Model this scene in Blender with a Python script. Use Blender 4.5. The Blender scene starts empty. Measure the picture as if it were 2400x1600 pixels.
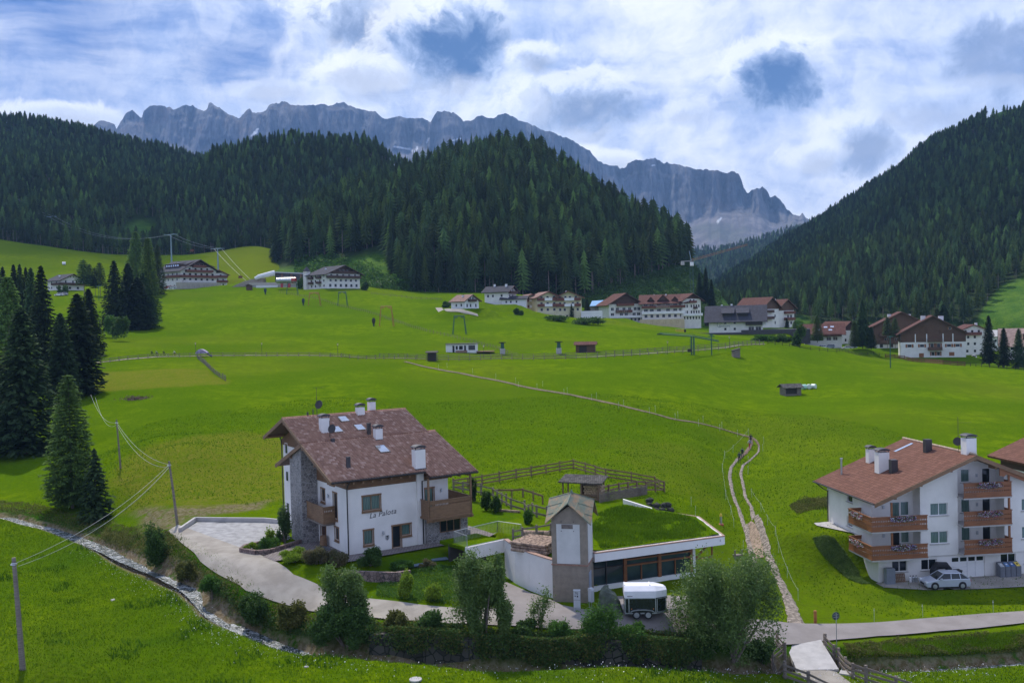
import bpy, bmesh, math, random
import numpy as np
from mathutils import Vector, Matrix
from mathutils.geometry import delaunay_2d_cdt
random.seed(7); rng=np.random.default_rng(7)
scene=bpy.context.scene; COL=scene.collection
R_=math.radians
# ------------------------------------------------------------------ camera
F=2250.; PITCH=math.atan(52/F); ROLL=R_(1.4)
fw=np.array([0,math.cos(PITCH),-math.sin(PITCH)]); rt=np.array([1.,0,0]); up=np.cross(rt,fw)
RV=math.cos(ROLL)*rt-math.sin(ROLL)*up; UV=math.cos(ROLL)*up+math.sin(ROLL)*rt
cam_d=bpy.data.cameras.new('camera'); cam=bpy.data.objects.new('camera',cam_d); COL.objects.link(cam)
cam_d.sensor_width=36; cam_d.lens=F/2400*36; cam_d.clip_start=.5; cam_d.clip_end=40000
cam.matrix_world=Matrix(((RV[0],UV[0],-fw[0],0),(RV[1],UV[1],-fw[1],0),(RV[2],UV[2],-fw[2],0),(0,0,0,1)))
scene.camera=cam
scene.view_settings.view_transform='Standard'; scene.view_settings.look='None'
scene.view_settings.exposure=0.38; scene.view_settings.gamma=1
# ------------------------------------------------------------------ sun and sky
SUN_EL=R_(56); SUN_AZ=R_(-24)          # azimuth from +Y towards +X; sun is ahead of us, a little left
sl=bpy.data.lights.new('sun','SUN'); sl.energy=3.3; sl.angle=R_(1.6); sl.color=(1,.94,.84)
so=bpy.data.objects.new('sun',sl); COL.objects.link(so)
sd=Vector((math.sin(SUN_AZ)*math.cos(SUN_EL),math.cos(SUN_AZ)*math.cos(SUN_EL),math.sin(SUN_EL)))
so.rotation_euler=sd.to_track_quat('Z','Y').to_euler()
def ray(px,py):
    d=fw*F+RV*(px-1200)-UV*(py-800); return d/d[1]
def P(px,py,Y): return ray(px,py)*Y
world=bpy.data.worlds.new('World'); scene.world=world; world.use_nodes=True
wt=world.node_tree; wt.nodes.clear()
def N(t,typ,**kw):
    n=t.nodes.new(typ)
    for k,v in kw.items():
        if k.startswith('i_'): n.inputs[k[2:].replace('_',' ')].default_value=v
        else: setattr(n,k,v)
    return n
def L(t,a,b): t.links.new(a,b)
def MA(t,op,a,b=None,c=None,clamp=False):
    n=t.nodes.new('ShaderNodeMath'); n.operation=op; n.use_clamp=clamp
    for i,v in enumerate((a,b,c)):
        if v is None: continue
        if isinstance(v,(int,float)): n.inputs[i].default_value=v
        else: t.links.new(v,n.inputs[i])
    return n.outputs[0]
def MIX(t,f,a,b,typ='RGBA',blend='MIX'):
    n=t.nodes.new('ShaderNodeMix'); n.data_type=typ; n.blend_type=blend if typ=='RGBA' else 'MIX'
    ins={'RGBA':(0,6,7,2),'FLOAT':(0,2,3,0)}[typ]
    for i,v in zip(ins[:3],(f,a,b)):
        if isinstance(v,(int,float)) and (typ=='FLOAT' or i==0): n.inputs[i].default_value=v
        elif isinstance(v,tuple): n.inputs[i].default_value=(*v,1) if len(v)==3 else v
        else: t.links.new(v,n.inputs[i])
    return n.outputs[ins[3]]
def RAMP(t,f,stops,interp='LINEAR'):
    n=t.nodes.new('ShaderNodeValToRGB'); n.color_ramp.interpolation=interp
    e=n.color_ramp.elements
    while len(e)<len(stops): e.new(.5)
    for i,(p,c) in enumerate(stops):
        e[i].position=p; e[i].color=(*c,1) if isinstance(c,tuple) else (c,c,c,1)
    t.links.new(f,n.inputs[0]); return n.outputs[0]
def NOISE(t,vec,scale,detail=4,rough=.5,dist=0.):
    n=N(t,'ShaderNodeTexNoise'); n.inputs['Scale'].default_value=scale; n.inputs['Detail'].default_value=detail
    n.inputs['Roughness'].default_value=rough; n.inputs['Distortion'].default_value=dist
    if vec is not None: t.links.new(vec,n.inputs['Vector'])
    return n.outputs['Fac']
def SM(t,v,a,b):   # smoothstep a->b to 0..1
    n=t.nodes.new('ShaderNodeMapRange'); n.interpolation_type='SMOOTHSTEP'
    t.links.new(v,n.inputs[0]); n.inputs[1].default_value=a; n.inputs[2].default_value=b; return n.outputs[0]
def build_world():
    t=wt; sky=N(t,'ShaderNodeTexSky',sky_type='NISHITA'); sky.sun_disc=False
    sky.sun_elevation=SUN_EL; sky.sun_rotation=SUN_AZ; sky.altitude=1500; sky.air_density=1.0; sky.dust_density=.6; sky.ozone_density=2
    bg=N(t,'ShaderNodeBackground'); L(t,sky.outputs[0],bg.inputs[0]); bg.inputs[1].default_value=.075
    tc=N(t,'ShaderNodeTexCoord'); g=tc.outputs['Generated']
    def warp(v,sc,amp,det=3):
        nz=N(t,'ShaderNodeTexNoise'); nz.inputs['Scale'].default_value=sc; nz.inputs['Detail'].default_value=det; L(t,v,nz.inputs['Vector'])
        a=N(t,'ShaderNodeVectorMath',operation='SUBTRACT'); L(t,nz.outputs['Color'],a.inputs[0]); a.inputs[1].default_value=(.5,.5,.5)
        b=N(t,'ShaderNodeVectorMath',operation='SCALE'); L(t,a.outputs[0],b.inputs[0]); b.inputs[3].default_value=amp
        c=N(t,'ShaderNodeVectorMath',operation='ADD'); L(t,v,c.inputs[0]); L(t,b.outputs[0],c.inputs[1]); return c.outputs[0]
    gw=warp(g,5,.05); gw2=warp(gw,16,.05,6); gw3=warp(gw2,42,.026,6)
    # streaky high cloud, stretched along the horizon
    mp=N(t,'ShaderNodeMapping'); mp.inputs['Scale'].default_value=(1.4,1.4,5.5); mp.inputs['Rotation'].default_value=(0,R_(6),0); L(t,gw,mp.inputs[0])
    s1=NOISE(t,mp.outputs[0],2.6,8,.6,.4)
    s2=NOISE(t,gw3,7,8,.66)
    s3=NOISE(t,gw2,15,8,.62); s4=NOISE(t,gw3,24,8,.68); s5=NOISE(t,gw,34,6,.6)
    veil=MA(t,'ADD',MA(t,'MULTIPLY',s1,.75),MA(t,'MULTIPLY',s2,.5))
    def blob(px,py,rx,ry=None,soft=.5,src=None):
        ry=ry or rx
        d=ray(px,py); d=d/np.linalg.norm(d)
        a=N(t,'ShaderNodeVectorMath',operation='SUBTRACT'); L(t,src or gw2,a.inputs[0]); a.inputs[1].default_value=tuple(d)
        b=N(t,'ShaderNodeVectorMath',operation='MULTIPLY'); L(t,a.outputs[0],b.inputs[0])
        b.inputs[1].default_value=(F/rx,F/rx,F/ry)
        c=N(t,'ShaderNodeVectorMath',operation='LENGTH'); L(t,b.outputs[0],c.inputs[0])
        return MA(t,'SUBTRACT',1,SM(t,c.outputs['Value'],1-soft,1+soft*.6))
    def mx(*a):
        o=a[0]
        for b in a[1:]: o=MA(t,'MAXIMUM',o,b)
        return o
    # openings where blue shows
    blue=mx(blob(20,40,230,110,.9),blob(120,95,170,40,.9),MA(t,'MULTIPLY',blob(560,150,140,70,.9),.62),MA(t,'MULTIPLY',blob(80,170,200,60,.9),.35))
    cover=MA(t,'SUBTRACT',SM(t,veil,.28,.62),MA(t,'MULTIPLY',blue,SM(t,s1,.75,.35)),clamp=True)
    cover=MA(t,'MAXIMUM',cover,MA(t,'MULTIPLY',SM(t,veil,.2,.4),.0))
    # thin veil over everything: bluish white; sun side brighter
    sunside=blob(1150,330,1500,800,1.0,g)
    lo=MIX(t,sunside,(.25,.34,.62),(.40,.51,.77)); hi=MIX(t,sunside,(.55,.62,.84),(.93,.945,.98))
    cv=MIX(t,SM(t,MA(t,'ADD',MA(t,'MULTIPLY',s2,.6),MA(t,'MULTIPLY',s1,.4)),.38,.62),lo,hi)
    skyc=MIX(t,cover,(.012,.11,.42),cv)
    # cumulus: white ragged heads with shaded blue-grey bellies; each has its own density field
    det=MA(t,'ADD',MA(t,'MULTIPLY',MA(t,'SUBTRACT',s3,.5),1.5),MA(t,'MULTIPLY',MA(t,'SUBTRACT',s4,.5),1.25))
    def field(px,py,rx,ry):
        d=ray(px,py); d=d/np.linalg.norm(d)
        a=N(t,'ShaderNodeVectorMath',operation='SUBTRACT'); L(t,gw,a.inputs[0]); a.inputs[1].default_value=tuple(d)
        b=N(t,'ShaderNodeVectorMath',operation='MULTIPLY'); L(t,a.outputs[0],b.inputs[0]); b.inputs[1].default_value=(F/rx,F/rx,F/ry)
        c=N(t,'ShaderNodeVectorMath',operation='LENGTH'); L(t,b.outputs[0],c.inputs[0]); return MA(t,'SUBTRACT',1,c.outputs['Value'])
    CL=[(900,55,210,110,.85,1.0),(1060,110,165,120,1.,1.0),(870,195,120,55,.45,1.0),(1375,255,165,82,.85,1.1),(1265,148,85,42,.65,1.1),(1808,212,118,80,1.,1.15),
        (2390,110,170,110,.7,.3),(1615,272,70,36,.4,.5),(2020,352,110,62,.7,.8),(2230,262,200,50,.4,.3),(1915,385,90,40,.4,.8),(150,283,140,30,.35,1.),(1440,398,130,34,.35,1.),(640,228,120,30,.3,.5)]
    for px,py,rx,ry,k,wk in CL:
        f=MA(t,'ADD',field(px,py,rx,ry),det); hd=MA(t,'ADD',field(px-rx*.22,py-ry*.52,rx*1.0,ry*.95),det)
        skyc=MIX(t,MA(t,'MULTIPLY',SM(t,hd,-.06,.34),min(1.,wk)*.8),skyc,(.93,.95,.99))
        core=MA(t,'MULTIPLY',SM(t,f,.03,.42),k)
        skyc=MIX(t,core,skyc,MIX(t,SM(t,MA(t,'ADD',f,MA(t,'MULTIPLY',MA(t,'SUBTRACT',s5,.5),1.1)),.05,.85),(.46,.56,.78),(.06,.135,.31)))
    br=mx(MA(t,'MULTIPLY',blob(1150,240,260,60,.8,gw3),.6),MA(t,'MULTIPLY',blob(740,140,90,60,.5,gw3),.8),MA(t,'MULTIPLY',blob(1480,330,200,60,.7,gw3),.4))
    skyc=MIX(t,MA(t,'MULTIPLY',br,SM(t,s3,.42,.62)),skyc,(.95,.965,1.0))
    cb=N(t,'ShaderNodeBackground'); L(t,skyc,cb.inputs[0]); cb.inputs[1].default_value=SKYGAIN
    # clouds thin out to clear air low behind us; above and behind the cover is sunlit white
    add=N(t,'ShaderNodeMixShader'); L(t,bg.outputs[0],add.inputs[1]); L(t,cb.outputs[0],add.inputs[2])
    L(t,MA(t,'ADD',.86,MA(t,'MULTIPLY',cover,.14)),add.inputs[0])
    out=N(t,'ShaderNodeOutputWorld'); L(t,add.outputs[0],out.inputs[0])
    world.cycles.sampling_method='MANUAL'; world.cycles.sample_map_resolution=512
SKYGAIN=1.08
build_world()
# ------------------------------------------------------------------ materials
MATS={}
def mat(name,col,rough=.8,var=.15,scale=3.,bump=0.,bscale=None,col2=None,metal=0.,spec=None,coord='Object',detail=5,build=None,trans=0.,thresh=None):
    if name in MATS: return MATS[name]
    m=bpy.data.materials.new(name); m.use_nodes=True; t=m.node_tree; t.nodes.clear()
    o=N(t,'ShaderNodeOutputMaterial'); b=N(t,'ShaderNodeBsdfPrincipled'); L(t,b.outputs[0],o.inputs[0])
    b.inputs['Roughness'].default_value=rough; b.inputs['Metallic'].default_value=metal
    if spec is not None: b.inputs['Specular IOR Level'].default_value=spec
    tc=N(t,'ShaderNodeTexCoord'); v=tc.outputs[coord]
    if build: build(t,b,v,o)
    else:
        nz=NOISE(t,v,scale,detail,.6)
        c1=tuple(max(0,x*(1-var)) for x in col); c2=tuple(min(1,x*(1+var)) for x in (col2 or col))
        a,bb=thresh or (.3,.7)
        c=MIX(t,SM(t,nz,a,bb),c1,c2); L(t,c,b.inputs['Base Color'])
        if bump:
            bn=N(t,'ShaderNodeBump'); bn.inputs['Strength'].default_value=bump; bn.inputs['Distance'].default_value=.05
            L(t,NOISE(t,v,bscale or scale*4,4,.6),bn.inputs['Height']); L(t,bn.outputs[0],b.inputs['Normal'])
    MATS[name]=m; return m
# ------------------------------------------------------------------ numpy noise
def _h(ix,iy,iz,s):
    n=(ix*374761393+iy*668265263+iz*2147483647+s*974711)&0xffffffff
    n=((n^(n>>13))*1274126177)&0xffffffff; n=n^(n>>16)
    return (n&0xffff)/65535.
def vnoise(x,y,z=0.,s=0):
    x=np.asarray(x,float); y=np.asarray(y,float); z=np.zeros_like(x)+z
    ix=np.floor(x).astype(np.int64); iy=np.floor(y).astype(np.int64); iz=np.floor(z).astype(np.int64)
    fx=x-ix; fy=y-iy; fz=z-iz
    fx=fx*fx*(3-2*fx); fy=fy*fy*(3-2*fy); fz=fz*fz*(3-2*fz)
    def l(a,b,f): return a+(b-a)*f
    return l(l(l(_h(ix,iy,iz,s),_h(ix+1,iy,iz,s),fx),l(_h(ix,iy+1,iz,s),_h(ix+1,iy+1,iz,s),fx),fy),
             l(l(_h(ix,iy,iz+1,s),_h(ix+1,iy,iz+1,s),fx),l(_h(ix,iy+1,iz+1,s),_h(ix+1,iy+1,iz+1,s),fx),fy),fz)*2-1
def fbm(x,y,z=0.,o=4,s=0,g=.5):
    r=0; a=1.; f=1.; n=0
    for i in range(o): r=r+a*vnoise(np.asarray(x)*f+i*17.3,np.asarray(y)*f+i*5.1,np.asarray(z)*f,s+i); n+=a; a*=g; f*=2.03
    return r/n
# ------------------------------------------------------------------ mesh builder and tagging
def tag(o,label=None,cat=None,group=None,kind=None):
    if label: o['label']=label
    if cat: o['category']=cat
    if group: o['group']=group
    if kind: o['kind']=kind
    return o
def empty(name,loc,rz=0.,label=None,cat=None,group=None):
    o=bpy.data.objects.new(name,None); COL.objects.link(o); o.location=tuple(float(v) for v in loc); o.rotation_euler=(0,0,rz)
    o.empty_display_size=.3
    return tag(o,label,cat,group)
def mesh_np(name,V,Fc,mats,parent=None,smooth=False,midx=None):
    """V (n,3); Fc list of faces or an (m,k) array"""
    me=bpy.data.meshes.new(name)
    V=np.asarray(V,np.float32)
    if isinstance(Fc,np.ndarray):
        m,k=Fc.shape; me.vertices.add(len(V)); me.vertices.foreach_set('co',V.ravel())
        me.loops.add(m*k); me.loops.foreach_set('vertex_index',Fc.astype(np.int32).ravel())
        me.polygons.add(m); me.polygons.foreach_set('loop_start',np.arange(0,m*k,k,dtype=np.int32))
        try: me.polygons.foreach_set('loop_total',np.full(m,k,np.int32))
        except Exception: pass
        me.update(calc_edges=True); me.validate()
    else:
        me.from_pydata([tuple(v) for v in V.tolist()],[],Fc); me.update()
    for mm in (mats if isinstance(mats,(list,tuple)) else [mats]): me.materials.append(mm)
    if midx is not None: me.polygons.foreach_set('material_index',np.asarray(midx,np.int32))
    if smooth: me.polygons.foreach_set('use_smooth',np.ones(len(me.polygons),bool))
    o=bpy.data.objects.new(name,me); COL.objects.link(o)
    if parent is not None: o.parent=parent
    return o
class MB:
    def __init__(s): s.v=[]; s.f=[]; s.m=[]; s.mi=0
    def face(s,pts,mi=None):
        i=len(s.v); s.v+= [tuple(float(c) for c in p) for p in pts]; s.f.append(list(range(i,i+len(pts)))); s.m.append(s.mi if mi is None else mi); return s
    def box(s,x0,x1,y0,y1,z0,z1,mi=None):
        if x0>x1:x0,x1=x1,x0
        if y0>y1:y0,y1=y1,y0
        if z0>z1:z0,z1=z1,z0
        i=len(s.v); s.v+=[(x,y,z) for z in (z0,z1) for y in (y0,y1) for x in (x0,x1)]
        for q in ((0,2,3,1),(4,5,7,6),(0,1,5,4),(2,6,7,3),(0,4,6,2),(1,3,7,5)):
            s.f.append([i+k for k in q]); s.m.append(s.mi if mi is None else mi)
        return s
    def prism(s,poly,d0,d1,axis='y',mi=None):
        """poly of 2-D points extruded: axis y -> (x,z) outline; x -> (y,z); z -> (x,y)"""
        def mk(p,d): return {'y':(p[0],d,p[1]),'x':(d,p[0],p[1]),'z':(p[0],p[1],d)}[axis]
        i=len(s.v); n=len(poly); s.v+=[mk(p,d0) for p in poly]+[mk(p,d1) for p in poly]
        s.f.append([i+k for k in range(n)][::-1]); s.f.append([i+n+k for k in range(n)])
        for k in range(n): s.f.append([i+k,i+(k+1)%n,i+n+(k+1)%n,i+n+k])
        s.m+=[s.mi if mi is None else mi]*(n+2); return s
    def slab(s,q,t,mi=None):
        """quad q (4 points) with thickness t downwards along its normal"""
        a=[Vector(p) for p in q]; n=(a[1]-a[0]).cross(a[3]-a[0]).normalized()
        if n.z<0: n=-n
        i=len(s.v); k=len(a); s.v+=[tuple(p) for p in a]+[tuple(p-n*t) for p in a]
        s.f.append([i+j for j in range(k)]); s.f.append([i+k+j for j in range(k)][::-1])
        for j in range(k): s.f.append([i+j,i+k+j,i+k+(j+1)%k,i+(j+1)%k])
        s.m+=[s.mi if mi is None else mi]*(k+2); return s
    def tube(s,pts,r,n=6,mi=None,cap=True):
        pts=[Vector(p) for p in pts]; rs=r if isinstance(r,(list,tuple)) else [r]*len(pts); base=len(s.v)
        for j,p in enumerate(pts):
            d=(pts[min(j+1,len(pts)-1)]-pts[max(j-1,0)]).normalized()
            a=d.orthogonal().normalized() if j==0 else (a-d*a.dot(d)).normalized()
            b=d.cross(a)
            for k in range(n):
                w=2*math.pi*k/n; s.v.append(tuple(p+(a*math.cos(w)+b*math.sin(w))*rs[j]))
        for j in range(len(pts)-1):
            for k in range(n):
                s.f.append([base+j*n+k,base+j*n+(k+1)%n,base+(j+1)*n+(k+1)%n,base+(j+1)*n+k]); s.m.append(s.mi if mi is None else mi)
        if cap:
            s.f.append([base+k for k in range(n)][::-1]); s.f.append([base+(len(pts)-1)*n+k for k in range(n)]); s.m+=[s.mi if mi is None else mi]*2
        return s
    def disc(s,c,nrm,r,t=.05,n=16,mi=None):
        nrm=Vector(nrm).normalized(); c=Vector(c); return s.tube([c-nrm*t/2,c+nrm*t/2],r,n,mi)
    def add(s,V,Fc,mi=None):
        i=len(s.v); s.v+=[tuple(map(float,v)) for v in V]; s.f+=[[i+k for k in f] for f in Fc]; s.m+=[s.mi if mi is None else mi]*len(Fc); return s
    def build(s,name,mats,parent=None,smooth=False,bevel=0.):
        if not isinstance(mats,(list,tuple)): mats=[mats]
        me=bpy.data.meshes.new(name); me.from_pydata(s.v,[],s.f); me.update()
        for mm in mats: me.materials.append(mm)
        me.polygons.foreach_set('material_index',np.array(s.m,np.int32))
        if smooth: me.polygons.foreach_set('use_smooth',np.ones(len(me.polygons),bool))
        o=bpy.data.objects.new(name,me); COL.objects.link(o)
        if parent is not None: o.parent=parent
        if bevel:
            bm=bmesh.new(); bm.from_mesh(me); bmesh.ops.remove_doubles(bm,verts=bm.verts,dist=1e-4)
            bmesh.ops.bevel(bm,geom=[e for e in bm.edges],offset=bevel,segments=2,affect='EDGES',profile=.6); bm.to_mesh(me); bm.free()
        return o
def copy_tree(o,parent=None):
    c=o.copy(); COL.objects.link(c); c.parent=parent
    for ch in list(o.children): copy_tree(ch,c)
    return c
def dup(o,loc,rz=0.,scale=None,label=None,name=None):
    c=copy_tree(o); c.location=tuple(float(v) for v in loc); c.rotation_euler=(0,0,rz)
    if scale: c.scale=(scale,)*3 if isinstance(scale,(int,float)) else scale
    if label: c['label']=label
    return c
# ------------------------------------------------------------------ terrain table: columns of (picture row, distance)
COLS={0:[(1640,62.5),(1565,65.5),(1400,83),(1250,103),(1205,112),(1190,116),(1150,125),(1080,145),(1000,170),(930,200),(860,245),(800,300),(760,350),(715,430),(690,470),(640,530),(590,590),(560,635),(562,680)],
200:[(1640,63),(1565,66),(1400,84),(1300,97),(1255,104),(1225,109),(1190,114),(1130,124),(1060,145),(1000,165),(930,196),(860,240),(832,262),(800,300),(760,360),(720,410),(700,440),(680,480),(640,540),(600,610),(588,650),(590,690)],
420:[(1640,62.5),(1500,72),(1400,80),(1370,82.5),(1340,84.5),(1290,88),(1235,97),(1215,101),(1180,106),(1120,118),(1060,133),(1000,155),(930,188),(880,220),(831,270),(800,310),(760,370),(720,430),(678,505),(660,560),(630,620),(600,680),(598,720)],
600:[(1640,61.5),(1480,73.5),(1462,75),(1440,76),(1400,77.5),(1370,78.5),(1300,85),(1200,104),(1170,110),(1120,122),(1060,138),(1000,158),(930,190),(833,273),(800,310),(760,370),(720,430),(678,500),(640,590),(600,670),(578,730),(580,780)],
800:[(1640,61),(1530,67.5),(1500,69),(1455,72),(1440,73),(1385,77.5),(1301,83),(1196,103.5),(1170,109),(1100,126),(1000,156),(930,190),(870,230),(833,275),(800,312),(760,372),(720,430),(683,485),(676,510),(660,560),(640,620),(640,700)],
1000:[(1640,60.5),(1545,66),(1527,67),(1518,67.9),(1491,68.5),(1475,69.5),(1440,72.5),(1410,74.5),(1330,81),(1290,84.5),(1200,101),(1150,113),(1100,128),(1050,144),(1000,165),(950,190),(900,215),(855,250),(833,276),(800,315),(760,370),(720,430),(700,470),(690,500),(680,540),(680,600)],
1200:[(1640,60),(1555,65.8),(1530,67.5),(1520,68.5),(1487,69.2),(1468,70.3),(1440,72),(1400,75.5),(1368,80),(1250,91),(1200,100),(1150,112),(1100,127),(1050,144),(1000,164),(950,188),(900,215),(855,250),(833,277),(800,318),(760,368),(730,410),(710,430),(700,450),(690,500),(685,560)],
1400:[(1640,60),(1560,65),(1541,67.1),(1530,67.8),(1500,68.4),(1482,69.4),(1440,72),(1392,77.3),(1184,97),(1150,105),(1100,122),(1050,142),(1000,163),(950,186),(900,213),(855,248),(833,275),(800,320),(770,370),(750,420),(745,440),(738,480),(722,560)],
1600:[(1640,60),(1570,66),(1555,67.5),(1545,68.4),(1515,69.2),(1500,70),(1480,71),(1440,74),(1300,90),(1250,97),(1200,106),(1150,118),(1100,133),(1050,150),(1000,170),(950,193),(900,222),(855,255),(822,285),(800,315),(785,350),(775,420),(768,485),(760,600)],
1750:[(1640,61),(1580,67),(1500,73),(1465,76),(1350,91),(1250,108),(1200,120),(1100,148),(1050,165),(1020,173),(970,193),(925,225),(870,258),(812,300),(800,325),(792,370),(785,430),(780,520)],
1900:[(1640,64),(1560,71),(1510,74),(1460,79),(1400,88),(1370,92),(1300,96.5),(1234,101),(1195,110),(1150,124),(1100,141),(1000,177),(925,225),(870,268),(820,318),(812,330),(815,360),(812,400),(800,460),(790,560)],
2100:[(1640,64.5),(1560,71),(1530,73),(1455,80),(1400,88),(1370,92),(1200,112),(1100,140),(1000,170),(930,215),(870,275),(850,315),(845,350),(835,380),(800,460),(770,600)],
2400:[(1640,65),(1560,71),(1540,73),(1490,76),(1445,80),(1420,84),(1385,90),(1360,94),(1150,125),(1000,175),(930,225),(880,290),(868,320),(860,350),(800,480),(770,600)]}
def pchip(x,y,xq):
    x=np.asarray(x,float); y=np.asarray(y,float); h=np.diff(x); d=np.diff(y)/h
    m=np.zeros_like(y); m[0]=d[0]; m[-1]=d[-1]
    for i in range(1,len(x)-1):
        if d[i-1]*d[i]>0:
            w1=2*h[i]+h[i-1]; w2=h[i]+2*h[i-1]; m[i]=(w1+w2)/(w1/d[i-1]+w2/d[i])
    xq=np.clip(xq,x[0],x[-1]); k=np.clip(np.searchsorted(x,xq)-1,0,len(x)-2); t=(xq-x[k])/h[k]
    return (1+2*t)*(1-t)**2*y[k]+t*(1-t)**2*h[k]*m[k]+t*t*(3-2*t)*y[k+1]+t*t*(t-1)*h[k]*m[k+1]
LY=np.linspace(math.log(40),math.log(900),500); _keys=sorted(COLS)
_tab=[]
for k in _keys:
    c=sorted([(math.log(Y),ray(k,py)[2]*Y) for py,Y in COLS[k]]); _tab.append(pchip([a for a,b in c],[b for a,b in c],LY))
_tab=np.array(_tab); UQ=np.linspace(-.56,.56,281)
TAB=np.array([pchip([(k-1200)/F for k in _keys],_tab[:,j],UQ) for j in range(len(LY))]).T   # [u,Y]
def _sm(a,ax,n):
    for _ in range(n): a=(np.roll(a,1,ax)+2*a+np.roll(a,-1,ax))/4 if False else a
    return a
def H0(X,Y):
    X=np.asarray(X,float); Y=np.asarray(Y,float); Yc=np.maximum(Y,41)
    u=np.clip(X/Yc,-.559,.559); fu=(u+.56)/1.12*280; fy=(np.log(np.clip(Yc,41,899))-LY[0])/(LY[1]-LY[0])
    iu=np.clip(fu.astype(int),0,279); iy=np.clip(fy.astype(int),0,498); a=fu-iu; b=fy-iy
    z=(TAB[iu,iy]*(1-a)+TAB[iu+1,iy]*a)*(1-b)+(TAB[iu,iy+1]*(1-a)+TAB[iu+1,iy+1]*a)*b
    return z
def seg_dist(X,Y,pl):
    """distance to polyline and side (+ = left of travel)"""
    D=np.full(np.shape(X),1e9); S=np.zeros(np.shape(X))
    for (x0,y0),(x1,y1) in zip(pl[:-1],pl[1:]):
        dx,dy=x1-x0,y1-y0; l=dx*dx+dy*dy; t=np.clip(((X-x0)*dx+(Y-y0)*dy)/l,0,1)
        ex=X-(x0+t*dx); ey=Y-(y0+t*dy); d=np.hypot(ex,ey); s=np.sign(dx*(Y-y0)-dy*(X-x0))
        k=d<D; D=np.where(k,d,D); S=np.where(k,s,S)
    return D,S
def inpoly(X,Y,pg):
    r=np.zeros(np.shape(X),bool); n=len(pg)
    for i in range(n):
        x0,y0=pg[i]; x1,y1=pg[(i+1)%n]
        if y0==y1: continue
        c=((y0>Y)!=(y1>Y))&(X<(x1-x0)*(Y-y0)/(y1-y0)+x0); r^=c
    return r
def sstep(a,b,x): t=np.clip((x-a)/(b-a),0,1); return t*t*(3-2*t)
PADS=[]   # (polygon, z, blend width)
STREAM=[]
def H(X,Y,micro=True):
    X=np.asarray(X,float); Y=np.asarray(Y,float); z=H0(X,Y)
    if micro:
        f=sstep(60,90,Y)
        z=z+fbm(X/26,Y/26,0,3,5)*(.25+.5*sstep(100,260,Y))+MOUNDS(X,Y)
    for pg,pz,bl in PADS:
        xs=[p[0] for p in pg]; ys=[p[1] for p in pg]
        near=(X>min(xs)-bl)&(X<max(xs)+bl)&(Y>min(ys)-bl)&(Y<max(ys)+bl)
        if not near.any(): continue
        d,_=seg_dist(X,Y,pg+[pg[0]]); ins=inpoly(X,Y,pg); w=np.where(ins,1.,1-sstep(0,bl,d)); w=np.where(near,w,0)
        z=z*(1-w)+pz*w
    if STREAM:
        d,s=seg_dist(X,Y,STREAM)
        dp=.5+1.*sstep(-24,-17,X)*(1-.6*sstep(23,28,X)); w=1-sstep(.55*(1-.3*(np.abs(X-22)<3)),(.95+.5*dp)*(1-.3*(np.abs(X-22)<3)),d); z=z-dp*w
    return z
MLIST=[]
def MOUNDS(X,Y):
    z=0
    for x,y,r,h in MLIST: z=z+h*np.exp(-((X-x)**2+(Y-y)**2)/r**2)
    return z
_YS=np.exp(np.linspace(math.log(46),math.log(880),2600))
def G(px,py,hf=None,lift=0.):
    d=ray(px,py); zz=(hf or H)(d[0]*_YS,_YS); g=zz>=d[2]*_YS
    if not g.any(): i=len(_YS)-1
    else: i=int(np.argmax(g))
    if i==0: Y=_YS[0]
    else:
        a=(zz[i-1]-d[2]*_YS[i-1]); b=(zz[i]-d[2]*_YS[i]); Y=_YS[i-1]+(_YS[i]-_YS[i-1])*(a/(a-b) if a!=b else 0)
    p=d*Y; return np.array([p[0],p[1],float((hf or H)(np.array([p[0]]),np.array([p[1]]))[0])+lift])
def G0(px,py): return G(px,py,lambda X,Y:H0(X,Y))
def hz(x,y): return float(H(np.array([x]),np.array([y]))[0])
for px,py,r,h in ((440,1075,7,1.6),(345,1050,5,1.0),(1700,1075,16,-.3),(560,1040,10,.7)):
    p=G0(px,py); MLIST.append((p[0],p[1],r,h))
_st=[(-200,1190),(-60,1203),(20,1207),(68,1222),(116,1232),(163,1248),(211,1265),(255,1282),(289,1300),(340,1319),(401,1350),(442,1372),(476,1401),(500,1431),(544,1456),(590,1473),(646,1489),(748,1505),(900,1520),(1100,1538),(1300,1548),(1500,1550),(1700,1556),(1850,1555),(1930,1553),(2010,1557),(2100,1554),(2200,1549),(2300,1543),(2450,1533),(2600,1525)]
STREAM_PTS=[G0(*p) for p in _st]; _S=[(p[0],p[1]) for p in STREAM_PTS]
# frames of the two big houses, taken from the picture
def frm(px,py,Y,deg):
    o=P(px,py,Y); a=R_(deg); return o,np.array([math.cos(a),math.sin(a)]),np.array([-math.sin(a),math.cos(a)]),a
H1O,H1x,H1y,H1a=frm(818.6,1302.6,83,33)
H2O,H2x,H2y,H2a=frm(2060.8,1365.7,92,7)
def lw(fr,x,y): o,a,b=fr[:3]; p=o[:2]+a*x+b*y; return (float(p[0]),float(p[1]))
FR1=(H1O,H1x,H1y); FR2=(H2O,H2x,H2y)
ZH1=float(H1O[2]); ZH2=float(H2O[2]); ZY=-22.25
PADS.append(([lw(FR1,*p) for p in ((-2.,-1.6),(7,-2.2),(13,-3.2),(22,-1),(22,10),(13,18),(-1,19.5),(-7,24),(-10,20),(-10,10),(-7,4))],ZH1-.03,3.2))
PADS.append(([lw(FR2,*p) for p in ((-1,-4.5),(20,-4.5),(20,4),(-1,4))],ZH2-.02,2.5))
PADS.append(([lw(FR2,*p) for p in ((-4.5,8.),(-3.,6.5),(0,5.),(20,7),(20,18),(-4.5,17))],ZH2+3.7,3.5))
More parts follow.
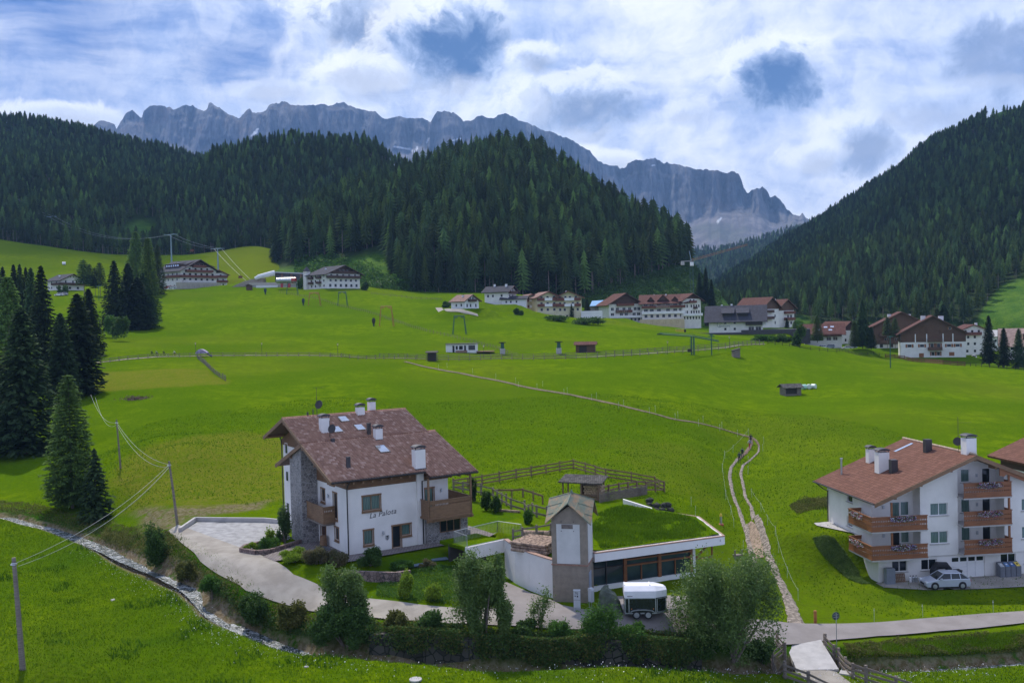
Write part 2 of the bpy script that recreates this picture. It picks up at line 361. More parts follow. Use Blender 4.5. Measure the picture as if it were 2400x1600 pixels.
def PW(px,py,z):   # where a picture ray meets height z
    d=ray(px,py); Y=z/d[2]; return (float(d[0]*Y),float(Y))
ZR=-18.86
PADS[1:1]=[]
YARD=[PW(1296,1403,ZY),PW(1394,1384,ZY),PW(1640,1340,ZY),PW(1660,1400,ZY-.5),PW(1540,1440,ZY),PW(1300,1440,ZY)]
AX=[P(1394,1298,76.5),P(1698.5,1258,81.4),P(1639,1212,89.4),P(1458,1184,95.9),P(1400,1180,95)]
PADS.append(([PW(1110,1368,ZY),(AX[0][0]-9,AX[0][1]+7.5),(AX[0][0]-1,AX[0][1]+4.5),(AX[1][0]-1.2,AX[1][1]+3.),PW(1660,1395,ZY-.4),PW(1540,1432,ZY),PW(1300,1440,ZY),PW(1180,1420,ZY)],ZY,2.2))
PADS.append(([(-.9,84.6),(2.9,77.4),(5.2,77.9),(7.4,79),(12,97),(4,98),(-1.5,91)],-19.3,.7))
VB=[(424,678,512,56,23.5,21),(489,674,540,50,12,12),(142,680,470,60,13,10),(766,676,490,46,21,16),(628,676,515,6,23,12),(1089,723,388,46,8,8),(1136,707,425,-26,11.5,8.5),(1176,714,420,-8,10.5,6),(1305,748,423,-6,20,14),(1261,748,421,14,9.6,14),(1224,748,430,14,9,12),(1428,757,482,14,17.5,16),(1385,748,470,0,14,12),(1662,785,398,-15,40,15),(1788,768,440,34,11,16),(1826,768,450,30,10,16),(1886,803,396,-16,14.5,11),(1974,806,415,24,8,14),(2048,816,402,-16,22,16),(2111,838,368,-19,22.8,16),(2246,832,398,-8,12.5,12),(2322,822,420,-20,10,10),(2352,842,352,-26,18,16)]
for px,py,Yb,dg,w_,d_ in VB:
    o_=P(px,py,Yb); a_=R_(dg); ex=np.array([math.cos(a_),math.sin(a_)]); ey=np.array([-ex[1],ex[0]])
    PADS.append(([tuple(o_[:2]+ex*x+ey*y) for x,y in ((-1.5,-1.5),(w_+1.5,-1.5),(w_+1.5,d_+1),(-1.5,d_+1))],float(o_[2])+.0,9.))
PADS.append(([tuple(P(px,py,Yb)[:2]) for px,py,Yb in ((1505,771,478),(1640,771,470),(1640,760,495),(1505,760,500))],float(P(1560,771,478)[2]),8.))
PADS.append(([tuple(P(px,py,Yb)[:2]) for px,py,Yb in ((1890,821,372),(2030,823,372),(2010,812,402),(1890,808,402))],float(P(1950,819,378)[2]),7.))
STREAM=_S
# ------------------------------------------------------------------ grass and the ground sheet
def b_grass(t,b,v,o):
    geo=N(t,'ShaderNodeNewGeometry'); p=geo.outputs['Position']
    at=N(t,'ShaderNodeAttribute',attribute_name='dry'); ad=N(t,'ShaderNodeAttribute',attribute_name='dirt'); al=N(t,'ShaderNodeAttribute',attribute_name='lush')
    n1=NOISE(t,p,.028,6,.62); n2=NOISE(t,p,.35,6,.65); n3=NOISE(t,p,2.6,5,.7); n4=NOISE(t,p,.9,8,.75)
    c=MIX(t,SM(t,n1,.38,.62),GR[0],GR[1]); c=MIX(t,SM(t,n2,.36,.64),c,GR[2])
    c=MIX(t,MA(t,'MULTIPLY',SM(t,n3,.45,.68),.6),c,GR[3]); c=MIX(t,MA(t,'MULTIPLY',SM(t,n4,.55,.7),.45),c,GR[4])
    dry=MA(t,'MULTIPLY',at.outputs['Fac'],MA(t,'ADD',.5,MA(t,'MULTIPLY',SM(t,n2,.3,.6),.5)))
    c=MIX(t,dry,c,MIX(t,SM(t,n3,.4,.65),(.115,.15,.006),(.19,.17,.03)))
    c=MIX(t,al.outputs['Fac'],c,(.018,.08,.006))
    c=MIX(t,MA(t,'MULTIPLY',ad.outputs['Fac'],SM(t,n4,.35,.5)),c,MIX(t,SM(t,n3,.4,.6),(.13,.095,.05),(.22,.18,.12)))
    L(t,c,b.inputs['Base Color'])
    bn=N(t,'ShaderNodeBump'); bn.inputs['Strength'].default_value=.9; bn.inputs['Distance'].default_value=.22
    L(t,MA(t,'ADD',n3,MA(t,'MULTIPLY',n4,.9)),bn.inputs['Height']); L(t,bn.outputs[0],b.inputs['Normal'])
GR=[(.070,.134,.002),(.132,.20,.002),(.078,.142,.002),(.032,.080,.002),(.17,.235,.008)]
M_grass=mat('meadow_grass',(.1,.2,.02),1.,build=b_grass,spec=0.)
def grid_faces(nx,ny):
    i=np.arange(nx-1)[:,None]*ny+np.arange(ny-1)[None,:]; i=i.ravel()
    return np.stack([i,i+ny,i+ny+1,i+1],1)
def fattr(o,name,val):
    a=o.data.attributes.new(name,'FLOAT','POINT'); a.data.foreach_set('value',np.asarray(val,np.float32))
def pix_of(X,Y,Z):
    d=X*fw[0]+Y*fw[1]+Z*fw[2]; return 1200+F*(X*RV[0]+Y*RV[1]+Z*RV[2])/d, 800-F*(X*UV[0]+Y*UV[1]+Z*UV[2])/d
def wpoly(pts): return [tuple(G(*p)[:2]) for p in pts]
def build_ground():
    us=np.linspace(-.66,.66,620)
    ys=np.concatenate([np.arange(44,60,2.),np.arange(60,112,.42),np.exp(np.linspace(math.log(112),math.log(870),230)),[1000,1300,1800]])
    U,Y=np.meshgrid(us,ys,indexing='ij'); X=U*Y; Z=H(X,Y); 
    Z=np.where(Y>870,Z-(Y-870)*.12,Z)
    Z=Z+.05*fbm(X/1.3,Y/1.3,0,3,9)*sstep(125,110,Y)*sstep(0,6,seg_dist(X,Y,_S)[0])
    o=mesh_np('ground',np.stack([X,Y,Z],-1).reshape(-1,3),grid_faces(*X.shape),M_grass,smooth=True); tag(o,kind='structure')
    d=np.zeros(X.shape)
    def soft(pg,w): 
        dd,_=seg_dist(X,Y,pg+[pg[0]]); nz=fbm(X/5,Y/5,0,3,21)*w*.8; return sstep(w,-w*.2,np.where(inpoly(X,Y,pg),-dd,dd)+nz)
    d=np.maximum(d,soft(wpoly([(215,880),(240,872),(480,866),(530,898),(430,905),(250,915),(215,915)]),2)*.9)
    d=np.maximum(d,soft(wpoly([(300,1075),(420,1030),(560,1010),(650,1020),(700,1080),(660,1160),(560,1190),(420,1200),(330,1180),(270,1130)]),3)*.85)
    d=np.maximum(d,soft(wpoly([(1450,1030),(1600,1060),(1660,1120),(1600,1150),(1500,1110)]),8)*.35)
    cx,cy=pix_of(X,Y,Z); d=np.maximum(d,sstep(400,560,Y)*sstep(480,380,cx)*.25); d=np.maximum(d,sstep(520,560,Y)*sstep(430,520,cx)*sstep(800,720,cx)*.6)
    d=np.maximum(d,.28*sstep(.0,.7,fbm(X/60,Y/60,0,3,31)))
    fattr(o,'dry',d.ravel())
    di=np.maximum(soft(wpoly([(325,1195),(400,1190),(480,1190),(620,1175),(600,1190),(430,1215),(400,1235),(340,1245)]),1.2)*.8,0)
    sd,ss=seg_dist(X,Y,_S); di=np.maximum(di,sstep(1.5,.9,sd)); fattr(o,'dirt',di.ravel())
    lu=.75*sstep(3.6,2.0,sd)*(ss>0)+.0*X; lu=np.maximum(lu,.4*sstep(.15,.6,fbm(X/9,Y/9,0,4,77))*sstep(130,90,Y)); fattr(o,'lush',lu.ravel())
    return o
GROUND=build_ground()
# ------------------------------------------------------------------ forest hills
HILLS={}
def b_floor(t,b,v,o):
    geo=N(t,'ShaderNodeNewGeometry'); p=geo.outputs['Position']; a=N(t,'ShaderNodeAttribute',attribute_name='open')
    n=NOISE(t,p,.12,6,.65); n2=NOISE(t,p,1.1,5,.65)
    c=MIX(t,SM(t,n,.4,.6),(.018,.035,.008),(.03,.055,.012)); g=MIX(t,SM(t,n,.35,.65),(.05,.13,.010),(.10,.19,.016)); g=MIX(t,MA(t,'MULTIPLY',SM(t,n2,.5,.65),.6),g,(.03,.08,.008))
    L(t,MIX(t,a.outputs['Fac'],c,g),b.inputs['Base Color'])
    bn=N(t,'ShaderNodeBump'); bn.inputs['Strength'].default_value=1; bn.inputs['Distance'].default_value=1.2; L(t,n2,bn.inputs['Height']); L(t,bn.outputs[0],b.inputs['Normal'])
M_floor=mat('forest_floor',(.03,.05,.01),.95,build=b_floor,spec=.1)
def hill(name,keys,nu,ny,amp,openf=None,lam=90.,shape=1.0,back=.5,seed=0):
    """keys: (px, crest row, crest distance, foot row, foot distance)"""
    k=np.array(keys,float); us=np.linspace((k[0,0]-1200)/F,(k[-1,0]-1200)/F,nu); ku=(k[:,0]-1200)/F
    zc=np.array([ray(a,b)[2]*c for a,b,c,_,_ in keys]); zb=np.array([ray(a,d)[2]*e for a,_,_,d,e in keys])
    Zc,Zb,Yc,Yb=[pchip(ku,q,us) for q in (zc,zb,k[:,2],k[:,4])]
    def f(u,t):   # t in 0..1.4
        zc_,zb_,yc_,yb_=[np.interp(u,us,q) for q in (Zc,Zb,Yc,Yb)]
        Y=yb_+(yc_-yb_)*t; s=np.clip(t,0,1)**shape; z=zb_+(zc_-zb_)*s
        z=z-np.maximum(t-1,0)*(yc_-yb_)*back; z=z+np.minimum(t,0)*3000; X=u*Y
        z=z+amp*fbm(X/lam,Y/lam,0,4,seed+50)*np.clip(t*4,0,1)*np.clip((1.15-t)*5,0.12,1)
        return X,Y,z
    T=np.linspace(-.02,1.4,ny); Ug,Tg=np.meshgrid(us,T,indexing='ij'); X,Y,Z=f(Ug,Tg)
    o=mesh_np(name,np.stack([X,Y,Z],-1).reshape(-1,3),grid_faces(*X.shape),M_floor,smooth=True); tag(o,kind='structure')
    cx,cy=pix_of(X,Y,Z); fattr(o,'open',(openf(cx,cy,X,Y) if openf else 0*X).ravel())
    HILLS[name]=(f,us[0],us[-1]); return o
def clear_left(cx,cy,X,Y):
    return np.maximum(sstep(60,15,np.hypot(cx-330,(cy-545)*1.5)),sstep(90,40,np.hypot(cx-130,cy-400))*.0)
hill('left_hill',[(-420,306,1300,600,640),(-200,302,1300,590,640),(0,299,1350,585,640),(100,297,1370,590,650),(204,318,1390,600,660),(306,347,1400,610,670),(408,361,1400,615,690),(476,372,1380,620,700),(620,385,1330,625,720),(760,400,1250,640,730),(900,480,1150,650,740)],240,120,20,clear_left,110,.95,seed=1)
hill('middle_hill',[(380,600,1000,620,740),(440,480,1010,620,740),(490,400,1020,616,740),(544,366,1030,615,740),(646,354,1040,625,745),(700,347,1050,630,750),(800,338,1040,640,760),(851,334,1030,650,770),(902,358,1010,650,770),(929,388,990,655,770),(955,405,970,655,770),(1010,480,950,660,770)],150,90,10,None,80,.9,seed=2)
def clear_c(cx,cy,X,Y):
    a=sstep(0,20,cy-np.interp(cx,[600,640,700,800,900,910,920,980],[618,618,615,600,580,600,650,692]))*sstep(990,960,cx)       # scrubby slope left
    b=sstep(0,25,cy-(690-.3*(cx-1380)))*sstep(1330,1400,cx)*.8
    return np.maximum(a,b)
hill('central_hill',[(540,676,640,676,560),(615,664,650,674,548),(640,622,660,672,545),(665,600,670,672,545),(700,568,690,672,540),(800,512,710,680,530),(900,468,730,690,520),(1000,428,745,696,520),(1100,398,755,698,520),(1180,384,760,700,525),(1250,394,755,702,530),(1330,432,745,704,535),(1400,480,735,706,540),(1460,524,720,710,545),(1550,565,700,722,560),(1610,604,680,735,560),(1660,650,650,745,560),(1720,725,620,755,560)],260,110,6,clear_c,60,.82,seed=3)
def clear_r(cx,cy,X,Y):
    yl=np.interp(cx,[2255,2285,2314,2348,2382,2400,2600],[800,756,702,661,651,642,610])
    a=sstep(-4,14,cy-yl-6*fbm(cx/30,cy/30,0,3,3))*sstep(2250,2280,cx); a=np.maximum(a,sstep(28,14,np.hypot(cx-1880,(cy-752)*1.6)))
    return np.maximum(a,sstep(18,0,np.abs(cy-249-(2400-cx)*.18)-6)*sstep(2300,2330,cx))
hill('right_hill',[(1590,742,1900,748,700),(1640,712,1900,745,690),(1700,668,1880,742,660),(1760,630,1850,740,640),(1830,588,1800,742,600),(1900,538,1750,745,580),(2000,473,1650,748,560),(2100,408,1500,750,540),(2200,350,1370,752,520),(2300,304,1240,755,500),(2400,264,1150,758,480),(2520,205,1080,762,470),(2750,130,1000,770,460)],300,150,22,clear_r,120,.97,seed=4)
hill('far_hill',[(1420,600,3300,760,1900),(1560,600,3300,760,1900),(1620,588,3300,760,1900),(1700,580,3300,760,1900),(1760,568,3300,760,1900),(1830,548,3300,760,1900),(1900,540,3300,760,1900),(2050,560,3300,760,1900)],90,60,20,None,200,.9,seed=5)
# ------------------------------------------------------------------ the limestone massif
SIL=[(-500,420),(-100,400),(150,330),(230,300),(245,285),(262,280),(285,292),(290,305),(300,285),(318,262),(328,257),(342,270),(349,277),(356,258),(372,247),(400,248),(408,251),(415,249),(425,256),(440,250),(452,246),(470,247),(480,254),(494,260),(503,255),(507,242),(512,241),(524,250),(532,252),(545,263),(560,270),(577,276),(582,270),(590,263),(595,256),(602,254),(608,263),(620,264),(640,258),(648,246),(660,241),(672,243),(676,237),(690,240),(696,244),(730,246),(776,245),(784,247),(812,240),(822,238),(832,247),(860,255),(897,262),(910,275),(922,277),(940,273),(950,271),(968,277),(990,276),(1008,277),(1023,288),(1030,272),(1040,262),(1060,260),(1078,264),(1092,276),(1099,283),(1120,282),(1130,273),(1140,271),(1160,275),(1172,276),(1180,269),(1195,266),(1208,268),(1226,280),(1250,288),(1276,301),(1284,303),(1290,308),(1305,309),(1322,318),(1352,328),(1372,341),(1392,352),(1402,366),(1412,378),(1428,386),(1445,388),(1456,387),(1462,396),(1476,392),(1480,384),(1494,376),(1500,374),(1512,376),(1522,373),(1532,371),(1545,370),(1556,376),(1565,383),(1572,378),(1578,384),(1590,383),(1600,386),(1612,390),(1640,396),(1680,397),(1696,401),(1712,406),(1722,401),(1730,402),(1738,408),(1745,420),(1750,440),(1756,452),(1762,450),(1775,442),(1786,442),(1793,437),(1802,444),(1812,461),(1822,459),(1834,464),(1850,490),(1868,503),(1880,504),(1886,499),(1892,507),(1910,518),(1960,560),(2100,620),(2600,700)]
SCR=[(-500,460),(300,335),(340,330),(400,360),(520,350),(600,330),(640,350),(900,358),(960,362),(1000,366),(1100,374),(1200,405),(1300,430),(1450,480),(1600,520),(1690,510),(1740,515),(1800,520),(1850,528),(1900,530),(2000,570),(2600,710)]
def b_rock(t,b,v,o):
    geo=N(t,'ShaderNodeNewGeometry'); p=geo.outputs['Position']; a=N(t,'ShaderNodeAttribute',attribute_name='scree'); sn=N(t,'ShaderNodeAttribute',attribute_name='snow')
    mp=N(t,'ShaderNodeMapping'); mp.inputs['Scale'].default_value=(1,.3,.16); L(t,p,mp.inputs[0])
    n1=NOISE(t,mp.outputs[0],.022,9,.75); n2=NOISE(t,p,.003,5,.6)
    mp2=N(t,'ShaderNodeMapping'); mp2.inputs['Scale'].default_value=(.12,.12,1); L(t,p,mp2.inputs[0]); n3=NOISE(t,mp2.outputs[0],.02,6,.6)
    c=MIX(t,SM(t,n1,.35,.65),(.035,.04,.055),(.185,.18,.19)); c=MIX(t,MA(t,'MULTIPLY',SM(t,n3,.52,.62),.2),c,(.15,.14,.14)); c=MIX(t,MA(t,'MULTIPLY',SM(t,n2,.5,.65),.5),c,(.20,.14,.11))
    sc=MIX(t,SM(t,NOISE(t,p,.012,6,.6),.4,.6),(.16,.15,.155),(.26,.235,.23)); sc=MIX(t,MA(t,'MULTIPLY',SM(t,n2,.5,.65),.5),sc,(.08,.105,.06))
    c=MIX(t,a.outputs['Fac'],c,sc); c=MIX(t,sn.outputs['Fac'],c,(.7,.72,.75))
    L(t,c,b.inputs['Base Color'])
    bn=N(t,'ShaderNodeBump'); bn.inputs['Strength'].default_value=1.; bn.inputs['Distance'].default_value=26.; L(t,MA(t,'ADD',n1,MA(t,'MULTIPLY',n3,.4)),bn.inputs['Height']); L(t,bn.outputs[0],b.inputs['Normal'])
M_rock=mat('limestone',(.3,.3,.3),.95,build=b_rock,spec=.1)
def build_mountain():
    nu=1500; us=np.linspace((-500-1200)/F,(2600-1200)/F,nu); px=us*F+1200
    s=np.array(SIL); top=np.interp(px,s[:,0],s[:,1]); top+=2.2*fbm(px/5.,px*0,0,3,4)-3.5*np.abs(fbm(px/13.,px*0,0,2,5))+1.5
    c=np.array(SCR); mid=np.maximum(pchip(c[:,0],c[:,1],px)+22*fbm(px/38,px*0,0,3,44),top+14)
    Yt=6600+250*fbm(px/140,px*0,0,2,8); rows=[]
    tt=np.concatenate([np.linspace(0,.42,60),np.linspace(.43,1,150),np.linspace(1.02,1.6,12)])
    U,T=np.meshgrid(us,tt,indexing='ij'); PX=U*F+1200
    ztop=np.array([ray(a,b)[2] for a,b in zip(px,top)])*Yt; zmid=np.array([ray(a,b)[2] for a,b in zip(px,mid)])*(Yt-330)
    zbot=np.full(nu,20.)
    Zt,Zm,Zb,YT=[q[:,None]+0*T for q in (ztop,zmid,zbot,Yt)]
    a=np.clip(T/.42,0,1); b=np.clip((T-.42)/.58,0,1); c2=np.clip(T-1,0,1)
    Z=np.where(T<=.42,Zb+(Zm-Zb)*a**1.35,Zm+(Zt-Zm)*b); Z=Z-c2*700
    Yv=YT-330-(1-a)*1900+330*b**.9+c2*900
    # ledges: wall steps back at some heights
    led=fbm(Z/120,U*4,0,3,12); fl=fbm(U*120+.6*fbm(U*9,Z/500,0,2,3),Z/420,0,5,13,.6); fl2=fbm(U*26,Z/1500,1,3,14)
    gul=1-np.abs(fbm(U*55,Z/700,3,3,15))
    k=np.clip(b*6,0,1)*np.clip((1.0-T)*9,0,1)
    Yv=Yv+k*(45*led-120*fl-170*fl2-190*gul+150)
    Yv=Yv+(1-np.clip(b*6,0,1))*np.clip(a*3,0,1)*(-110*np.abs(fbm(U*40,a*1.2,0,3,16)))
    X=U*YT  # keep columns vertical
    X=U*Yv
    ks=Z/1.0
    V=np.stack([X,Yv,Z],-1).reshape(-1,3)
    o=mesh_np('mountains',V,grid_faces(*X.shape),M_rock,smooth=False); tag(o,kind='structure')
    scree=np.clip(1-b*9,0,1); bandp=sstep(.5,.9,1-np.abs((b-.78)/.12))*sstep(1440,1480,PX)*sstep(1640,1590,PX)*.8
    scree=np.maximum(scree,bandp)
    scree=np.maximum(scree,sstep(.25,.5,fbm(U*14,Z/160,7,3,22))*.6*k)
    fattr(o,'scree',scree.ravel())
    cx,cy=pix_of(X,Yv,Z); sn=0*X
    for x0,y0,x1,y1,w in ((604,303,596,312,2.2),(590,318,603,309,2.2),(925,344,962,350,1.6),(960,348,975,362,1.6),(975,355,978,345,2.),(1060,330,1080,325,1.4),(1000,335,1004,325,1.2),(332,335,350,334,1.0),(1682,520,1690,512,1.4),(1528,388,1534,387,1.2)):
        dx,dy=x1-x0,y1-y0; l=dx*dx+dy*dy; q=np.clip(((cx-x0)*dx+(cy-y0)*dy)/l,0,1); sn=np.maximum(sn,sstep(w+1.2,w-.4,np.hypot(cx-x0-q*dx,cy-y0-q*dy)+.8*fbm(cx/3,cy/3,0,2,3)))
    fattr(o,'snow',sn.ravel())
build_mountain()
# ------------------------------------------------------------------ conifers
def b_needle(base,tip):
    def f(t,b,v,o):
        oi=N(t,'ShaderNodeObjectInfo'); geo=N(t,'ShaderNodeNewGeometry')
        n=NOISE(t,v,1.3,4,.7)
        c=MIX(t,SM(t,n,.35,.65),base,tip)
        h=N(t,'ShaderNodeHueSaturation'); L(t,c,h.inputs['Color']); L(t,MA(t,'ADD',.487,MA(t,'MULTIPLY',oi.outputs['Random'],.026)),h.inputs['Hue'])
        L(t,MA(t,'ADD',.62,MA(t,'MULTIPLY',MA(t,'POWER',oi.outputs['Random'],2.),1.15)),h.inputs['Value']); h.inputs['Saturation'].default_value=1.
        L(t,h.outputs[0],b.inputs['Base Color'])
        tr=N(t,'ShaderNodeBsdfTranslucent'); L(t,h.outputs[0],tr.inputs[0]); mx=N(t,'ShaderNodeMixShader'); mx.inputs[0].default_value=.45
        L(t,b.outputs[0],mx.inputs[1]); L(t,tr.outputs[0],mx.inputs[2]); L(t,mx.outputs[0],o.inputs[0])
    return f
M_spruce=mat('spruce_needles',(.03,.06,.01),.85,build=b_needle((.030,.058,.022),(.075,.118,.040)),spec=.2)
M_larch=mat('larch_needles',(.05,.1,.01),.85,build=b_needle((.075,.125,.030),(.17,.25,.060)),spec=.2)
M_pine=mat('pine_needles',(.03,.06,.01),.85,build=b_needle((.045,.082,.028),(.105,.16,.050)),spec=.2)
M_bark=mat('bark',(.19,.15,.125),.95,.35,6,.4)
def far_crown(seed,tiers=11,nb=8,bare=.1,r0=.19,taper=1.0,droop=.5):
    r=np.random.default_rng(seed); V=[];Fc=[]
    for i in range(tiers):
        t=i/(tiers-1); z=bare+(1-bare)*t*.93; prof=(1-t)**taper*(.55+.45*min(1,t*5+.3))
        rad=r0*prof+.012; dz=(1-bare)/tiers*1.9
        m=nb+ (2 if t<.5 else 0); off=r.random()*6; b0=len(V); V.append((0,0,z+dz*.75))
        ring=[]
        for k in range(2*m):
            a=off+math.pi*k/m; tip=(k%2==0); rr=rad*(r.uniform(.8,1.25) if tip else r.uniform(.35,.55)); zz=z-(dz*droop*r.uniform(.4,1) if tip else -dz*.1)
            V.append((rr*math.cos(a),rr*math.sin(a),zz)); ring.append(len(V)-1)
        for k in range(2*m): Fc.append([b0,ring[k],ring[(k+1)%(2*m)]])
    return V,Fc
def crown_obj(name,V,Fc,m,parent):
    mb=MB(); mb.add(V,Fc); return mb.build(name,m,parent)
def trunk_obj(parent,h=1.,r=.012,n=5,m=None):
    return MB().tube([(0,0,-.04*h),(0,0,.5*h),(0,0,.97*h)],[r*h,r*.7*h,r*.15*h],n).build('trunk',m or M_bark,parent)
PROTO=[]
SP=(('spruce',M_spruce,dict(seed=1,tiers=12,nb=8,bare=.06,r0=.20,taper=.74)),('spruce',M_spruce,dict(seed=2,tiers=13,nb=7,bare=.14,r0=.165,taper=.7)),
    ('pine',M_pine,dict(seed=3,tiers=9,nb=8,bare=.34,r0=.185,taper=.5,droop=.25)),('larch',M_larch,dict(seed=4,tiers=12,nb=7,bare=.12,r0=.185,taper=.62,droop=.3)),
    ('pine',M_pine,dict(seed=5,tiers=8,nb=8,bare=.5,r0=.165,taper=.48,droop=.2)))
def forest_pts(name,spacing,hh,keep,hsel=None,seed=0,tmax=1.12):
    """jittered cover of a hill by tree positions: (x,y,z,h)"""
    f,u0,u1=HILLS[name]; r=np.random.default_rng(seed+100)
    n=600000; u=r.uniform(u0,u1,n); t=r.uniform(0.0,tmax,n); X,Y,Z=f(u,t)
    # thin to even spacing on a world grid, random order
    key=np.floor(X/spacing).astype(np.int64)*100003+np.floor(Y/spacing).astype(np.int64)
    _,i=np.unique(key,return_index=True); X,Y,Z,t,u=X[i],Y[i],Z[i],t[i],u[i]
    cx,cy=pix_of(X,Y,Z); k=keep(cx,cy,X,Y,t)&(Y>0); X,Y,Z=X[k],Y[k],Z[k]
    g=H(X,Y); ok=np.where(Y<860,Z>g-3,True); X,Y,Z=X[ok],Y[ok],Z[ok]; Z=np.where(Y<860,np.maximum(Z,H(X,Y)),Z)
    h=hh[0]+(hh[1]-hh[0])*r.random(len(X))**1.2; return np.stack([X,Y,Z,h],1)
def pick_species(pts,weights,r):
    w=np.array(weights,float); q=np.clip(.5+1.4*fbm(pts[:,0]/45,pts[:,1]/45,0,3,61),0.05,1.6); Wt=np.tile(w,(len(pts),1)); Wt[:,3]*=q*1.7; Wt[:,2]*=.4+q; Wt/=Wt.sum(1)[:,None]
    return (r.random(len(pts))[:,None]>np.cumsum(Wt,1)).sum(1).clip(0,len(w)-1)
def gn_forest(name,pts,protos,weights,label,seed=0):
    r=np.random.default_rng(seed); n=len(pts)
    me=bpy.data.meshes.new(name); me.vertices.add(n); me.vertices.foreach_set('co',(pts[:,:3]-[0,0,.3]).astype(np.float32).ravel())
    o=bpy.data.objects.new(name,me); COL.objects.link(o)
    a=me.attributes.new('scl','FLOAT_VECTOR','POINT'); w=r.uniform(.85,1.25,n); a.data.foreach_set('vector',np.stack([pts[:,3]*w,pts[:,3]*w,pts[:,3]],1).astype(np.float32).ravel())
    a=me.attributes.new('rot','FLOAT_VECTOR','POINT'); a.data.foreach_set('vector',np.stack([r.uniform(-.03,.03,n),r.uniform(-.03,.03,n),r.uniform(0,6.28,n)],1).astype(np.float32).ravel())
    a=me.attributes.new('idx','INT','POINT'); a.data.foreach_set('value',pick_species(pts,weights,r).astype(np.int32))
    ng=bpy.data.node_groups.new(name,'GeometryNodeTree'); ng.interface.new_socket('Geometry',in_out='INPUT',socket_type='NodeSocketGeometry'); ng.interface.new_socket('Geometry',in_out='OUTPUT',socket_type='NodeSocketGeometry')
    gi=ng.nodes.new('NodeGroupInput'); go=ng.nodes.new('NodeGroupOutput'); ip=ng.nodes.new('GeometryNodeInstanceOnPoints'); ip.inputs['Pick Instance'].default_value=True
    jn=ng.nodes.new('GeometryNodeJoinGeometry')
    for root in protos:
        j=ng.nodes.new('GeometryNodeJoinGeometry')
        for ch in root.children:
            oi=ng.nodes.new('GeometryNodeObjectInfo'); oi.inputs['Object'].default_value=ch; oi.transform_space='ORIGINAL'; ng.links.new(oi.outputs['Geometry'],j.inputs[0])
        gt=ng.nodes.new('GeometryNodeGeometryToInstance'); ng.links.new(j.outputs[0],gt.inputs[0]); ng.links.new(gt.outputs[0],jn.inputs[0])
    def at(nm,ty):
        n_=ng.nodes.new('GeometryNodeInputNamedAttribute'); n_.data_type=ty; n_.inputs['Name'].default_value=nm; return n_.outputs[0]
    ng.links.new(gi.outputs[0],ip.inputs['Points']); ng.links.new(jn.outputs[0],ip.inputs['Instance']); ng.links.new(at('idx','INT'),ip.inputs['Instance Index'])
    e2=ng.nodes.new('FunctionNodeEulerToRotation'); ng.links.new(at('rot','FLOAT_VECTOR'),e2.inputs[0]); ng.links.new(e2.outputs[0],ip.inputs['Rotation']); ng.links.new(at('scl','FLOAT_VECTOR'),ip.inputs['Scale'])
    ng.links.new(ip.outputs[0],go.inputs[0]); md=o.modifiers.new('forest','NODES'); md.node_group=ng
    return tag(o,label,'forest',kind='stuff')
# two unseen clouds added above the frame to cast shade on the side slopes
M_cloud=mat('cloud_white',(.9,.9,.9),1.,.02,.002,spec=0.)
def cloud(name,label,spots,alt,seed):
    r=np.random.default_rng(seed); k=(alt-150)/math.tan(SUN_EL); ox,oy=math.sin(SUN_AZ)*k,math.cos(SUN_AZ)*k; bm=bmesh.new(); V=[];Fc=[]
    bmesh.ops.create_icosphere(bm,subdivisions=4,radius=1); U=np.array([v.co[:] for v in bm.verts]); T=[[v.index for v in f.verts] for f in bm.faces]; bm.free()
    for x,y,rad in spots:
        q=U*np.array([rad,rad*1.15,rad*.38]); n=fbm(U[:,0]*2.4+x,U[:,1]*2.4+y,U[:,2]*2.4,4,seed); q=q*(1+.45*n)[:,None]; q[:,2]=np.where(q[:,2]<0,q[:,2]*.35,q[:,2]); i=len(V)*len(U); V.append(q+[x+ox,y+oy,alt+r.uniform(0,40)]); Fc+=[[a+i for a in f] for f in T]
    o=mesh_np(name,np.concatenate(V),Fc,M_cloud,smooth=True); return tag(o,label,'cloud',kind='stuff')
cloud('cloud','white cumulus floating above the left forest ridge',[(-1150,950,300),(-850,1000,320),(-560,1050,330),(-330,1080,240),(-190,960,110),(-420,870,170),(-640,860,200),(-700,1350,350),(-350,1380,330),(-1000,1350,300),(-130,1120,120)],2400,1)
cloud('cloud','white cumulus floating above the right forest slope',[(400,760,100),(520,680,130),(640,620,170),(760,900,300),(520,980,230),(420,1230,230),(620,1400,330),(480,1700,300),(360,1500,190),(330,1900,260)],2450,2)
# forest of the central hill: the nearest trees are things of their own
def keep_c(cx,cy,X,Y,t):
    scrub=(cy>np.interp(cx,[600,640,700,800,900,910,920,980],[618,618,615,600,580,600,650,692]))&(cx<985)
    grass=(cy>690-.3*(cx-1380))&(cx>1330)
    return ~scrub&~grass&(cx>636)&(t<1.15)
pc=forest_pts('central_hill',5.2,(19,31),keep_c,seed=1)
cx_,cy_=pix_of(pc[:,0],pc[:,1],pc[:,2])
order=np.argsort(pc[:,1]-pc[:,3]*2)
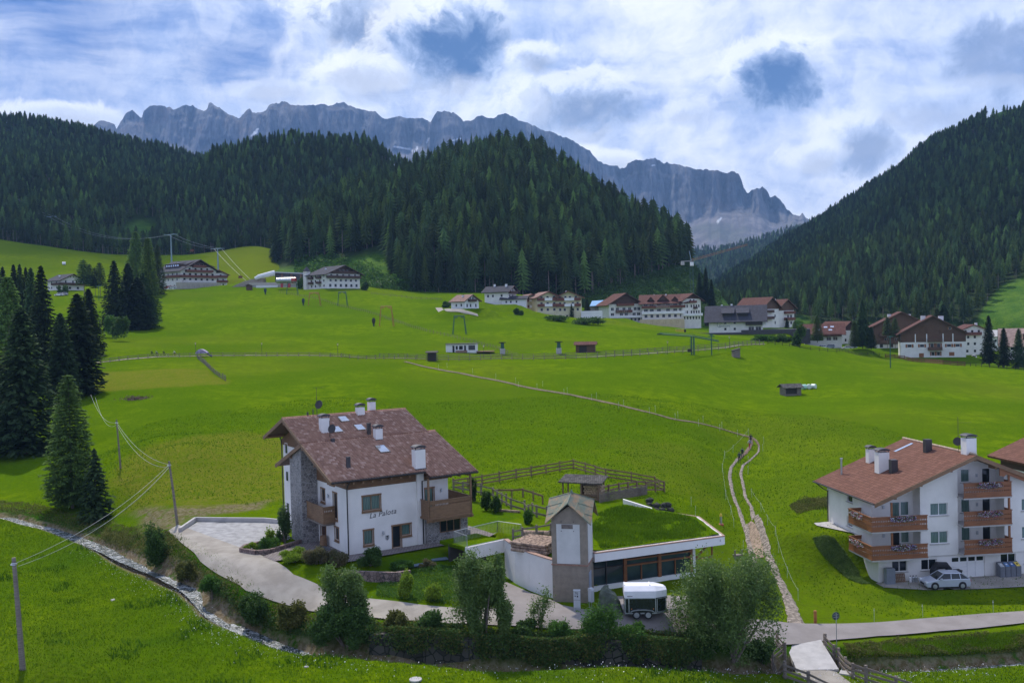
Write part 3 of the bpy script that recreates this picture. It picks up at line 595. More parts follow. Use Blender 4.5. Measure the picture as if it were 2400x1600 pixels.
# nearest ones by angular column so that the whole front row is covered
N_IND=215
front=order[:N_IND]; rest=order[N_IND:]
lab={'spruce':'dark green spruce in the front rows of the wooded central hill','pine':'bare-stemmed pine in the front rows of the wooded central hill','larch':'pale green larch in the front rows of the wooded central hill'}
protos=[]
for nm,m,kw in SP:
    o=empty(nm+'_tree',(0,0,0),0,lab[nm],'tree',{'spruce':'spruces at the edge of the central forest','pine':'pines at the edge of the central forest','larch':'larches at the edge of the central forest'}[nm])
    V,Fc=far_crown(**kw); crown_obj('crown',V,Fc,m,o); trunk_obj(o,1.,.011); protos.append(o)
used=[False]*5; rr=np.random.default_rng(3)
for q in front:
    x,y,z,h=pc[q]; k=int(rr.choice(5,p=[.27,.25,.16,.2,.12])); px_,py_=pix_of(x,y,z)
    if px_>1250 and rr.random()<.4: k=4
    if not used[k]: o=protos[k]; used[k]=True
    else: o=copy_tree(protos[k])
    o.location=(x,y,z-.3); o.rotation_euler=(0,0,rr.uniform(0,6)); w=rr.uniform(.85,1.2); o.scale=(h*w,h*w,h)
gn_forest('central_forest',pc[rest],protos,[1.8,1.8,2.4,4.4,1],'dense dark spruce and larch forest covering the rounded central hill',1)
pl=forest_pts('left_hill',6.0,(11,19),lambda cx,cy,X,Y,t:~((np.hypot(cx-330,(cy-545)*1.5)<48))&(t<1.1),seed=2)
# the meadow crest in front hides the foot; also keep out of the glade at px 560-640
gn_forest('left_forest',pl,protos,[5,4,2,.8,.4],'bluish spruce forest over the long left ridge below the cliffs',2)  # spruce-heavy mix darkens the ridge to stand in for shade
pm=forest_pts('middle_hill',5.8,(12,20),lambda cx,cy,X,Y,t:~((cx>555)&(cx<648)&(cy>560))&(t<1.12),seed=3)
gn_forest('middle_forest',pm,protos,[5,4,2,1,.4],'spruce forest on the dark knoll behind the left hotels',3)  # few larches keep the knoll dark, shade put into the species mix
def keep_r(cx,cy,X,Y,t):
    yl=np.interp(cx,[2255,2285,2314,2348,2382,2400,2600],[800,756,702,661,651,642,610])
    return ~((cy>yl+4)&(cx>2255))&(np.hypot(cx-1880,(cy-752)*1.6)>22)&(t<1.08)&~((cx>2310)&(cy<268+(2400-cx)*.2))
prr=forest_pts('right_hill',5.6,(10,18),keep_r,seed=4)
gn_forest('right_forest',prr,protos,[3,3,1.5,2,.3],'dark spruce forest on the steep slope rising to the right edge',4)
pf=forest_pts('far_hill',15,(18,28),lambda cx,cy,X,Y,t:(cy<750),seed=5)
gn_forest('far_forest',pf,protos,[4,3,1,1,.1],'hazy blue forest in the gap of the valley',5)
# ------------------------------------------------------------------ building materials
M_white=mat('white_plaster',(.75,.72,.67),.9,.07,.45,.2,30)
M_white2=mat('bright_plaster',(.78,.77,.75),.9,.04,.5)
M_cream=mat('yellow_cream_plaster',(.70,.64,.42),.9,.04,.5)
M_beige=mat('beige_plaster',(.42,.38,.31),.9,.08,.6)
M_tan=mat('sandy_plaster',(.60,.48,.30),.9,.08,.6)
def b_wood(c1,c2,sc=(1.,1.,14.),plank=0.):
    def f(t,b,v,o):
        mp=N(t,'ShaderNodeMapping'); mp.inputs['Scale'].default_value=sc; L(t,v,mp.inputs[0])
        n=NOISE(t,mp.outputs[0],1.6,6,.65); n2=NOISE(t,v,.6,3,.5)
        c=MIX(t,SM(t,n,.3,.7),c1,c2); c=MIX(t,MA(t,'MULTIPLY',SM(t,n2,.45,.7),.35),c,tuple(x*.6 for x in c1))
        if plank:
            s=N(t,'ShaderNodeSeparateXYZ'); L(t,v,s.inputs[0]); fr=MA(t,'FRACT',MA(t,'DIVIDE',s.outputs[2],plank)); ln=MA(t,'LESS_THAN',fr,.10)
            c=MIX(t,MA(t,'MULTIPLY',ln,.55),c,(.02,.012,.008)); bn=N(t,'ShaderNodeBump'); bn.inputs['Strength'].default_value=.6; bn.inputs['Distance'].default_value=.02; L(t,MA(t,'SUBTRACT',1,ln),bn.inputs['Height']); L(t,bn.outputs[0],b.inputs['Normal'])
        L(t,c,b.inputs['Base Color'])
    return f
M_wood=mat('brown_larch_wood',(.2,.1,.05),.7,build=b_wood((.16,.088,.042),(.28,.165,.085)))
M_woodp=mat('brown_board_cladding',(.2,.1,.05),.7,build=b_wood((.13,.065,.028),(.22,.118,.052),plank=.2))
M_wood2=mat('orange_brown_wood',(.25,.1,.04),.6,build=b_wood((.19,.068,.022),(.30,.115,.04)))
M_wooddk=mat('dark_brown_wood',(.08,.04,.03),.7,build=b_wood((.055,.026,.016),(.10,.048,.03)))
M_woodmid=mat('chestnut_board_cladding',(.12,.06,.03),.75,build=b_wood((.10,.052,.028),(.15,.08,.045),plank=.35))
M_woodred=mat('red_brown_wood',(.16,.05,.03),.7,build=b_wood((.12,.036,.022),(.2,.065,.04)))
M_greywood=mat('weathered_grey_wood',(.2,.17,.14),.9,build=b_wood((.13,.105,.085),(.27,.225,.185)))
M_fencewood=mat('weathered_brown_fence_wood',(.2,.15,.1),.9,build=b_wood((.14,.085,.05),(.27,.175,.11)))
M_blackwood=mat('blackened_wood',(.03,.028,.026),.85,build=b_wood((.02,.018,.016),(.05,.042,.036)))
M_dark=mat('dark_metal_sheet',(.045,.04,.042),.5,.2,2)
M_gutter=mat('dark_brown_gutter',(.035,.03,.028),.4,.1,2,metal=.3)
M_glass=mat('dark_window_glass',(.018,.024,.028),.08,.3,.4)
M_black=mat('dark_opening',(.012,.012,.014),.7,.2,1)
M_flash=mat('grey_skylight_glass',(.62,.66,.72),.12,.05,1,metal=.75)
M_steel=mat('galvanised_steel',(.45,.47,.48),.4,.12,4,metal=.7)
M_copper=mat('patinated_copper',(.1,.14,.1),.6,build=None) if False else None
def b_curtain(t,b,v,o):
    s=N(t,'ShaderNodeSeparateXYZ'); L(t,v,s.inputs[0]); w=MA(t,'SINE',MA(t,'MULTIPLY',MA(t,'ADD',s.outputs[0],MA(t,'MULTIPLY',NOISE(t,v,1.5,2),.15)),42))
    c=MIX(t,SM(t,w,-.8,.8),(.055,.10,.085),(.14,.22,.185)); L(t,c,b.inputs['Base Color'])
M_curtain=mat('green_curtain_behind_glass',(.1,.2,.15),.12,build=b_curtain)
def b_stone(c1,c2,mort,sc):
    def f(t,b,v,o):
        n=N(t,'ShaderNodeTexVoronoi',feature='DISTANCE_TO_EDGE'); n.inputs['Scale'].default_value=sc
        c_=N(t,'ShaderNodeTexVoronoi'); c_.inputs['Scale'].default_value=sc
        wv=N(t,'ShaderNodeTexNoise'); wv.inputs['Scale'].default_value=4; L(t,v,wv.inputs['Vector'])
        ad=N(t,'ShaderNodeVectorMath',operation='MULTIPLY_ADD'); L(t,wv.outputs['Color'],ad.inputs[0]); ad.inputs[1].default_value=(.12,.12,.12); L(t,v,ad.inputs[2])
        L(t,ad.outputs[0],n.inputs[0]); L(t,ad.outputs[0],c_.inputs[0])
        sp=N(t,'ShaderNodeSeparateColor'); L(t,c_.outputs['Color'],sp.inputs[0])
        c=MIX(t,sp.outputs[0],c1,c2); k=SM(t,n.outputs['Distance'],.02,.075); c=MIX(t,k,mort,c); L(t,c,b.inputs['Base Color'])
        bn=N(t,'ShaderNodeBump'); bn.inputs['Strength'].default_value=.8; bn.inputs['Distance'].default_value=.05; L(t,k,bn.inputs['Height']); L(t,bn.outputs[0],b.inputs['Normal'])
    return f
M_stone=mat('rubble_stone_masonry',(.3,.28,.26),.9,build=b_stone((.14,.13,.125),(.32,.295,.27),(.40,.385,.37),3.6))
M_redstone=mat('reddish_stone_masonry',(.3,.2,.17),.9,build=b_stone((.15,.10,.085),(.30,.215,.185),(.07,.06,.055),3.2))
M_boulder=mat('dark_boulder_masonry',(.1,.1,.1),.95,build=b_stone((.03,.032,.025),(.085,.08,.065),(.012,.018,.008),1.5))
M_render=mat('brown_roughcast',(.27,.225,.175),.95,.12,2.5,.8,22)
M_paleplaster=mat('pale_grey_plaster',(.56,.55,.52),.9,.08,.8,.1,12)
def b_tile(t,b,v,o):
    # courses of rolled clay tiles: each tile its own tone
    s=N(t,'ShaderNodeSeparateXYZ'); L(t,v,s.inputs[0])
    cx=MA(t,'FLOOR',MA(t,'DIVIDE',s.outputs[0],.25)); cy=MA(t,'FLOOR',MA(t,'DIVIDE',s.outputs[2],.13))
    cb=N(t,'ShaderNodeCombineXYZ'); L(t,cx,cb.inputs[0]); L(t,cy,cb.inputs[1]); wn=N(t,'ShaderNodeTexWhiteNoise'); L(t,cb.outputs[0],wn.inputs['Vector'])
    c=RAMP(t,wn.outputs['Value'],[(0,(.25,.13,.085)),(.35,(.30,.16,.105)),(.7,(.34,.19,.125)),(.9,(.42,.25,.175)),(1,(.50,.33,.25))])
    n=NOISE(t,v,.5,5,.6); c=MIX(t,MA(t,'MULTIPLY',SM(t,n,.4,.7),.15),c,(.12,.08,.06))
    L(t,c,b.inputs['Base Color'])
M_tile=mat('rolled_clay_tiles',(.3,.15,.1),.6,build=b_tile,spec=.3)
def b_shingle(c1,c2,w=.42,h=.36,axis='y'):
    def f(t,b,v,o):
        s=N(t,'ShaderNodeSeparateXYZ'); L(t,v,s.inputs[0]); cb=N(t,'ShaderNodeCombineXYZ')
        L(t,s.outputs[1 if axis=='y' else 0],cb.inputs[0]); L(t,s.outputs[0 if axis=='y' else 1],cb.inputs[1])
        br=N(t,'ShaderNodeTexBrick'); L(t,cb.outputs[0],br.inputs['Vector']); br.inputs['Scale'].default_value=1; br.inputs['Brick Width'].default_value=w; br.inputs['Row Height'].default_value=h
        br.inputs['Mortar Size'].default_value=.018; br.inputs['Color1'].default_value=(*c1,1); br.inputs['Color2'].default_value=(*c2,1); br.inputs['Mortar'].default_value=(*[x*.35 for x in c1],1); br.inputs['Mortar Smooth'].default_value=.3
        n=NOISE(t,v,.8,5,.6); c=MIX(t,MA(t,'MULTIPLY',SM(t,n,.35,.7),.4),br.outputs['Color'],tuple(x*.7 for x in c1)); L(t,c,b.inputs['Base Color'])
        bn=N(t,'ShaderNodeBump'); bn.inputs['Strength'].default_value=.5; bn.inputs['Distance'].default_value=.03; L(t,br.outputs['Fac'],bn.inputs['Height']); bn.invert=True; L(t,bn.outputs[0],b.inputs['Normal'])
    return f
M_shingle=mat('red_brown_concrete_tiles',(.2,.1,.08),.85,build=b_shingle((.145,.068,.047),(.20,.097,.068)),spec=.12)
M_roofred=mat('red_tiled_roof',(.22,.1,.08),.8,build=b_shingle((.105,.045,.036),(.145,.066,.052),.6,.5),spec=.1)
M_roofpink=mat('faded_pinkish_roof',(.42,.28,.24),.8,build=b_shingle((.24,.145,.115),(.31,.20,.165),.6,.5),spec=.1)
M_roofgrey=mat('dark_slate_roof',(.08,.08,.09),.85,build=b_shingle((.05,.05,.06),(.07,.07,.085),.7,.6),spec=.15)
M_rooftan=mat('worn_shingle_roof',(.3,.2,.17),.9,build=b_shingle((.24,.16,.13),(.34,.24,.2),.7,.5))
M_shingwood=mat('grey_wooden_shingles',(.2,.18,.17),.95,build=b_shingle((.07,.065,.06),(.15,.14,.13),.22,.35,'x'),spec=.1)
M_asph=mat('worn_asphalt',(.215,.19,.175),.95,.05,.5,.4,30,(.245,.22,.205))
M_gravel=mat('compacted_gravel',(.27,.24,.20),.95,.07,.6,.7,18,(.33,.30,.255))
M_lot=mat('pale_parking_gravel',(.27,.265,.26),.95,.10,1.6,.5,20,(.34,.335,.33))
M_paver=mat('grey_brown_paving',(.2,.17,.155),.9,build=b_shingle((.17,.14,.13),(.23,.20,.185),.5,.25))
M_concrete=mat('pale_concrete',(.42,.40,.38),.9,.1,1.5,.2,20)
M_path=mat('stony_path',(.11,.088,.06),.95,.2,3.,.8,14,(.29,.24,.195),thresh=(.34,.66))
M_dirt=mat('bare_brown_earth',(.12,.075,.05),.95,.25,2,.5,12,(.17,.11,.075))
# ------------------------------------------------------------------ wall faces with real openings
def wface(mb,outline,holes,mp,depth=.14,mi=0,rev=None):
    vs=[];es=[]
    for loop in [outline]+[[(a0,b0),(a1,b0),(a1,b1),(a0,b1)] for a0,a1,b0,b1 in holes]:
        i=len(vs); vs+=[Vector(p) for p in loop]; n=len(loop); es+=[(i+k,i+(k+1)%n) for k in range(n)]
    V,_,Fc,_,_,_=delaunay_2d_cdt(vs,es,[],0,1e-5)
    ox=np.array(outline); V2=[(v.x,v.y) for v in V]
    for f in Fc:
        cx=sum(V2[k][0] for k in f)/len(f); cy=sum(V2[k][1] for k in f)/len(f)
        if not inpoly(np.array([cx]),np.array([cy]),outline)[0]: continue
        if any(a0<cx<a1 and b0<cy<b1 for a0,a1,b0,b1 in holes): continue
        mb.face([mp(V2[k][0],V2[k][1],0) for k in f],mi)
    for a0,a1,b0,b1 in holes:
        for (p,q) in (((a0,b0),(a1,b0)),((a1,b0),(a1,b1)),((a1,b1),(a0,b1)),((a0,b1),(a0,b0))):
            mb.face([mp(*p,0),mp(*q,0),mp(*q,depth),mp(*p,depth)],mi if rev is None else rev)
FACE={'F':(lambda y0:(lambda a,b,d:(a,y0+d,b)),0),'B':(lambda y1:(lambda a,b,d:(a,y1-d,b)),math.pi),
      'L':(lambda x0:(lambda a,b,d:(x0+d,a,b)),-math.pi/2),'R':(lambda x1:(lambda a,b,d:(x1-d,a,b)),math.pi/2)}
_wc={}
def window(parent,face,pos,a0,a1,b0,b1,fm=None,gm=None,style='plain',n=1,depth=.14,name='window'):
    """frame part with pane below it; fits the opening a0..a1, b0..b1 on a wall face at coordinate pos"""
    w,h=round(a1-a0,2),round(b1-b0,2); fm=fm or M_white2; gm=gm or M_glass; key=(w,h,fm.name,gm.name,style,n,depth,name)
    if key not in _wc:
        d=depth; t=.06 if style!='tiny' else .04; m=MB(); m.box(-w/2,w/2,d-.05,d+.02,0,t).box(-w/2,w/2,d-.05,d+.02,h-t,h).box(-w/2,-w/2+t,d-.05,d+.02,t,h-t).box(w/2-t,w/2,d-.05,d+.02,t,h-t)
        for k in range(1,n): x=-w/2+w*k/n; m.box(x-.035,x+.035,d-.048,d+.015,t,h-t)
        if style=='trim':
            s=.13; m.box(-w/2-s,w/2+s,-.035,.0,-s,-.0).box(-w/2-s,w/2+s,-.05,.0,h,h+s).box(-w/2-s*.8,-w/2,-.03,0,0,h).box(w/2,w/2+s*.8,-.03,0,0,h)
        o=m.build(name,fm); sill=None
        if style in('sill','trim'): sill=MB().box(-w/2-.12,w/2+.12,-.11,.05,-.06 if style=='sill' else -.2,-.005 if style=='sill' else -.135).build('sill',M_concrete if style=='sill' else fm,o)
        if style=='shutter':
            for s_ in (-1,1): MB().box(s_*(w/2+.03),s_*(w/2+.03+w*.42),-.07,-.02,-.03,h+.03).build('shutter',M_wood2,o)
        MB().box(-w/2+.02,w/2-.02,d,d+.01,.02,h-.02).build('pane',gm,o); _wc[key]=o; new=o
    else: new=copy_tree(_wc[key])
    ac=(a0+a1)/2; mp,rz=FACE[face][0](pos),FACE[face][1]; new.location=mp(ac,b0,0); new.rotation_euler=(0,0,rz); new.parent=parent
    return new
def planks(parent,p0,p1,z0,z1,m,holes=(),pw=.16,name='railing',rail=True,posts=0):
    """vertical board panel between two ground points, with diamond cut-outs where neighbouring boards are notched"""
    p0=Vector((*p0,0)); p1=Vector((*p1,0)); d=(p1-p0); ln=d.length; d.normalize(); nrm=Vector((d.y,-d.x,0)); n=max(1,round(ln/pw)); w=ln/n; mb=MB()
    q=.05
    for k in range(n):
        a=k*w+.004; b=(k+1)*w-.004; L_=[(a,z0+.06),(b,z0+.06)]
        hs=sorted(holes)
        for hz_ in hs: L_+=[(b,hz_-.11),(b-q,hz_),(b,hz_+.11)]
        L_+=[(b,z1-.05),(a,z1-.05)]
        for hz_ in hs[::-1]: L_+=[(a,hz_+.11),(a+q,hz_),(a,hz_-.11)]
        i=len(mb.v); m_=len(L_)
        for off in (0,-.03): mb.v+=[tuple(p0+d*x+nrm*off+Vector((0,0,z))) for x,z in L_]
        mb.f.append([i+j for j in range(m_)]); mb.f.append([i+m_+j for j in range(m_)][::-1]); mb.m+=[0,0]
        for j in range(m_): mb.f.append([i+j,i+m_+j,i+m_+(j+1)%m_,i+(j+1)%m_]); mb.m.append(0)
    def bar(za,zb,t0,t1,e=.04):
        i=len(mb.v); c=[p0-d*e,p1+d*e]
        for zz in (za,zb):
            for cc in c:
                for o_ in (t0,t1): mb.v.append(tuple(cc+nrm*o_+Vector((0,0,zz))))
        for f in ((0,2,3,1),(4,5,7,6),(0,1,5,4),(2,6,7,3),(0,4,6,2),(1,3,7,5)): mb.f.append([i+k for k in f]); mb.m.append(0)
    bar(z1-.06,z1+.01,-.07,.05); bar(z0+.0,z0+.09,-.06,.03)
    for k in range(posts+1 if posts else 0):
        c=p0+d*(ln*k/posts); i=len(mb.v); mb.box(c.x-.05,c.x+.05,c.y-.05,c.y+.05,z0-.05,z1+.03)
    return mb.build(name,m,parent)
def card_cloud(pts,size,seed,ar=.55,up=.35,jit=.35):
    """leaf quads of random tilt at points -> V, F arrays"""
    r=np.random.default_rng(seed); n=len(pts); a=r.normal(size=(n,3)); a/=np.linalg.norm(a,axis=1)[:,None]
    b=r.normal(size=(n,3)); b-=a*(a*b).sum(1)[:,None]; b/=np.linalg.norm(b,axis=1)[:,None]
    s=(size if np.ndim(size) else np.full(n,size))*r.uniform(1-jit,1+jit,n); a=a*s[:,None]/2; b=b*(s*ar)[:,None]/2
    V=np.stack([pts-a,pts-b*1.,pts+a,pts+b*1.],1).reshape(-1,3); Fc=np.arange(4*n).reshape(n,4); return V,Fc
def b_leaf(c1,c2,tr=.4,val=.5,sc=1.2):
    def f(t,b,v,o):
        geo=N(t,'ShaderNodeNewGeometry'); oi=N(t,'ShaderNodeObjectInfo'); n=NOISE(t,v,sc,3,.6)
        c=MIX(t,SM(t,n,.35,.65),c1,c2); c=MIX(t,MA(t,'MULTIPLY',geo.outputs['Random Per Island'],val),c,tuple(min(1,x*2.2) for x in c2)); L(t,c,b.inputs['Base Color'])
        trn=N(t,'ShaderNodeBsdfTranslucent'); L(t,c,trn.inputs[0]); mx=N(t,'ShaderNodeMixShader'); mx.inputs[0].default_value=tr; L(t,b.outputs[0],mx.inputs[1]); L(t,trn.outputs[0],mx.inputs[2]); L(t,mx.outputs[0],o.inputs[0])
    return f
M_leafd=mat('dark_green_leaves',(.04,.1,.02),.7,build=b_leaf((.02,.048,.008),(.05,.10,.018),.35,.6),spec=.3)
M_leafm=mat('mid_green_leaves',(.04,.1,.02),.7,build=b_leaf((.03,.08,.010),(.06,.135,.018)),spec=.3)
M_leafw=mat('silvery_willow_leaves',(.08,.14,.04),.55,build=b_leaf((.062,.115,.022),(.125,.195,.045),.4,.3),spec=.4)
M_leafy=mat('yellow_green_leaves',(.12,.2,.02),.7,build=b_leaf((.10,.16,.01),(.18,.27,.02)),spec=.3)
M_leafr=mat('reddish_shrub_leaves',(.12,.1,.05),.7,build=b_leaf((.06,.075,.025),(.13,.11,.055)),spec=.3)
M_leafb=mat('bank_herb_leaves',(.05,.09,.02),.8,build=b_leaf((.030,.055,.010),(.105,.105,.025),.3,.6,.45),spec=.2)
M_flw=mat('white_petals',(.75,.75,.78),.6,.05,1)
M_flp=mat('purple_petals',(.22,.12,.42),.6,.4,3)
M_flr=mat('pink_petals',(.45,.10,.16),.6,.4,3)
def flowers(parent,x0,x1,y,z0,z1,seed,n=420,cols=(.45,.35,.2),ax='x'):
    r=np.random.default_rng(seed); a=r.uniform(x0,x1,n*2); zc=(z0+z1)/2+ (r.random(n*2)-.5)*(z1-z0)*(1-.4*np.abs(2*(a-x0)/(x1-x0)-1)**2)
    yy=y-.04-r.random(n*2)*.22
    pts=np.stack([a,yy,zc],1) if ax=='x' else np.stack([yy,a,zc],1)
    V,Fc=card_cloud(pts,.11,seed); mi=np.where(r.random(2*n)<.5,0,1+r.choice(3,2*n,p=np.array(cols)/sum(cols)))
    return mesh_np('flower_box',V,Fc,[M_leafd,M_flw,M_flp,M_flr],parent,midx=mi)
def chimney(parent,x,y,z0,z1,w=.7,d=.7,wm=None,cap='arc',name='chimney'):
    o=MB().box(x-w/2,x+w/2,y-d/2,y+d/2,z0,z1-.28).build(name,wm or M_white,parent)
    MB().box(x-w/2-.05,x+w/2+.05,y-d/2-.05,y+d/2+.05,z0,z0+.28+.0).build('flashing',M_dark,o)
    m=MB()
    for sx in (-1,1):
        for sy in (-1,1): m.box(x+sx*(w/2-.06)-.03,x+sx*(w/2-.06)+.03,y+sy*(d/2-.06)-.03,y+sy*(d/2-.06)+.03,z1-.28,z1-.08)
    if cap=='arc':
        n=8; W=w/2+.1; pr=[(x+W*math.cos(math.pi*k/n),z1-.1+.22*math.sin(math.pi*k/n)) for k in range(n+1)]+[(x-W*.9+1.8*W*k/n,z1-.12+.0) for k in range(n+1)][::1]
        pr=[(x+W*math.cos(math.pi*k/n),z1-.1+.24*math.sin(math.pi*k/n)) for k in range(n+1)]
        m.prism(pr,y-d/2-.08,y+d/2+.08)
    else: m.box(x-w/2-.1,x+w/2+.1,y-d/2-.1,y+d/2+.1,z1-.1,z1)
    m.build('cap',M_dark,o); return o
def lettering(parent,txt,loc,rot,size,m,shear=0.,extr=.02,name='lettering',ax=1.):
    cu=bpy.data.curves.new(name,'FONT'); cu.body=txt; cu.size=size; cu.shear=shear; cu.extrude=extr; cu.space_character=1.08
    tmp=bpy.data.objects.new('t',cu); me=bpy.data.meshes.new_from_object(tmp); bpy.data.objects.remove(tmp); me.materials.clear(); me.materials.append(m)
    o=bpy.data.objects.new(name,me); COL.objects.link(o); o.parent=parent; o.location=loc; o.rotation_euler=rot; o.scale=(ax,1,1); return o
def pt_slab(mb,x0,x1,ya,za,yb,zb,t=.22,mi=0): return mb.slab([(x0,ya,za),(x1,ya,za),(x1,yb,zb),(x0,yb,zb)],t,mi)
# ------------------------------------------------------------------ the guest house
def tiled(name,parent,x0,x1,ya,za,yb,zb,m):
    """rolled tiles between eave (ya,za) and top (yb,zb) as real relief"""
    ln=math.hypot(yb-ya,zb-za); n=Vector((0,-(zb-za),(yb-ya)))/ln; s=Vector((0,(yb-ya),(zb-za)))/ln
    if n.z<0: n=-n
    nc=int((x1-x0)/.25); nr=int(ln/.37); sx=6; xs=np.linspace(x0,x1,nc*sx+1); V=[];prof=.06*np.abs(np.sin(np.pi*(xs-x0)/.25*(x1-x0)/(nc*.25)*0+np.pi*np.arange(len(xs))/sx))
    rows=[]
    for r in range(nr):
        for q,hh in ((0,.085),(1,.01)): rows.append(((r+q)*ln/nr-(.0 if q==0 else .02),hh))
    rows=[(0,-.03)]+rows
    S=np.array([a for a,b in rows]); Hh=np.array([b for a,b in rows])
    X=np.repeat(xs[:,None],len(S),1); SS=np.repeat(S[None,:],len(xs),0); HH=Hh[None,:]+prof[:,None]
    Y=ya+s.y*SS+n.y*HH; Z=za+s.z*SS+n.z*HH
    return mesh_np(name,np.stack([X,Y,Z],-1).reshape(-1,3),grid_faces(*X.shape),m,parent)
def guest_house():
    h=empty('guest_house',H1O,H1a,'white guest house with tiled double roof, wooden balconies and black lettering on its front','house')
    # walls
    mb=MB(); mF=FACE['F'][0](0); mL=FACE['L'][0](0)
    hF=[(1.4,3.08,3.74,5.0),(1.44,2.3,.75,2.0),(4.2,5.05,.06,2.02),(5.05,6.0,1.05,2.02)]
    hF2=[(1.4,3.08,3.74,5.0),(1.44,2.3,.75,2.0),(4.2,5.02,.06,2.02),(5.08,6.0,1.05,2.02)]
    wface(mb,[(0,0),(6.65,0),(6.65,5.78),(0,5.78)],hF2,mF)
    hL=[(5.2,6.1,3.95,5.1),(2.4,3.25,2.8,5.1),(2.2,3.05,.95,2.05),(5.2,6.4,.05,2.15)]
    k=.375
    def rz_(y): return 6.73-.2+k*(y+.83) if y<6.17 else 9.35-.2-k*(y-6.17)
    wface(mb,[(0,0),(6.95,0),(6.95,5.78),(0,5.78)],hL,mL)
    mb.box(.0,7.35,7.0,16.0,-.3,8.3)                       # body behind the tower
    mb.prism([(7.0,8.3),(16.0,8.3),(10.9,10.75),(7.0,9.3)],.0,11.0,axis='x')
    mb.box(.02,11.0,.12,7.0,-.3,.0); mb.face([(0,6.95,0),(0,6.95,5.7),(7.3,6.95,5.7),(7.3,6.95,0)]); mb.face([(6.65,0,0),(6.65,6.9,0),(6.65,6.9,6.4),(6.65,0,6.4)])
    mb.box(6.65,7.32,-.28,.4,0,6.45); mb.box(7.32,9.95,.0,6.9,2.62,6.2); mb.box(9.95,11.0,2.9,12.,2.62,6.6)
    mb.box(7.3,11.0,12.0,15.6,-.2,8.5); mb.box(7.35,11.,7,12,2.7,8.8)
    mb.build('wall',M_white,h)
    gm=MB(); mpb=FACE['L'][0](.0)
    lo=MB(); lo.box(7.32,11.55,-.7,6,0,2.42); wl=lo.build('stone_wall',M_stone,h); MB().box(7.34,11.75,-.84,-.7,0,.82).box(11.55,11.75,-.7,5.9,0,.82).build('plinth',M_stone,wl)
    tw=MB(); 
    tw.prism([(6.95,0),(9.9,0),(9.9,rz_(9.9)-.05),(6.95,rz_(6.95)-.02),],-1.55,.03,axis='x'); tw.build('stone_tower',M_stone,h)
    # wooden band under the eaves and gable cladding
    cl=MB(); cl.box(-.04,6.64,-.05,.1,5.78,6.55); cl.prism([(-.1,5.78),(6.95,5.78),(6.95,rz_(6.2)),(6.17,rz_(6.17)),(-.1,rz_(-.1))],-.05,.08,axis='x')
    cl.prism([(10.2,8.2),(16.2,8.2),(16.2,8.75),(10.86,10.85),(9.9,10.4)],-.06,.05,axis='x'); cl.box(7.34,10.0,-.06,.1,5.72,6.35); cl.build('timber_cladding',M_woodp,h)
    # roofs
    r=MB(); pt_slab(r,-1.8,7.15,-.83,6.73,6.17,9.35,.2); pt_slab(r,7.15,12.05,-1.8,6.365,6.17,9.35,.2)
    pt_slab(r,-1.8,.1,13.16,6.68,6.17,9.33,.2); pt_slab(r,-1.8,11.2,6.05,9.40,10.86,11.3,.2); pt_slab(r,-1.8,11.2,16.57,9.06,10.86,11.28,.2)
    rf=r.build('roof',M_wooddk,h)
    tiled('tiles',rf,-1.8,7.15,-.86,6.73,6.17,9.37,M_tile); tiled('tiles',rf,7.15,12.08,-1.86,6.355,6.17,9.37,M_tile)
    tiled('tiles',rf,-1.82,11.22,6.05,9.41,10.86,11.31,M_tile); tiled('tiles',rf,-1.8,.1,13.2,6.66,6.17,9.35,M_tile); tiled('tiles',rf,-1.8,11.2,16.6,9.05,10.86,11.31,M_tile)
    rc=MB(); rc.tube([(-1.85,10.86,11.33),(11.25,10.86,11.33)],.11,8); rc.tube([(-1.85,6.17,9.4),(12.1,6.17,9.4)],.11,8); rc.build('ridge_tiles',mat('ridge_tile',(.32,.15,.10),.8,.3,6),rf)
    bg=MB(); e=.03
    for x in (-1.86,): 
        for (ya,za,yb,zb) in ((-.86,6.72,6.17,9.36),(13.2,6.66,6.17,9.33),(6.17,9.42,10.86,11.31),(16.6,9.05,10.86,11.3)): bg.slab([(x,ya,za+e),(x+.07,ya,za+e),(x+.07,yb,zb+e),(x,yb,zb+e)],.32)
    for (x,ya,za,yb,zb) in ((12.05,-1.86,6.35,6.17,9.36),(11.18,6.17,9.42,10.86,11.31)): bg.slab([(x,ya,za+e),(x+.07,ya,za+e),(x+.07,yb,zb+e),(x,yb,zb+e)],.3)
    bg.build('bargeboard',M_wood,rf)
    gt=MB(); gt.tube([(-1.8,-.93,6.66),(7.1,-.93,6.66)],.085,8); gt.tube([(7.15,-1.93,6.27),(12.1,-1.93,6.27)],.085,8); gt.tube([(-1.8,13.3,6.6),(0,13.3,6.6)],.08,8); gt.tube([(-1.8,16.68,9.0),(11,16.68,9.0)],.08,8); gt.build('gutter',M_gutter,h)
    for pts in ([(-.1,-.93,6.6),(-.1,-.4,6.25),(-.1,-.12,5.9),(-.1,-.12,.03)],[(7.2,-1.9,6.25),(7.1,-1.,5.95),(7.1,-.38,5.8),(7.1,-.38,.1)],[(-.1,16.6,8.95),(-.1,16.3,8.7),(-.1,16.1,8.3),(-.1,16.1,.05)]): MB().tube(pts,.06,8).build('downpipe',M_gutter,h)
    raf=MB()
    for x in np.arange(-1.5,6.6,.9): raf.box(x-.07,x+.07,-.75,.3,6.3,6.48)
    for x in np.arange(7.6,12,.9): raf.box(x-.07,x+.07,-1.7,.1,6.02,6.18)
    for y,z in ((.2,6.6),(3.2,7.75),(6.17,8.9),(9.3,7.9),(10.86,10.85),(15.6,9.2)): raf.box(-1.75,.0,y-.09,y+.09,z-.2,z)
    raf.build('rafters',M_wood,h)
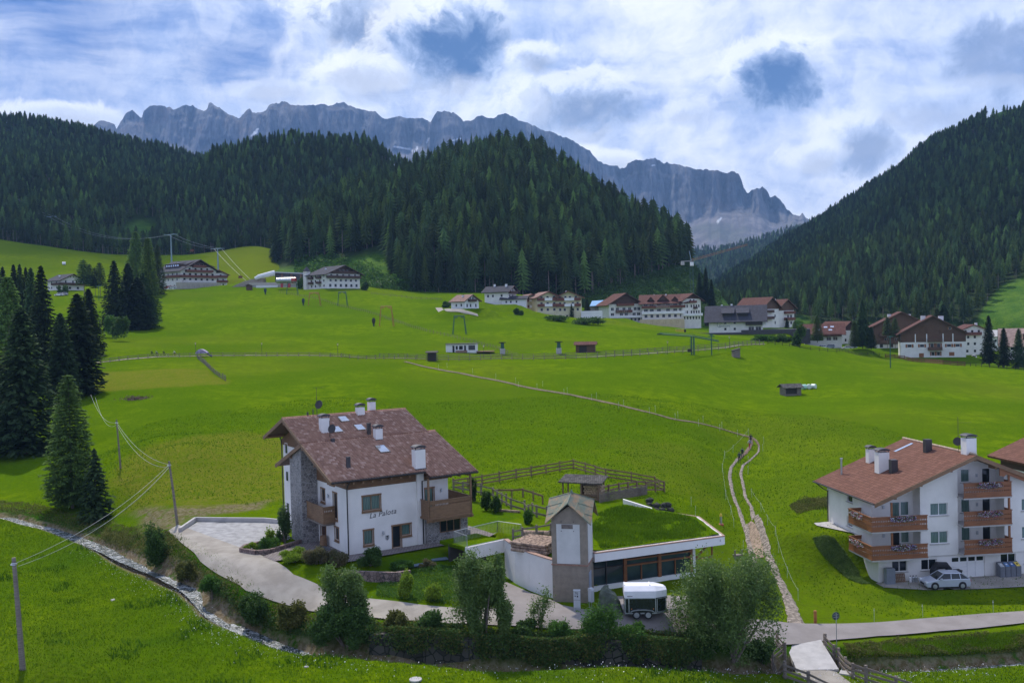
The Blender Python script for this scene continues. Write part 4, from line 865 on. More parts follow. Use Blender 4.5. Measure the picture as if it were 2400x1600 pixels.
    # windows and doors
    window(h,'F',0,1.4,3.08,3.74,5.0,M_wood,M_curtain,'trim',2); window(h,'F',0,1.44,2.3,.75,2.0,M_wood,M_curtain,'trim',1)
    window(h,'F',0,5.08,6.0,1.05,2.02,M_wood,M_curtain,'trim',1)
    window(h,'F',0,4.2,5.02,.06,2.02,M_wood,M_glass,'trim',1,name='door')
    window(h,'L',0,5.2,6.1,3.95,5.1,M_wood,M_glass,'trim',1); window(h,'L',0,2.4,3.25,2.8,5.1,M_wood,M_glass,'trim',1,name='door'); window(h,'L',0,2.2,3.05,.95,2.05,M_wood,M_glass,'trim',1)
    window(h,'L',0,5.2,6.4,.05,2.15,M_wood,M_wooddk,'trim',1,name='door')
    for z0,z1 in ((7.35,8.45),(4.6,5.65),(1.2,2.5)): window(h,'L',-.16,14.55,15.3,z0,z1,M_white2,M_glass,'plain',1)
    window(h,'F',-.86,8.6,10.75,.95,2.25,M_wood,M_glass,'plain',3)
    window(h,'F',-.16,7.45,8.35,2.8,5.0,M_wood,M_curtain,'trim',1,name='door')
    # balconies
    b=MB().box(6.85,11.45,-1.85,0,2.45,2.62).box(9.95,11.45,0,2.8,2.45,2.62).build('balcony',M_wood,h)
    planks(b,(6.95,-1.8),(9.2,-1.8),2.5,4.15,M_wood,(3.75,),.15); planks(b,(9.2,-1.8),(11.4,-1.8),2.5,4.15,M_wood,(3.75,),.15); planks(b,(11.4,-1.8),(11.4,2.7),2.5,4.15,M_wood,(),.15); planks(b,(6.95,-.3),(6.95,-1.8),2.5,4.15,M_wood,(),.15)
    for x in (7.0,11.36): MB().box(x-.08,x+.08,-1.8,-1.64,2.5,6.15).build('post',M_wood,b)
    MB().box(6.8,11.6,-1.75,-1.6,2.22,2.42).box(7.3,7.5,-1.75,-.7,2.2,2.4).box(11.2,11.4,-1.75,-.7,2.2,2.4).build('beam',M_wood,b)
    b2=MB().box(-1.15,0,2.85,6.9,2.45,2.6).build('balcony',M_wood,h)
    planks(b2,(-1.12,6.9),(-1.12,5.0),2.45,3.95,M_wood,(),.15); planks(b2,(-1.12,5.0),(-1.12,2.9),2.45,3.95,M_wood,(),.15); planks(b2,(-1.12,2.9),(-.02,2.9),2.45,3.95,M_wood,(3.55,),.15)
    MB().box(-1.2,-1.05,2.85,6.95,2.3,2.44).box(-1.1,0,5,5.2,2.25,2.44).box(-1.1,0,2.95,3.15,2.25,2.44).build('beam',M_greywood,b2)
    # lamps, crest, name
    for x,z,y in ((3.26,1.55,0),(9.2,4.65,0)):
        MB().box(x-.07,x+.07,y-.1,y,z-.05,z+.1).tube([(x,y-.12,z-.12),(x,y-.12,z+.22)],[.09,.06],8).build('wall_lamp',M_steel,h)
    MB().box(-.1,0,4.2,4.32,4.6,4.75).tube([(-.12,4.26,4.5),(-.12,4.26,4.85)],[.08,.05],8).build('wall_lamp',M_steel,h)
    c=MB().prism([(3.5,1.32),(3.84,1.32),(3.84,1.0),(3.67,.84),(3.5,1.0)],-.03,-.003).build('crest',M_steel,h)
    MB().prism([(3.55,1.26),(3.79,1.26),(3.67,1.1)],-.04,-.031).prism([(3.6,1.02),(3.74,1.02),(3.67,.92)],-.04,-.031).build('emblem',M_dark,c)
    lettering(h,'La Palota',(1.98,-.004,3.02),(math.pi/2,R_(-3),0),.66,mat('black_lettering',(.03,.03,.032),.5,.1,1),.32,.012)
    # roof furniture
    chimney(h,6.9,-.2,6.7,8.95,1.0,.75); chimney(h,5.66,5.65,8.9,10.45,.72,.6); chimney(h,1.15,7.74,9.6,11.65,.8,.7)
    chimney(h,6.0,10.4,10.8,12.15,.75,.6); c=chimney(h,7.75,11.5,10.5,12.5,.65,.6)
    for x,y,z0,z1 in ((.6,1.05,7.3,8.5),(5.1,6.45,9.3,10.7),(1.2,5.9,9.0,9.6)): MB().box(x-.16,x+.16,y-.14,y+.14,z0,z1).build('vent_box',M_dark,h)
    MB().tube([(1.3,10.9,11.2),(1.3,10.9,12.0)],.05,6).tube([(.75,10.9,11.2),(.75,10.9,11.75)],.09,6).build('vent_box',M_dark,h)
    for x,y,w,l in ((5.13,3.6,.85,1.2),(4.75,7.75,.75,1.),(2.4,7.75,.75,1.),(3.9,9.6,.75,.95)):
        z=(6.73+k*(y+.83)) if y<6.17 else 9.41+(11.31-9.41)/(10.86-6.05)*(y-6.05)
        dz=k*l/2; fr=MB().slab([(x-w/2-.08,y-l/2-.1,z-dz+.13),(x+w/2+.08,y-l/2-.1,z-dz+.13),(x+w/2+.08,y+l/2+.1,z+dz+.15),(x-w/2-.08,y+l/2+.1,z+dz+.15)],.16).build('skylight',M_dark,h)
        MB().slab([(x-w/2,y-l/2,z-dz+.165),(x+w/2,y-l/2,z-dz+.165),(x+w/2,y+l/2,z+dz+.165),(x-w/2,y+l/2,z+dz+.165)],.015).build('pane',M_flash,fr)
    for x,y,z0,z1,r in ((1.55,10.5,11.1,13.2,.42),(1.22,6.6,9.4,11.2,.42)):
        a=MB().tube([(x,y,z0),(x,y,z1)],.03,6); 
        if r: a.disc((x+.12,y-.2,z1-.75),(-.9,-.5,.35),r,.06,18)
        if z1>12: a.tube([(x-.3,y,z1+.9),(x+.9,y,z1+.85)],.015,4).tube([(x,y,z1),(x,y,z1+.9)],.02,4).tube([(x+.6,y-.25,z1+.87),(x+.6,y+.25,z1+.87)],.012,4)
        a.build('satellite_dish',M_gutter,h)
    MB().tube([(-.35,5.0,.0),(-.35,5.0,.95)],[.3,.26],10).build('log_planter',M_wood,h) if False else None
    return h
guest_house()
# ------------------------------------------------------------------ the apartment house on the right
def apartment_house():
    h=empty('apartment_house',H2O,H2a,'white apartment house under a broad red-brown roof, flowered balconies on three floors','house')
    s=(12.16-7.97)/10.4; z0=7.97+s*.96      # roof height over x=0 (top surface)
    def zr(x): return z0+s*x if x<9.44 else z0+s*9.44-s*(x-9.44)
    W=18.6
    mb=MB(); mF=FACE['F'][0](0); 
    def top(x): return zr(x)-.32
    # ground floor front
    hG=[(1.4,2.95,.95,2.0),(4.4,6.0,.95,2.0),(7.5,11.0,.05,2.1),(12.7,14.3,1.05,2.1),(15.2,16.8,1.05,2.1)]
    wface(mb,[(0,0),(W,0),(W,2.28),(0,2.28)],hG,FACE['F'][0](.12))
    # flush wall between loggias, and right of them
    hM=[(5.35,7.15,3.5,4.7),(5.35,7.15,6.25,7.45)]
    wface(mb,[(4.3,2.28),(8.2,2.28),(8.2,top(8.2)),(4.3,top(4.3))],hM,mF); hR=[(14.9,16.4,3.5,4.7),(14.9,16.4,6.25,7.45)]
    wface(mb,[(13.05,2.28),(W,2.28),(W,top(W)),(13.05,top(13.05))],hR,mF)
    # backs of the loggias
    hA=[(2.0,2.95,2.6,4.75),(3.0,3.9,3.4,4.75),(2.0,2.95,5.35,7.5),(3.0,3.9,6.1,7.5)]
    wface(mb,[(0,2.28),(4.3,2.28),(4.3,top(4.3)),(0,top(0))],hA,FACE['F'][0](1.3),.1)
    hB=[(9.35,10.3,3.3,4.75),(11.6,12.5,2.7,4.75),(9.35,10.3,6.1,7.5),(11.6,12.5,5.5,7.5),(9.35,10.3,9.1,10.4),(11.6,12.5,8.3,10.4)]
    wface(mb,[(8.2,2.28),(13.05,2.28),(13.05,top(13.05)),(9.44,top(9.44)),(8.2,top(8.2))],hB,FACE['F'][0](1.3),.1)
    for x in (4.3,8.2,13.05): mb.face([(x,0,2.28),(x,1.3,2.28),(x,1.3,top(x)),(x,0,top(x))])
    for x0,x1 in ((0,4.3),(8.2,13.05)):
        mb.box(x0,x1,.0,1.3,2.2,2.4)
    # left side and the rest
    hL=[(5.2,6.4,6.95,7.6),(5.3,6.5,4.2,5.25),(.6,1.35,6.6,7.55)] 
    hL=[(5.2,6.4,6.75,7.7),(5.3,6.5,4.2,5.25)]
    wface(mb,[(1.3,0),(11,0),(11,top(0)),(1.3,top(0))],hL,FACE['L'][0](0)); mb.face([(0,.12,0),(0,1.3,0),(0,1.3,2.28),(0,.12,2.28)])
    mb.face([(W,0,0),(W,11,0),(W,11,top(W)),(W,0,top(W))]); mb.face([(0,11,0),(W,11,0),(W,11,top(W)),(9.44,11,top(9.44)),(0,11,top(0))])
    mb.box(4.3,8.2,0,.12,2.28,2.34); mb.build('wall',M_white,h)
    for z in (2.4,5.1): MB().box(-1.35,4.3,-1.25,1.29,z,z+.16).box(-1.35,-.003,1.29,3.4,z,z+.16).build('balcony_floor',M_concrete,h)
    for z in (2.4,5.15,7.85): MB().box(8.15,13.1,-1.1,1.29,z,z+.16).build('balcony_floor',M_concrete,h)
    # roof
    r=MB(); y0,y1=-1.2,12.1
    r.slab([(-.98,y0,zr(-.98)),(9.44,y0,zr(9.44)),(9.44,y1,zr(9.44)),(-.98,y1,zr(-.98))],.22); r.slab([(19.9,y0,zr(19.9)),(9.44,y0,zr(9.44)),(9.44,y1,zr(9.44)),(19.9,y1,zr(19.9))],.22)
    rf=r.build('roof',M_shingle,h)
    bb=MB()
    for x0,x1 in ((-.99,9.44),(19.9,9.44)): bb.prism([(x0,zr(x0)-.02),(x1,zr(x1)-.02),(x1,zr(x1)-.42),(x0,zr(x0)-.42)],y0-.06,y0-.003)
    for x0,x1 in ((-.7,9.44),(19.6,9.44)): bb.prism([(x0,zr(x0)-.235),(x1,zr(x1)-.235),(x1,zr(x1)-.30),(x0,zr(x0)-.30)],y0,y1)
    bb.build('bargeboard',M_wood,rf)
    bf=MB()
    for x in (3.9,7.0,11.6,14.8): bf.prism([(x-.12,zr(x)-.32),(x+.12,zr(x)-.32),(x+.1,zr(x)-.62),(x-.1,zr(x)-.62)],-1.0,.1)
    for x in (1.2,9.44): bf.box(x-.12,x+.12,-1.1,1.2,zr(x)-.62,zr(x)-.34)
    bf.build('purlins',M_wood,h)
    MB().tube([(-1.06,y0,zr(-1)-.08),(-1.06,y1,zr(-1)-.08)],.08,8).build('gutter',M_gutter,h)
    MB().tube([(-1.05,11.4,zr(-1)-.1),(-.5,10.9,7.3),(-.12,10.6,7.1),(-.12,10.6,3.75)],.06,8).build('downpipe',M_gutter,h)
    rt=MB()
    for k in range(42): rt.tube([(9.44,y0+k*.32,zr(9.44)+.02),(9.44,y0+k*.32+.3,zr(9.44)+.06)],[.09,.11],8)
    rt.build('ridge_tiles',mat('buff_ridge_tile',(.45,.34,.24),.8,.25,3),rf)
    # windows
    for a in hG[:2]+hG[3:]: window(h,'F',.12,*a,M_white2,M_glass,'sill',2)
    for a in hM+hR: window(h,'F',0,*a,M_white2,M_curtain,'sill',2)
    for a in hA+hB:
        door=a[3]-a[2]>1.9
        window(h,'F',1.3,*a,M_white2,M_glass if a[0]>11 or (door and a[2]<5) else M_curtain,'plain' if door else 'sill',1,.1,name='door' if door else 'window')
    for a in hL: window(h,'L',0,*a,M_white2,M_glass,'sill',1)
    g=MB().box(7.5,11.0,.2,.24,.05,2.1).build('garage_door',M_white2,h); mm=MB()
    for k in range(4): mm.box(7.62+k*.86,8.28+k*.86,.17,.21,1.6,1.98)
    mm.build('pane',M_glass,g)
    ln=MB()
    for x in (9.2,10.05): ln.box(x-.012,x+.012,.185,.21,.08,1.5)
    for z in (.55,1.05): ln.box(7.55,9.2,.19,.21,z-.008,z+.008)
    ln.build('joint',M_steel,g)
    # balcony railings
    for za,zb,sd in ((2.55,3.9,1),(5.25,6.65,2)):
        planks(h,(-1.35,-1.25),(4.3,-1.25),za,zb,M_wood2,(zb-.42,zb-.85),.17); planks(h,(-1.35,3.4),(-1.35,-1.25),za,zb,M_wood2,(zb-.42,zb-.85),.17); planks(h,(-.02,3.4),(-1.35,3.4),za,zb,M_wood2,(zb-.42,zb-.85),.17)
        flowers(h,.5,3.1,-1.3,zb-.55,zb+.05,sd,420,(.45,.45,.1)); flowers(h,.2,2.9,-1.4,zb-.6,zb-.02,sd+5,300,(.5,.1,.4),'y')
        MB().box(.7,.86,-1.15,-1.0,zb,zb+1.3 if zb>6 else 5.1).build('post',M_wood2,h)
    for za,zb,sd in ((2.55,3.95,11),(5.3,6.7,12),(8.0,9.45,13)):
        planks(h,(8.15,-1.1),(13.1,-1.1),za,zb,M_wood2,(zb-.42,zb-.85),.17); planks(h,(13.1,-1.1),(13.1,0),za,zb,M_wood2,(),.17)
        flowers(h,9.5,12.,-1.15,zb-.6,zb+.03,sd,420,(.5,.3,.3))
    MB().box(12.85,13.02,-1.0,-.85,2.5,zr(12.9)-.3).build('post',M_wood2,h)
    MB().prism([(11.9,zr(12)-.35),(15.,zr(15)-.35),(15.,zr(15)-.8),(12.6,zr(12.6)-.75),(12.3,zr(12.3)-1.1),(11.9,zr(12.)-1.1)],-1.1,-1.0).build('gable_board',M_wood2,h)
    for x in (11.0,):
        for z in (3.9,6.7,9.6): MB().box(x-.08,x+.08,1.18,1.3,z,z+.3).build('wall_lamp',M_steel,h)
    for z in (4.1,6.9): MB().box(1.1,1.3,1.18,1.3,z,z+.3).build('wall_lamp',M_steel,h)
    # roof furniture
    chimney(h,4.47,9.9,9.7,11.75,.8,.7,M_white); chimney(h,3.6,5.9,9.3,12.0,1.15,.9,M_white); chimney(h,9.6,.3,11.7,13.9,1.05,.95,M_white)
    for x,y,z1 in ((3.9,4.2,11.0),(8.25,5.3,13.0)): MB().box(x-.33,x+.33,y-.3,y+.3,zr(x)-.1,zr(x)+1.25).build('vent_box',M_dark,h)
    for y,xa,xb in ((9.5,6.9,8.9),(8.6,4.3,5.1)):
        MB().slab([(xa,y-.35,zr(xa)+.06),(xb,y-.35,zr(xb)+.06),(xb,y+.1,zr(xb)+.06),(xa,y+.1,zr(xa)+.06)],.09).build('skylight',M_flash,h)
    MB().tube([(1.25,10.1,8.7),(1.25,10.1,10.5)],.1,8).tube([(1.25,10.1,10.5),(1.25,10.1,10.62)],.16,8).build('flue_pipe',M_steel,h)
    MB().tube([(9.2,1.4,12.),(9.2,1.4,15.6)],.025,6).tube([(9.2,1.4,15.),(10.6,1.4,15.)],.015,4).disc((8.95,1.1,13.2),(-.6,-.7,.3),.42,.06,16).build('satellite_dish',M_gutter,h)
    return h
apartment_house()
# ------------------------------------------------------------------ roads, yards, paths and water laid on the ground
def sheet(name,wp,m,lift=.08,step=.9,extra=None,hfun=None,parent=None):
    xs=[p[0] for p in wp]; ys=[p[1] for p in wp]; gx=np.arange(min(xs),max(xs),step); gy=np.arange(min(ys),max(ys),step)
    X,Y=np.meshgrid(gx,gy); X=X.ravel(); Y=Y.ravel(); d,_=seg_dist(X,Y,wp+[wp[0]]); k=inpoly(X,Y,wp)&(d>step*.35); X=X[k];Y=Y[k]
    bd=[]
    for (x0,y0),(x1,y1) in zip(wp,wp[1:]+wp[:1]):
        n=max(1,int(math.hypot(x1-x0,y1-y0)/step)); bd+=[(x0+(x1-x0)*i/n,y0+(y1-y0)*i/n) for i in range(n)]
    vs=[Vector(p) for p in bd]+[Vector((float(a),float(b))) for a,b in zip(X,Y)]; n=len(bd)
    V,_,Fc,_,_,_=delaunay_2d_cdt(vs,[(i,(i+1)%n) for i in range(n)],[],0,1e-5)
    VX=np.array([v.x for v in V]); VY=np.array([v.y for v in V]); Fa=np.array([list(f) for f in Fc]); cx=VX[Fa].mean(1); cy=VY[Fa].mean(1); Fa=Fa[inpoly(cx,cy,wp)]
    Z=(hfun or H)(VX,VY)+lift
    # a small skirt keeps the edge on the ground
    o=mesh_np(name,np.stack([VX,VY,Z],1),Fa,m,parent,smooth=True)
    if parent is None: tag(o,kind='structure')
    return o
def strip(name,px,w,m,lift=.1,step=.8,jag=.0,parent=None,seed=0):
    pts=[G(*p)[:2] for p in px]; P_=[pts[0]]
    for a,b in zip(pts[:-1],pts[1:]):
        n=max(1,int(np.hypot(*(b-a))/step)); P_+=[a+(b-a)*(i+1)/n for i in range(n)]
    P_=np.array(P_)
    for _ in range(3): P_[1:-1]=(P_[:-2]+2*P_[1:-1]+P_[2:])/4
    T=np.gradient(P_,axis=0); T/=np.linalg.norm(T,axis=1)[:,None]; Nn=np.stack([-T[:,1],T[:,0]],1); n=len(P_)
    ws=np.interp(np.linspace(0,1,n),np.linspace(0,1,len(w)),w) if isinstance(w,(list,tuple)) else np.full(n,w)
    K=7; V=[]
    for k in range(K):
        s=(k/(K-1)-.5); j=(1+jag*fbm(np.arange(n)*.45,np.full(n,k*3.),0,2,seed)) if k in(0,K-1) else 1
        q=P_+Nn*(ws*s*j)[:,None]; z=H(q[:,0],q[:,1])+lift*(1 if 0<k<K-1 else .2)+q[:,1]*.00025; V.append(np.stack([q[:,0],q[:,1],z],1))
    V=np.array(V).transpose(1,0,2).reshape(-1,3); o=mesh_np(name,V,grid_faces(n,K),m,parent,smooth=True)
    if parent is None: tag(o,kind='structure')
    return o
W=wpoly
sheet('driveway',W([(392,1246),(430,1278),(470,1318),(520,1352),(575,1385),(640,1410),(700,1425),(780,1438),(900,1452),(1050,1462),(1190,1468),(1196,1440),(1160,1426),(1075,1427),(988,1419),(883,1406),(830,1400),(775,1388),(740,1369),(688,1348),(653,1321),(608,1301),(540,1276),(480,1254),(417,1231)]),M_gravel,.1)
sheet('yard',W([(1191,1468),(1300,1476),(1420,1480),(1529,1484),(1600,1496),(1700,1507),(1800,1516),(1845,1513),(1870,1512),(1926,1505),(1968,1501),(2057,1493),(2206,1481),(2295,1474),(2400,1462),(2560,1448),(2560,1420),(2400,1434),(2295,1441),(2146,1453),(2027,1462),(1908,1464),(1850,1462),(1800,1455),(1700,1430),(1640,1405),(1560,1398),(1440,1400),(1420,1432),(1371,1431),(1318,1421),(1291,1408),(1240,1390),(1188,1367),(1168,1366),(1150,1385),(1165,1427),(1197,1440)]),M_asph,.13,.5)
sheet('parking_ground',[lw(FR1,*p) for p in ((-1.2,18.6),(-6.7,23.6),(-9.4,19.5),(-8.7,12),(-7.6,7.6),(-2.2,9.5),(-1.6,10),(-.1,17))],M_lot,.06)
sheet('house_paving',[lw(FR1,*p) for p in ((-2.0,-2.1),(12.2,-2.0),(14.2,-1.6),(14.2,3.6),(11.9,3.4),(11.6,-.8),(0,-.0),(0,6.8),(-2.,6.8),(-4.5,5.4),(-6.2,4.4),(-5.9,2.2),(-3.6,1.7),(-2.9,-.3))],M_paver,.13,.7)
sheet('apartment_yard',[lw(FR2,*p) for p in ((-.4,0),(19,0),(19,-4.2),(8,-3.9),(3,-3.2),(-.4,-1.6))],M_gravel,.08)
sheet('apartment_terrace',[lw(FR2,*p) for p in ((0,3.6),(0,10.5),(-1.9,10.2),(-2.1,9.0),(-.2,5.0))],M_concrete,.35,.6,hfun=lambda X,Y:np.full(np.shape(X),ZH2+3.45))
def bridge_z(X,Y):
    a=G0(1882,1511); b=P(1917,1578,69.9)*1.; b[2]=float(H0(np.array([b[0]]),np.array([b[1]-1]))[0]); return a[2]+(b[2]-a[2])*np.clip((a[1]-Y)/(a[1]-b[1]),-.2,1.2)+.12
_bd=[G0(1843,1511),G0(1924,1508),P(1966,1575,69.9),P(1868,1581,69.9)]
o=MB().slab([(p[0],p[1],float(bridge_z(p[0],p[1]))) for p in _bd],.35).build('bridge_deck',M_concrete); tag(o,kind='structure')
strip('lane',[(1912,1574),(1945,1598),(1990,1630),(2040,1690)],[3.0,2.8,2.7,2.7],M_gravel,.12)
strip('stony_path',[(1728,1076),(1713,1096),(1710,1119),(1716,1151),(1723,1174),(1732,1194),(1742,1225),(1752,1260),(1761,1294),(1769,1332),(1782,1390)],[.4,.45,.5,.5,.45,.5,.55,.7,.6],M_path,.1,.4,.3,seed=1)
strip('stony_path',[(1779,1045),(1778,1059),(1761,1076),(1741,1091),(1736,1111),(1742,1139),(1748,1168),(1761,1188),(1772,1214),(1784,1237),(1792,1271),(1801,1303),(1815,1332),(1830,1366),(1844,1395),(1858,1432),(1868,1466)],[.3,.35,.4,.45,.4,.45,.55,.65,.75,.95,1.3],M_path,.1,.4,.3,seed=2)
strip('stony_path',[(1756,1226),(1768,1250),(1775,1280),(1783,1308)],[.4,1.1,1.3,.6],mat('brown_stony_path',(.20,.14,.09),.95,.2,3.,.7,14,(.30,.22,.155)),.08,.5,.5,seed=3)
strip('footpath',[(950,848),(1000,861),(1074,874),(1149,889),(1208,902),(1298,919),(1387,936),(1491,960),(1581,984),(1643,993),(1686,1004),(1715,1013),(1745,1021),(1762,1024),(1773,1032),(1779,1046)],[.9,1.2,1.2,1.1,.9,.5],mat('trodden_earth',(.10,.075,.04),.95,.3,2,.5,12,(.15,.11,.065)),.12,.8,.35,seed=4)
strip('footpath',[(1757,1024),(1763,1036),(1755,1052),(1743,1066),(1730,1077)],[.4,.6,.6,.6],M_dirt,.1,.5,.5,seed=5)
strip('road',[(225,850),(300,842),(370,836),(470,834),(600,833),(700,833),(800,835),(900,839),(1000,842),(1200,840),(1400,836),(1500,830),(1620,822),(1700,815),(1790,806)],1.5,mat('grassy_track',(.13,.14,.05),.95,.3,1.5,.3,10,(.22,.19,.12)),.05,2.)
strip('chalet_drive',[(1028,722),(1050,727),(1090,734),(1120,739)],[3,3,2.5,1.5],M_gravel,.15,1.)
def water():
    pts=np.array(STREAM_PTS)[:,:2]; P_=[]
    for a,b in zip(pts[:-1],pts[1:]):
        n=max(1,int(np.hypot(*(b-a))/.35)); P_+=[a+(b-a)*i/n for i in range(n)]
    P_=np.array(P_); 
    for _ in range(4): P_[1:-1]=(P_[:-2]+2*P_[1:-1]+P_[2:])/4
    T=np.gradient(P_,axis=0); T/=np.linalg.norm(T,axis=1)[:,None]; Nn=np.stack([-T[:,1],T[:,0]],1); K=9; V=[]; n=len(P_)
    base=H0(P_[:,0],P_[:,1])+MOUNDS(P_[:,0],P_[:,1]); base=H(P_[:,0],P_[:,1])
    k_=15; base=np.convolve(np.pad(base,k_,mode='edge'),np.ones(2*k_+1)/(2*k_+1),'valid')
    for k in range(K):
        q=P_+Nn*(1.5*(k/(K-1)-.5)); z=base+.16+.06*fbm(q[:,0]*2.2,q[:,1]*2.2,0,3,3); V.append(np.stack([q[:,0],q[:,1],z],1))
    V=np.array(V).transpose(1,0,2).reshape(-1,3)
    def b(t,bb,v,o):
        nz=NOISE(t,v,1.1,7,.7,.8); n2=NOISE(t,v,5,5,.7); f=MA(t,'ADD',MA(t,'MULTIPLY',SM(t,nz,.47,.6),.65),MA(t,'MULTIPLY',SM(t,n2,.5,.62),.55),clamp=True)
        L(t,MIX(t,f,(.03,.042,.036),(.42,.44,.45)),bb.inputs['Base Color']); bn=N(t,'ShaderNodeBump'); bn.inputs['Strength'].default_value=.7; bn.inputs['Distance'].default_value=.12; L(t,MA(t,'ADD',nz,n2),bn.inputs['Height']); L(t,bn.outputs[0],bb.inputs['Normal'])
    o=mesh_np('stream',V,grid_faces(n,K),mat('rushing_water',(.4,.4,.4),.22,build=b),smooth=True); tag(o,kind='structure')
water()
# ------------------------------------------------------------------ switch tower
def tower():
    O=P(1296.1,1403.2,75); a=R_(-14); h=empty('transformer_tower',O,a,'brown roughcast transformer tower with pale panels and a rusty green four-gabled roof','tower')
    w=2.8; zt=6.35
    MB().box(0,w,0,w,-1.2,2.72).box(.0,w,.0,w,2.72,zt).prism([(0,zt),(w,zt),(w/2,7.35)],.002,w-.002,'y').prism([(0,zt),(w,zt),(w/2,7.35)],.003,w-.003,'x').build('wall',M_render,h)
    MB().box(-.06,w+.06,-.06,w+.06,2.70,2.80).build('ledge',mat('terracotta_ledge',(.30,.17,.12),.8,.2,5),h)
    MB().box(.4,2.25,-.035,-.002,2.85,5.95).build('panel',M_paleplaster,h); MB().box(w+.002,w+.035,.4,w-.35,2.85,5.95).build('panel',M_paleplaster,h)
    MB().box(.82,1.72,-.06,-.037,5.6,5.93).build('vent_grille',mat('brown_vent',(.16,.13,.11),.8,.2,3),h)
    for x in (.8,1.78):
        for z in (5.42,6.15): MB().box(x-.03,x+.03,-.07,-.0,z-.03,z+.03).build('bolt',M_dark,h)
    MB().box(w+.003,w+.05,.5,1.5,.0,2.05).build('door',mat('blue_grey_door',(.30,.33,.40),.6,.1,1),h)
    c=(w/2,w/2,8.2); o=.42; lo=6.05; A=[(w/2,-o,7.68),(w+o,w/2,7.68),(w/2,w+o,7.68),(-o,w/2,7.68)]; K=[(-o,-o,lo),(w+o,-o,lo),(w+o,w+o,lo),(-o,w+o,lo)]
    r=MB(); 
    for i in range(4):
        for tri in ((c,A[i],K[i]),(c,K[(i+1)%4],A[i])): r.slab(tri,.07) if False else r.face(tri)
        for tri in ((c,K[i],A[i]),(c,A[i],K[(i+1)%4])): r.face([(p[0],p[1],p[2]-.09) for p in tri])
        for p,q in ((K[i],A[i]),(A[i],K[(i+1)%4])): r.face([p,q,(q[0],q[1],q[2]-.09),(p[0],p[1],p[2]-.09)])
    def b(t,bb,v,o_):
        n=NOISE(t,v,.9,7,.7); n2=NOISE(t,v,3.5,5,.7); c_=MIX(t,SM(t,n,.4,.62),(.10,.135,.095),(.28,.17,.085)); c_=MIX(t,MA(t,'MULTIPLY',SM(t,n2,.5,.7),.6),c_,(.16,.21,.155)); L(t,c_,bb.inputs['Base Color'])
    rf=r.build('roof',mat('rusty_green_sheet',(.2,.2,.1),.6,build=b),h)
    s=MB()
    for i in range(4):
        s.tube([c,A[i]],.035,5)
        for f in (.33,.66):
            for kk in (K[i],K[(i+1)%4]):
                p=[A[i][j]+(kk[j]-A[i][j])*f for j in range(3)]; q=[c[j]+(kk[j]-c[j])*f for j in range(3)]; s.tube([(p[0],p[1],p[2]+.01),(q[0],q[1],q[2]+.01)],.02,4)
    s.build('seam',mat('seam_green',(.13,.17,.12),.6,.3,3),rf)
    MB().tube([(c[0],c[1],8.1),(c[0],c[1],8.45)],[.22,.02],4).build('finial',mat('seam_green',(.13,.17,.12)),rf)
    # cabinets stand beside it
    O2=G(1353,1433); k=empty('meter_cabinet',O2,R_(-8),'pale grey meter cabinet numbered 70 in front of the roughcast tower','cabinet')
    M_cab=mat('pale_grey_cabinet',(.50,.52,.53),.5,.05,1); MB().box(-.25,.25,-.12,.12,.32,1.62).build('case',M_cab,k,bevel=.015); MB().box(-.27,.27,-.13,.13,1.62,1.68).build('lid',M_cab,k)
    MB().box(-.25,-.19,-.12,.12,0,.32).box(.19,.25,-.12,.12,0,.32).box(-.19,.19,.0,.1,0,.32).build('plinth',M_cab,k)
    MB().box(-.24,.24,-.127,-.121,.93,.95).build('joint',M_dark,k); MB().box(-.17,-.08,-.128,-.121,1.2,1.28).build('lock',M_dark,k); MB().box(.0,.1,-.128,-.121,1.15,1.28).build('lock',M_dark,k)
    lettering(k,'70',(-.17,-.13,1.36),(math.pi/2,0,0),.26,M_dark,0,.004)
    k=empty('distribution_box',G(1386,1424),R_(-60),'narrow grey distribution box on a stand at the right side of the tower','box'); MB().box(-.2,.2,-.14,.14,.5,1.35).prism([(-.22,1.35),(.22,1.35),(.16,1.55),(-.16,1.55)],-.16,.16).build('case',M_cab,k); MB().box(-.16,-.12,-.1,-.06,0,.5).box(.12,.16,-.1,-.06,0,.5).box(-.2,.2,-.12,.12,-.02,.06).build('stand',M_steel,k)
tower()
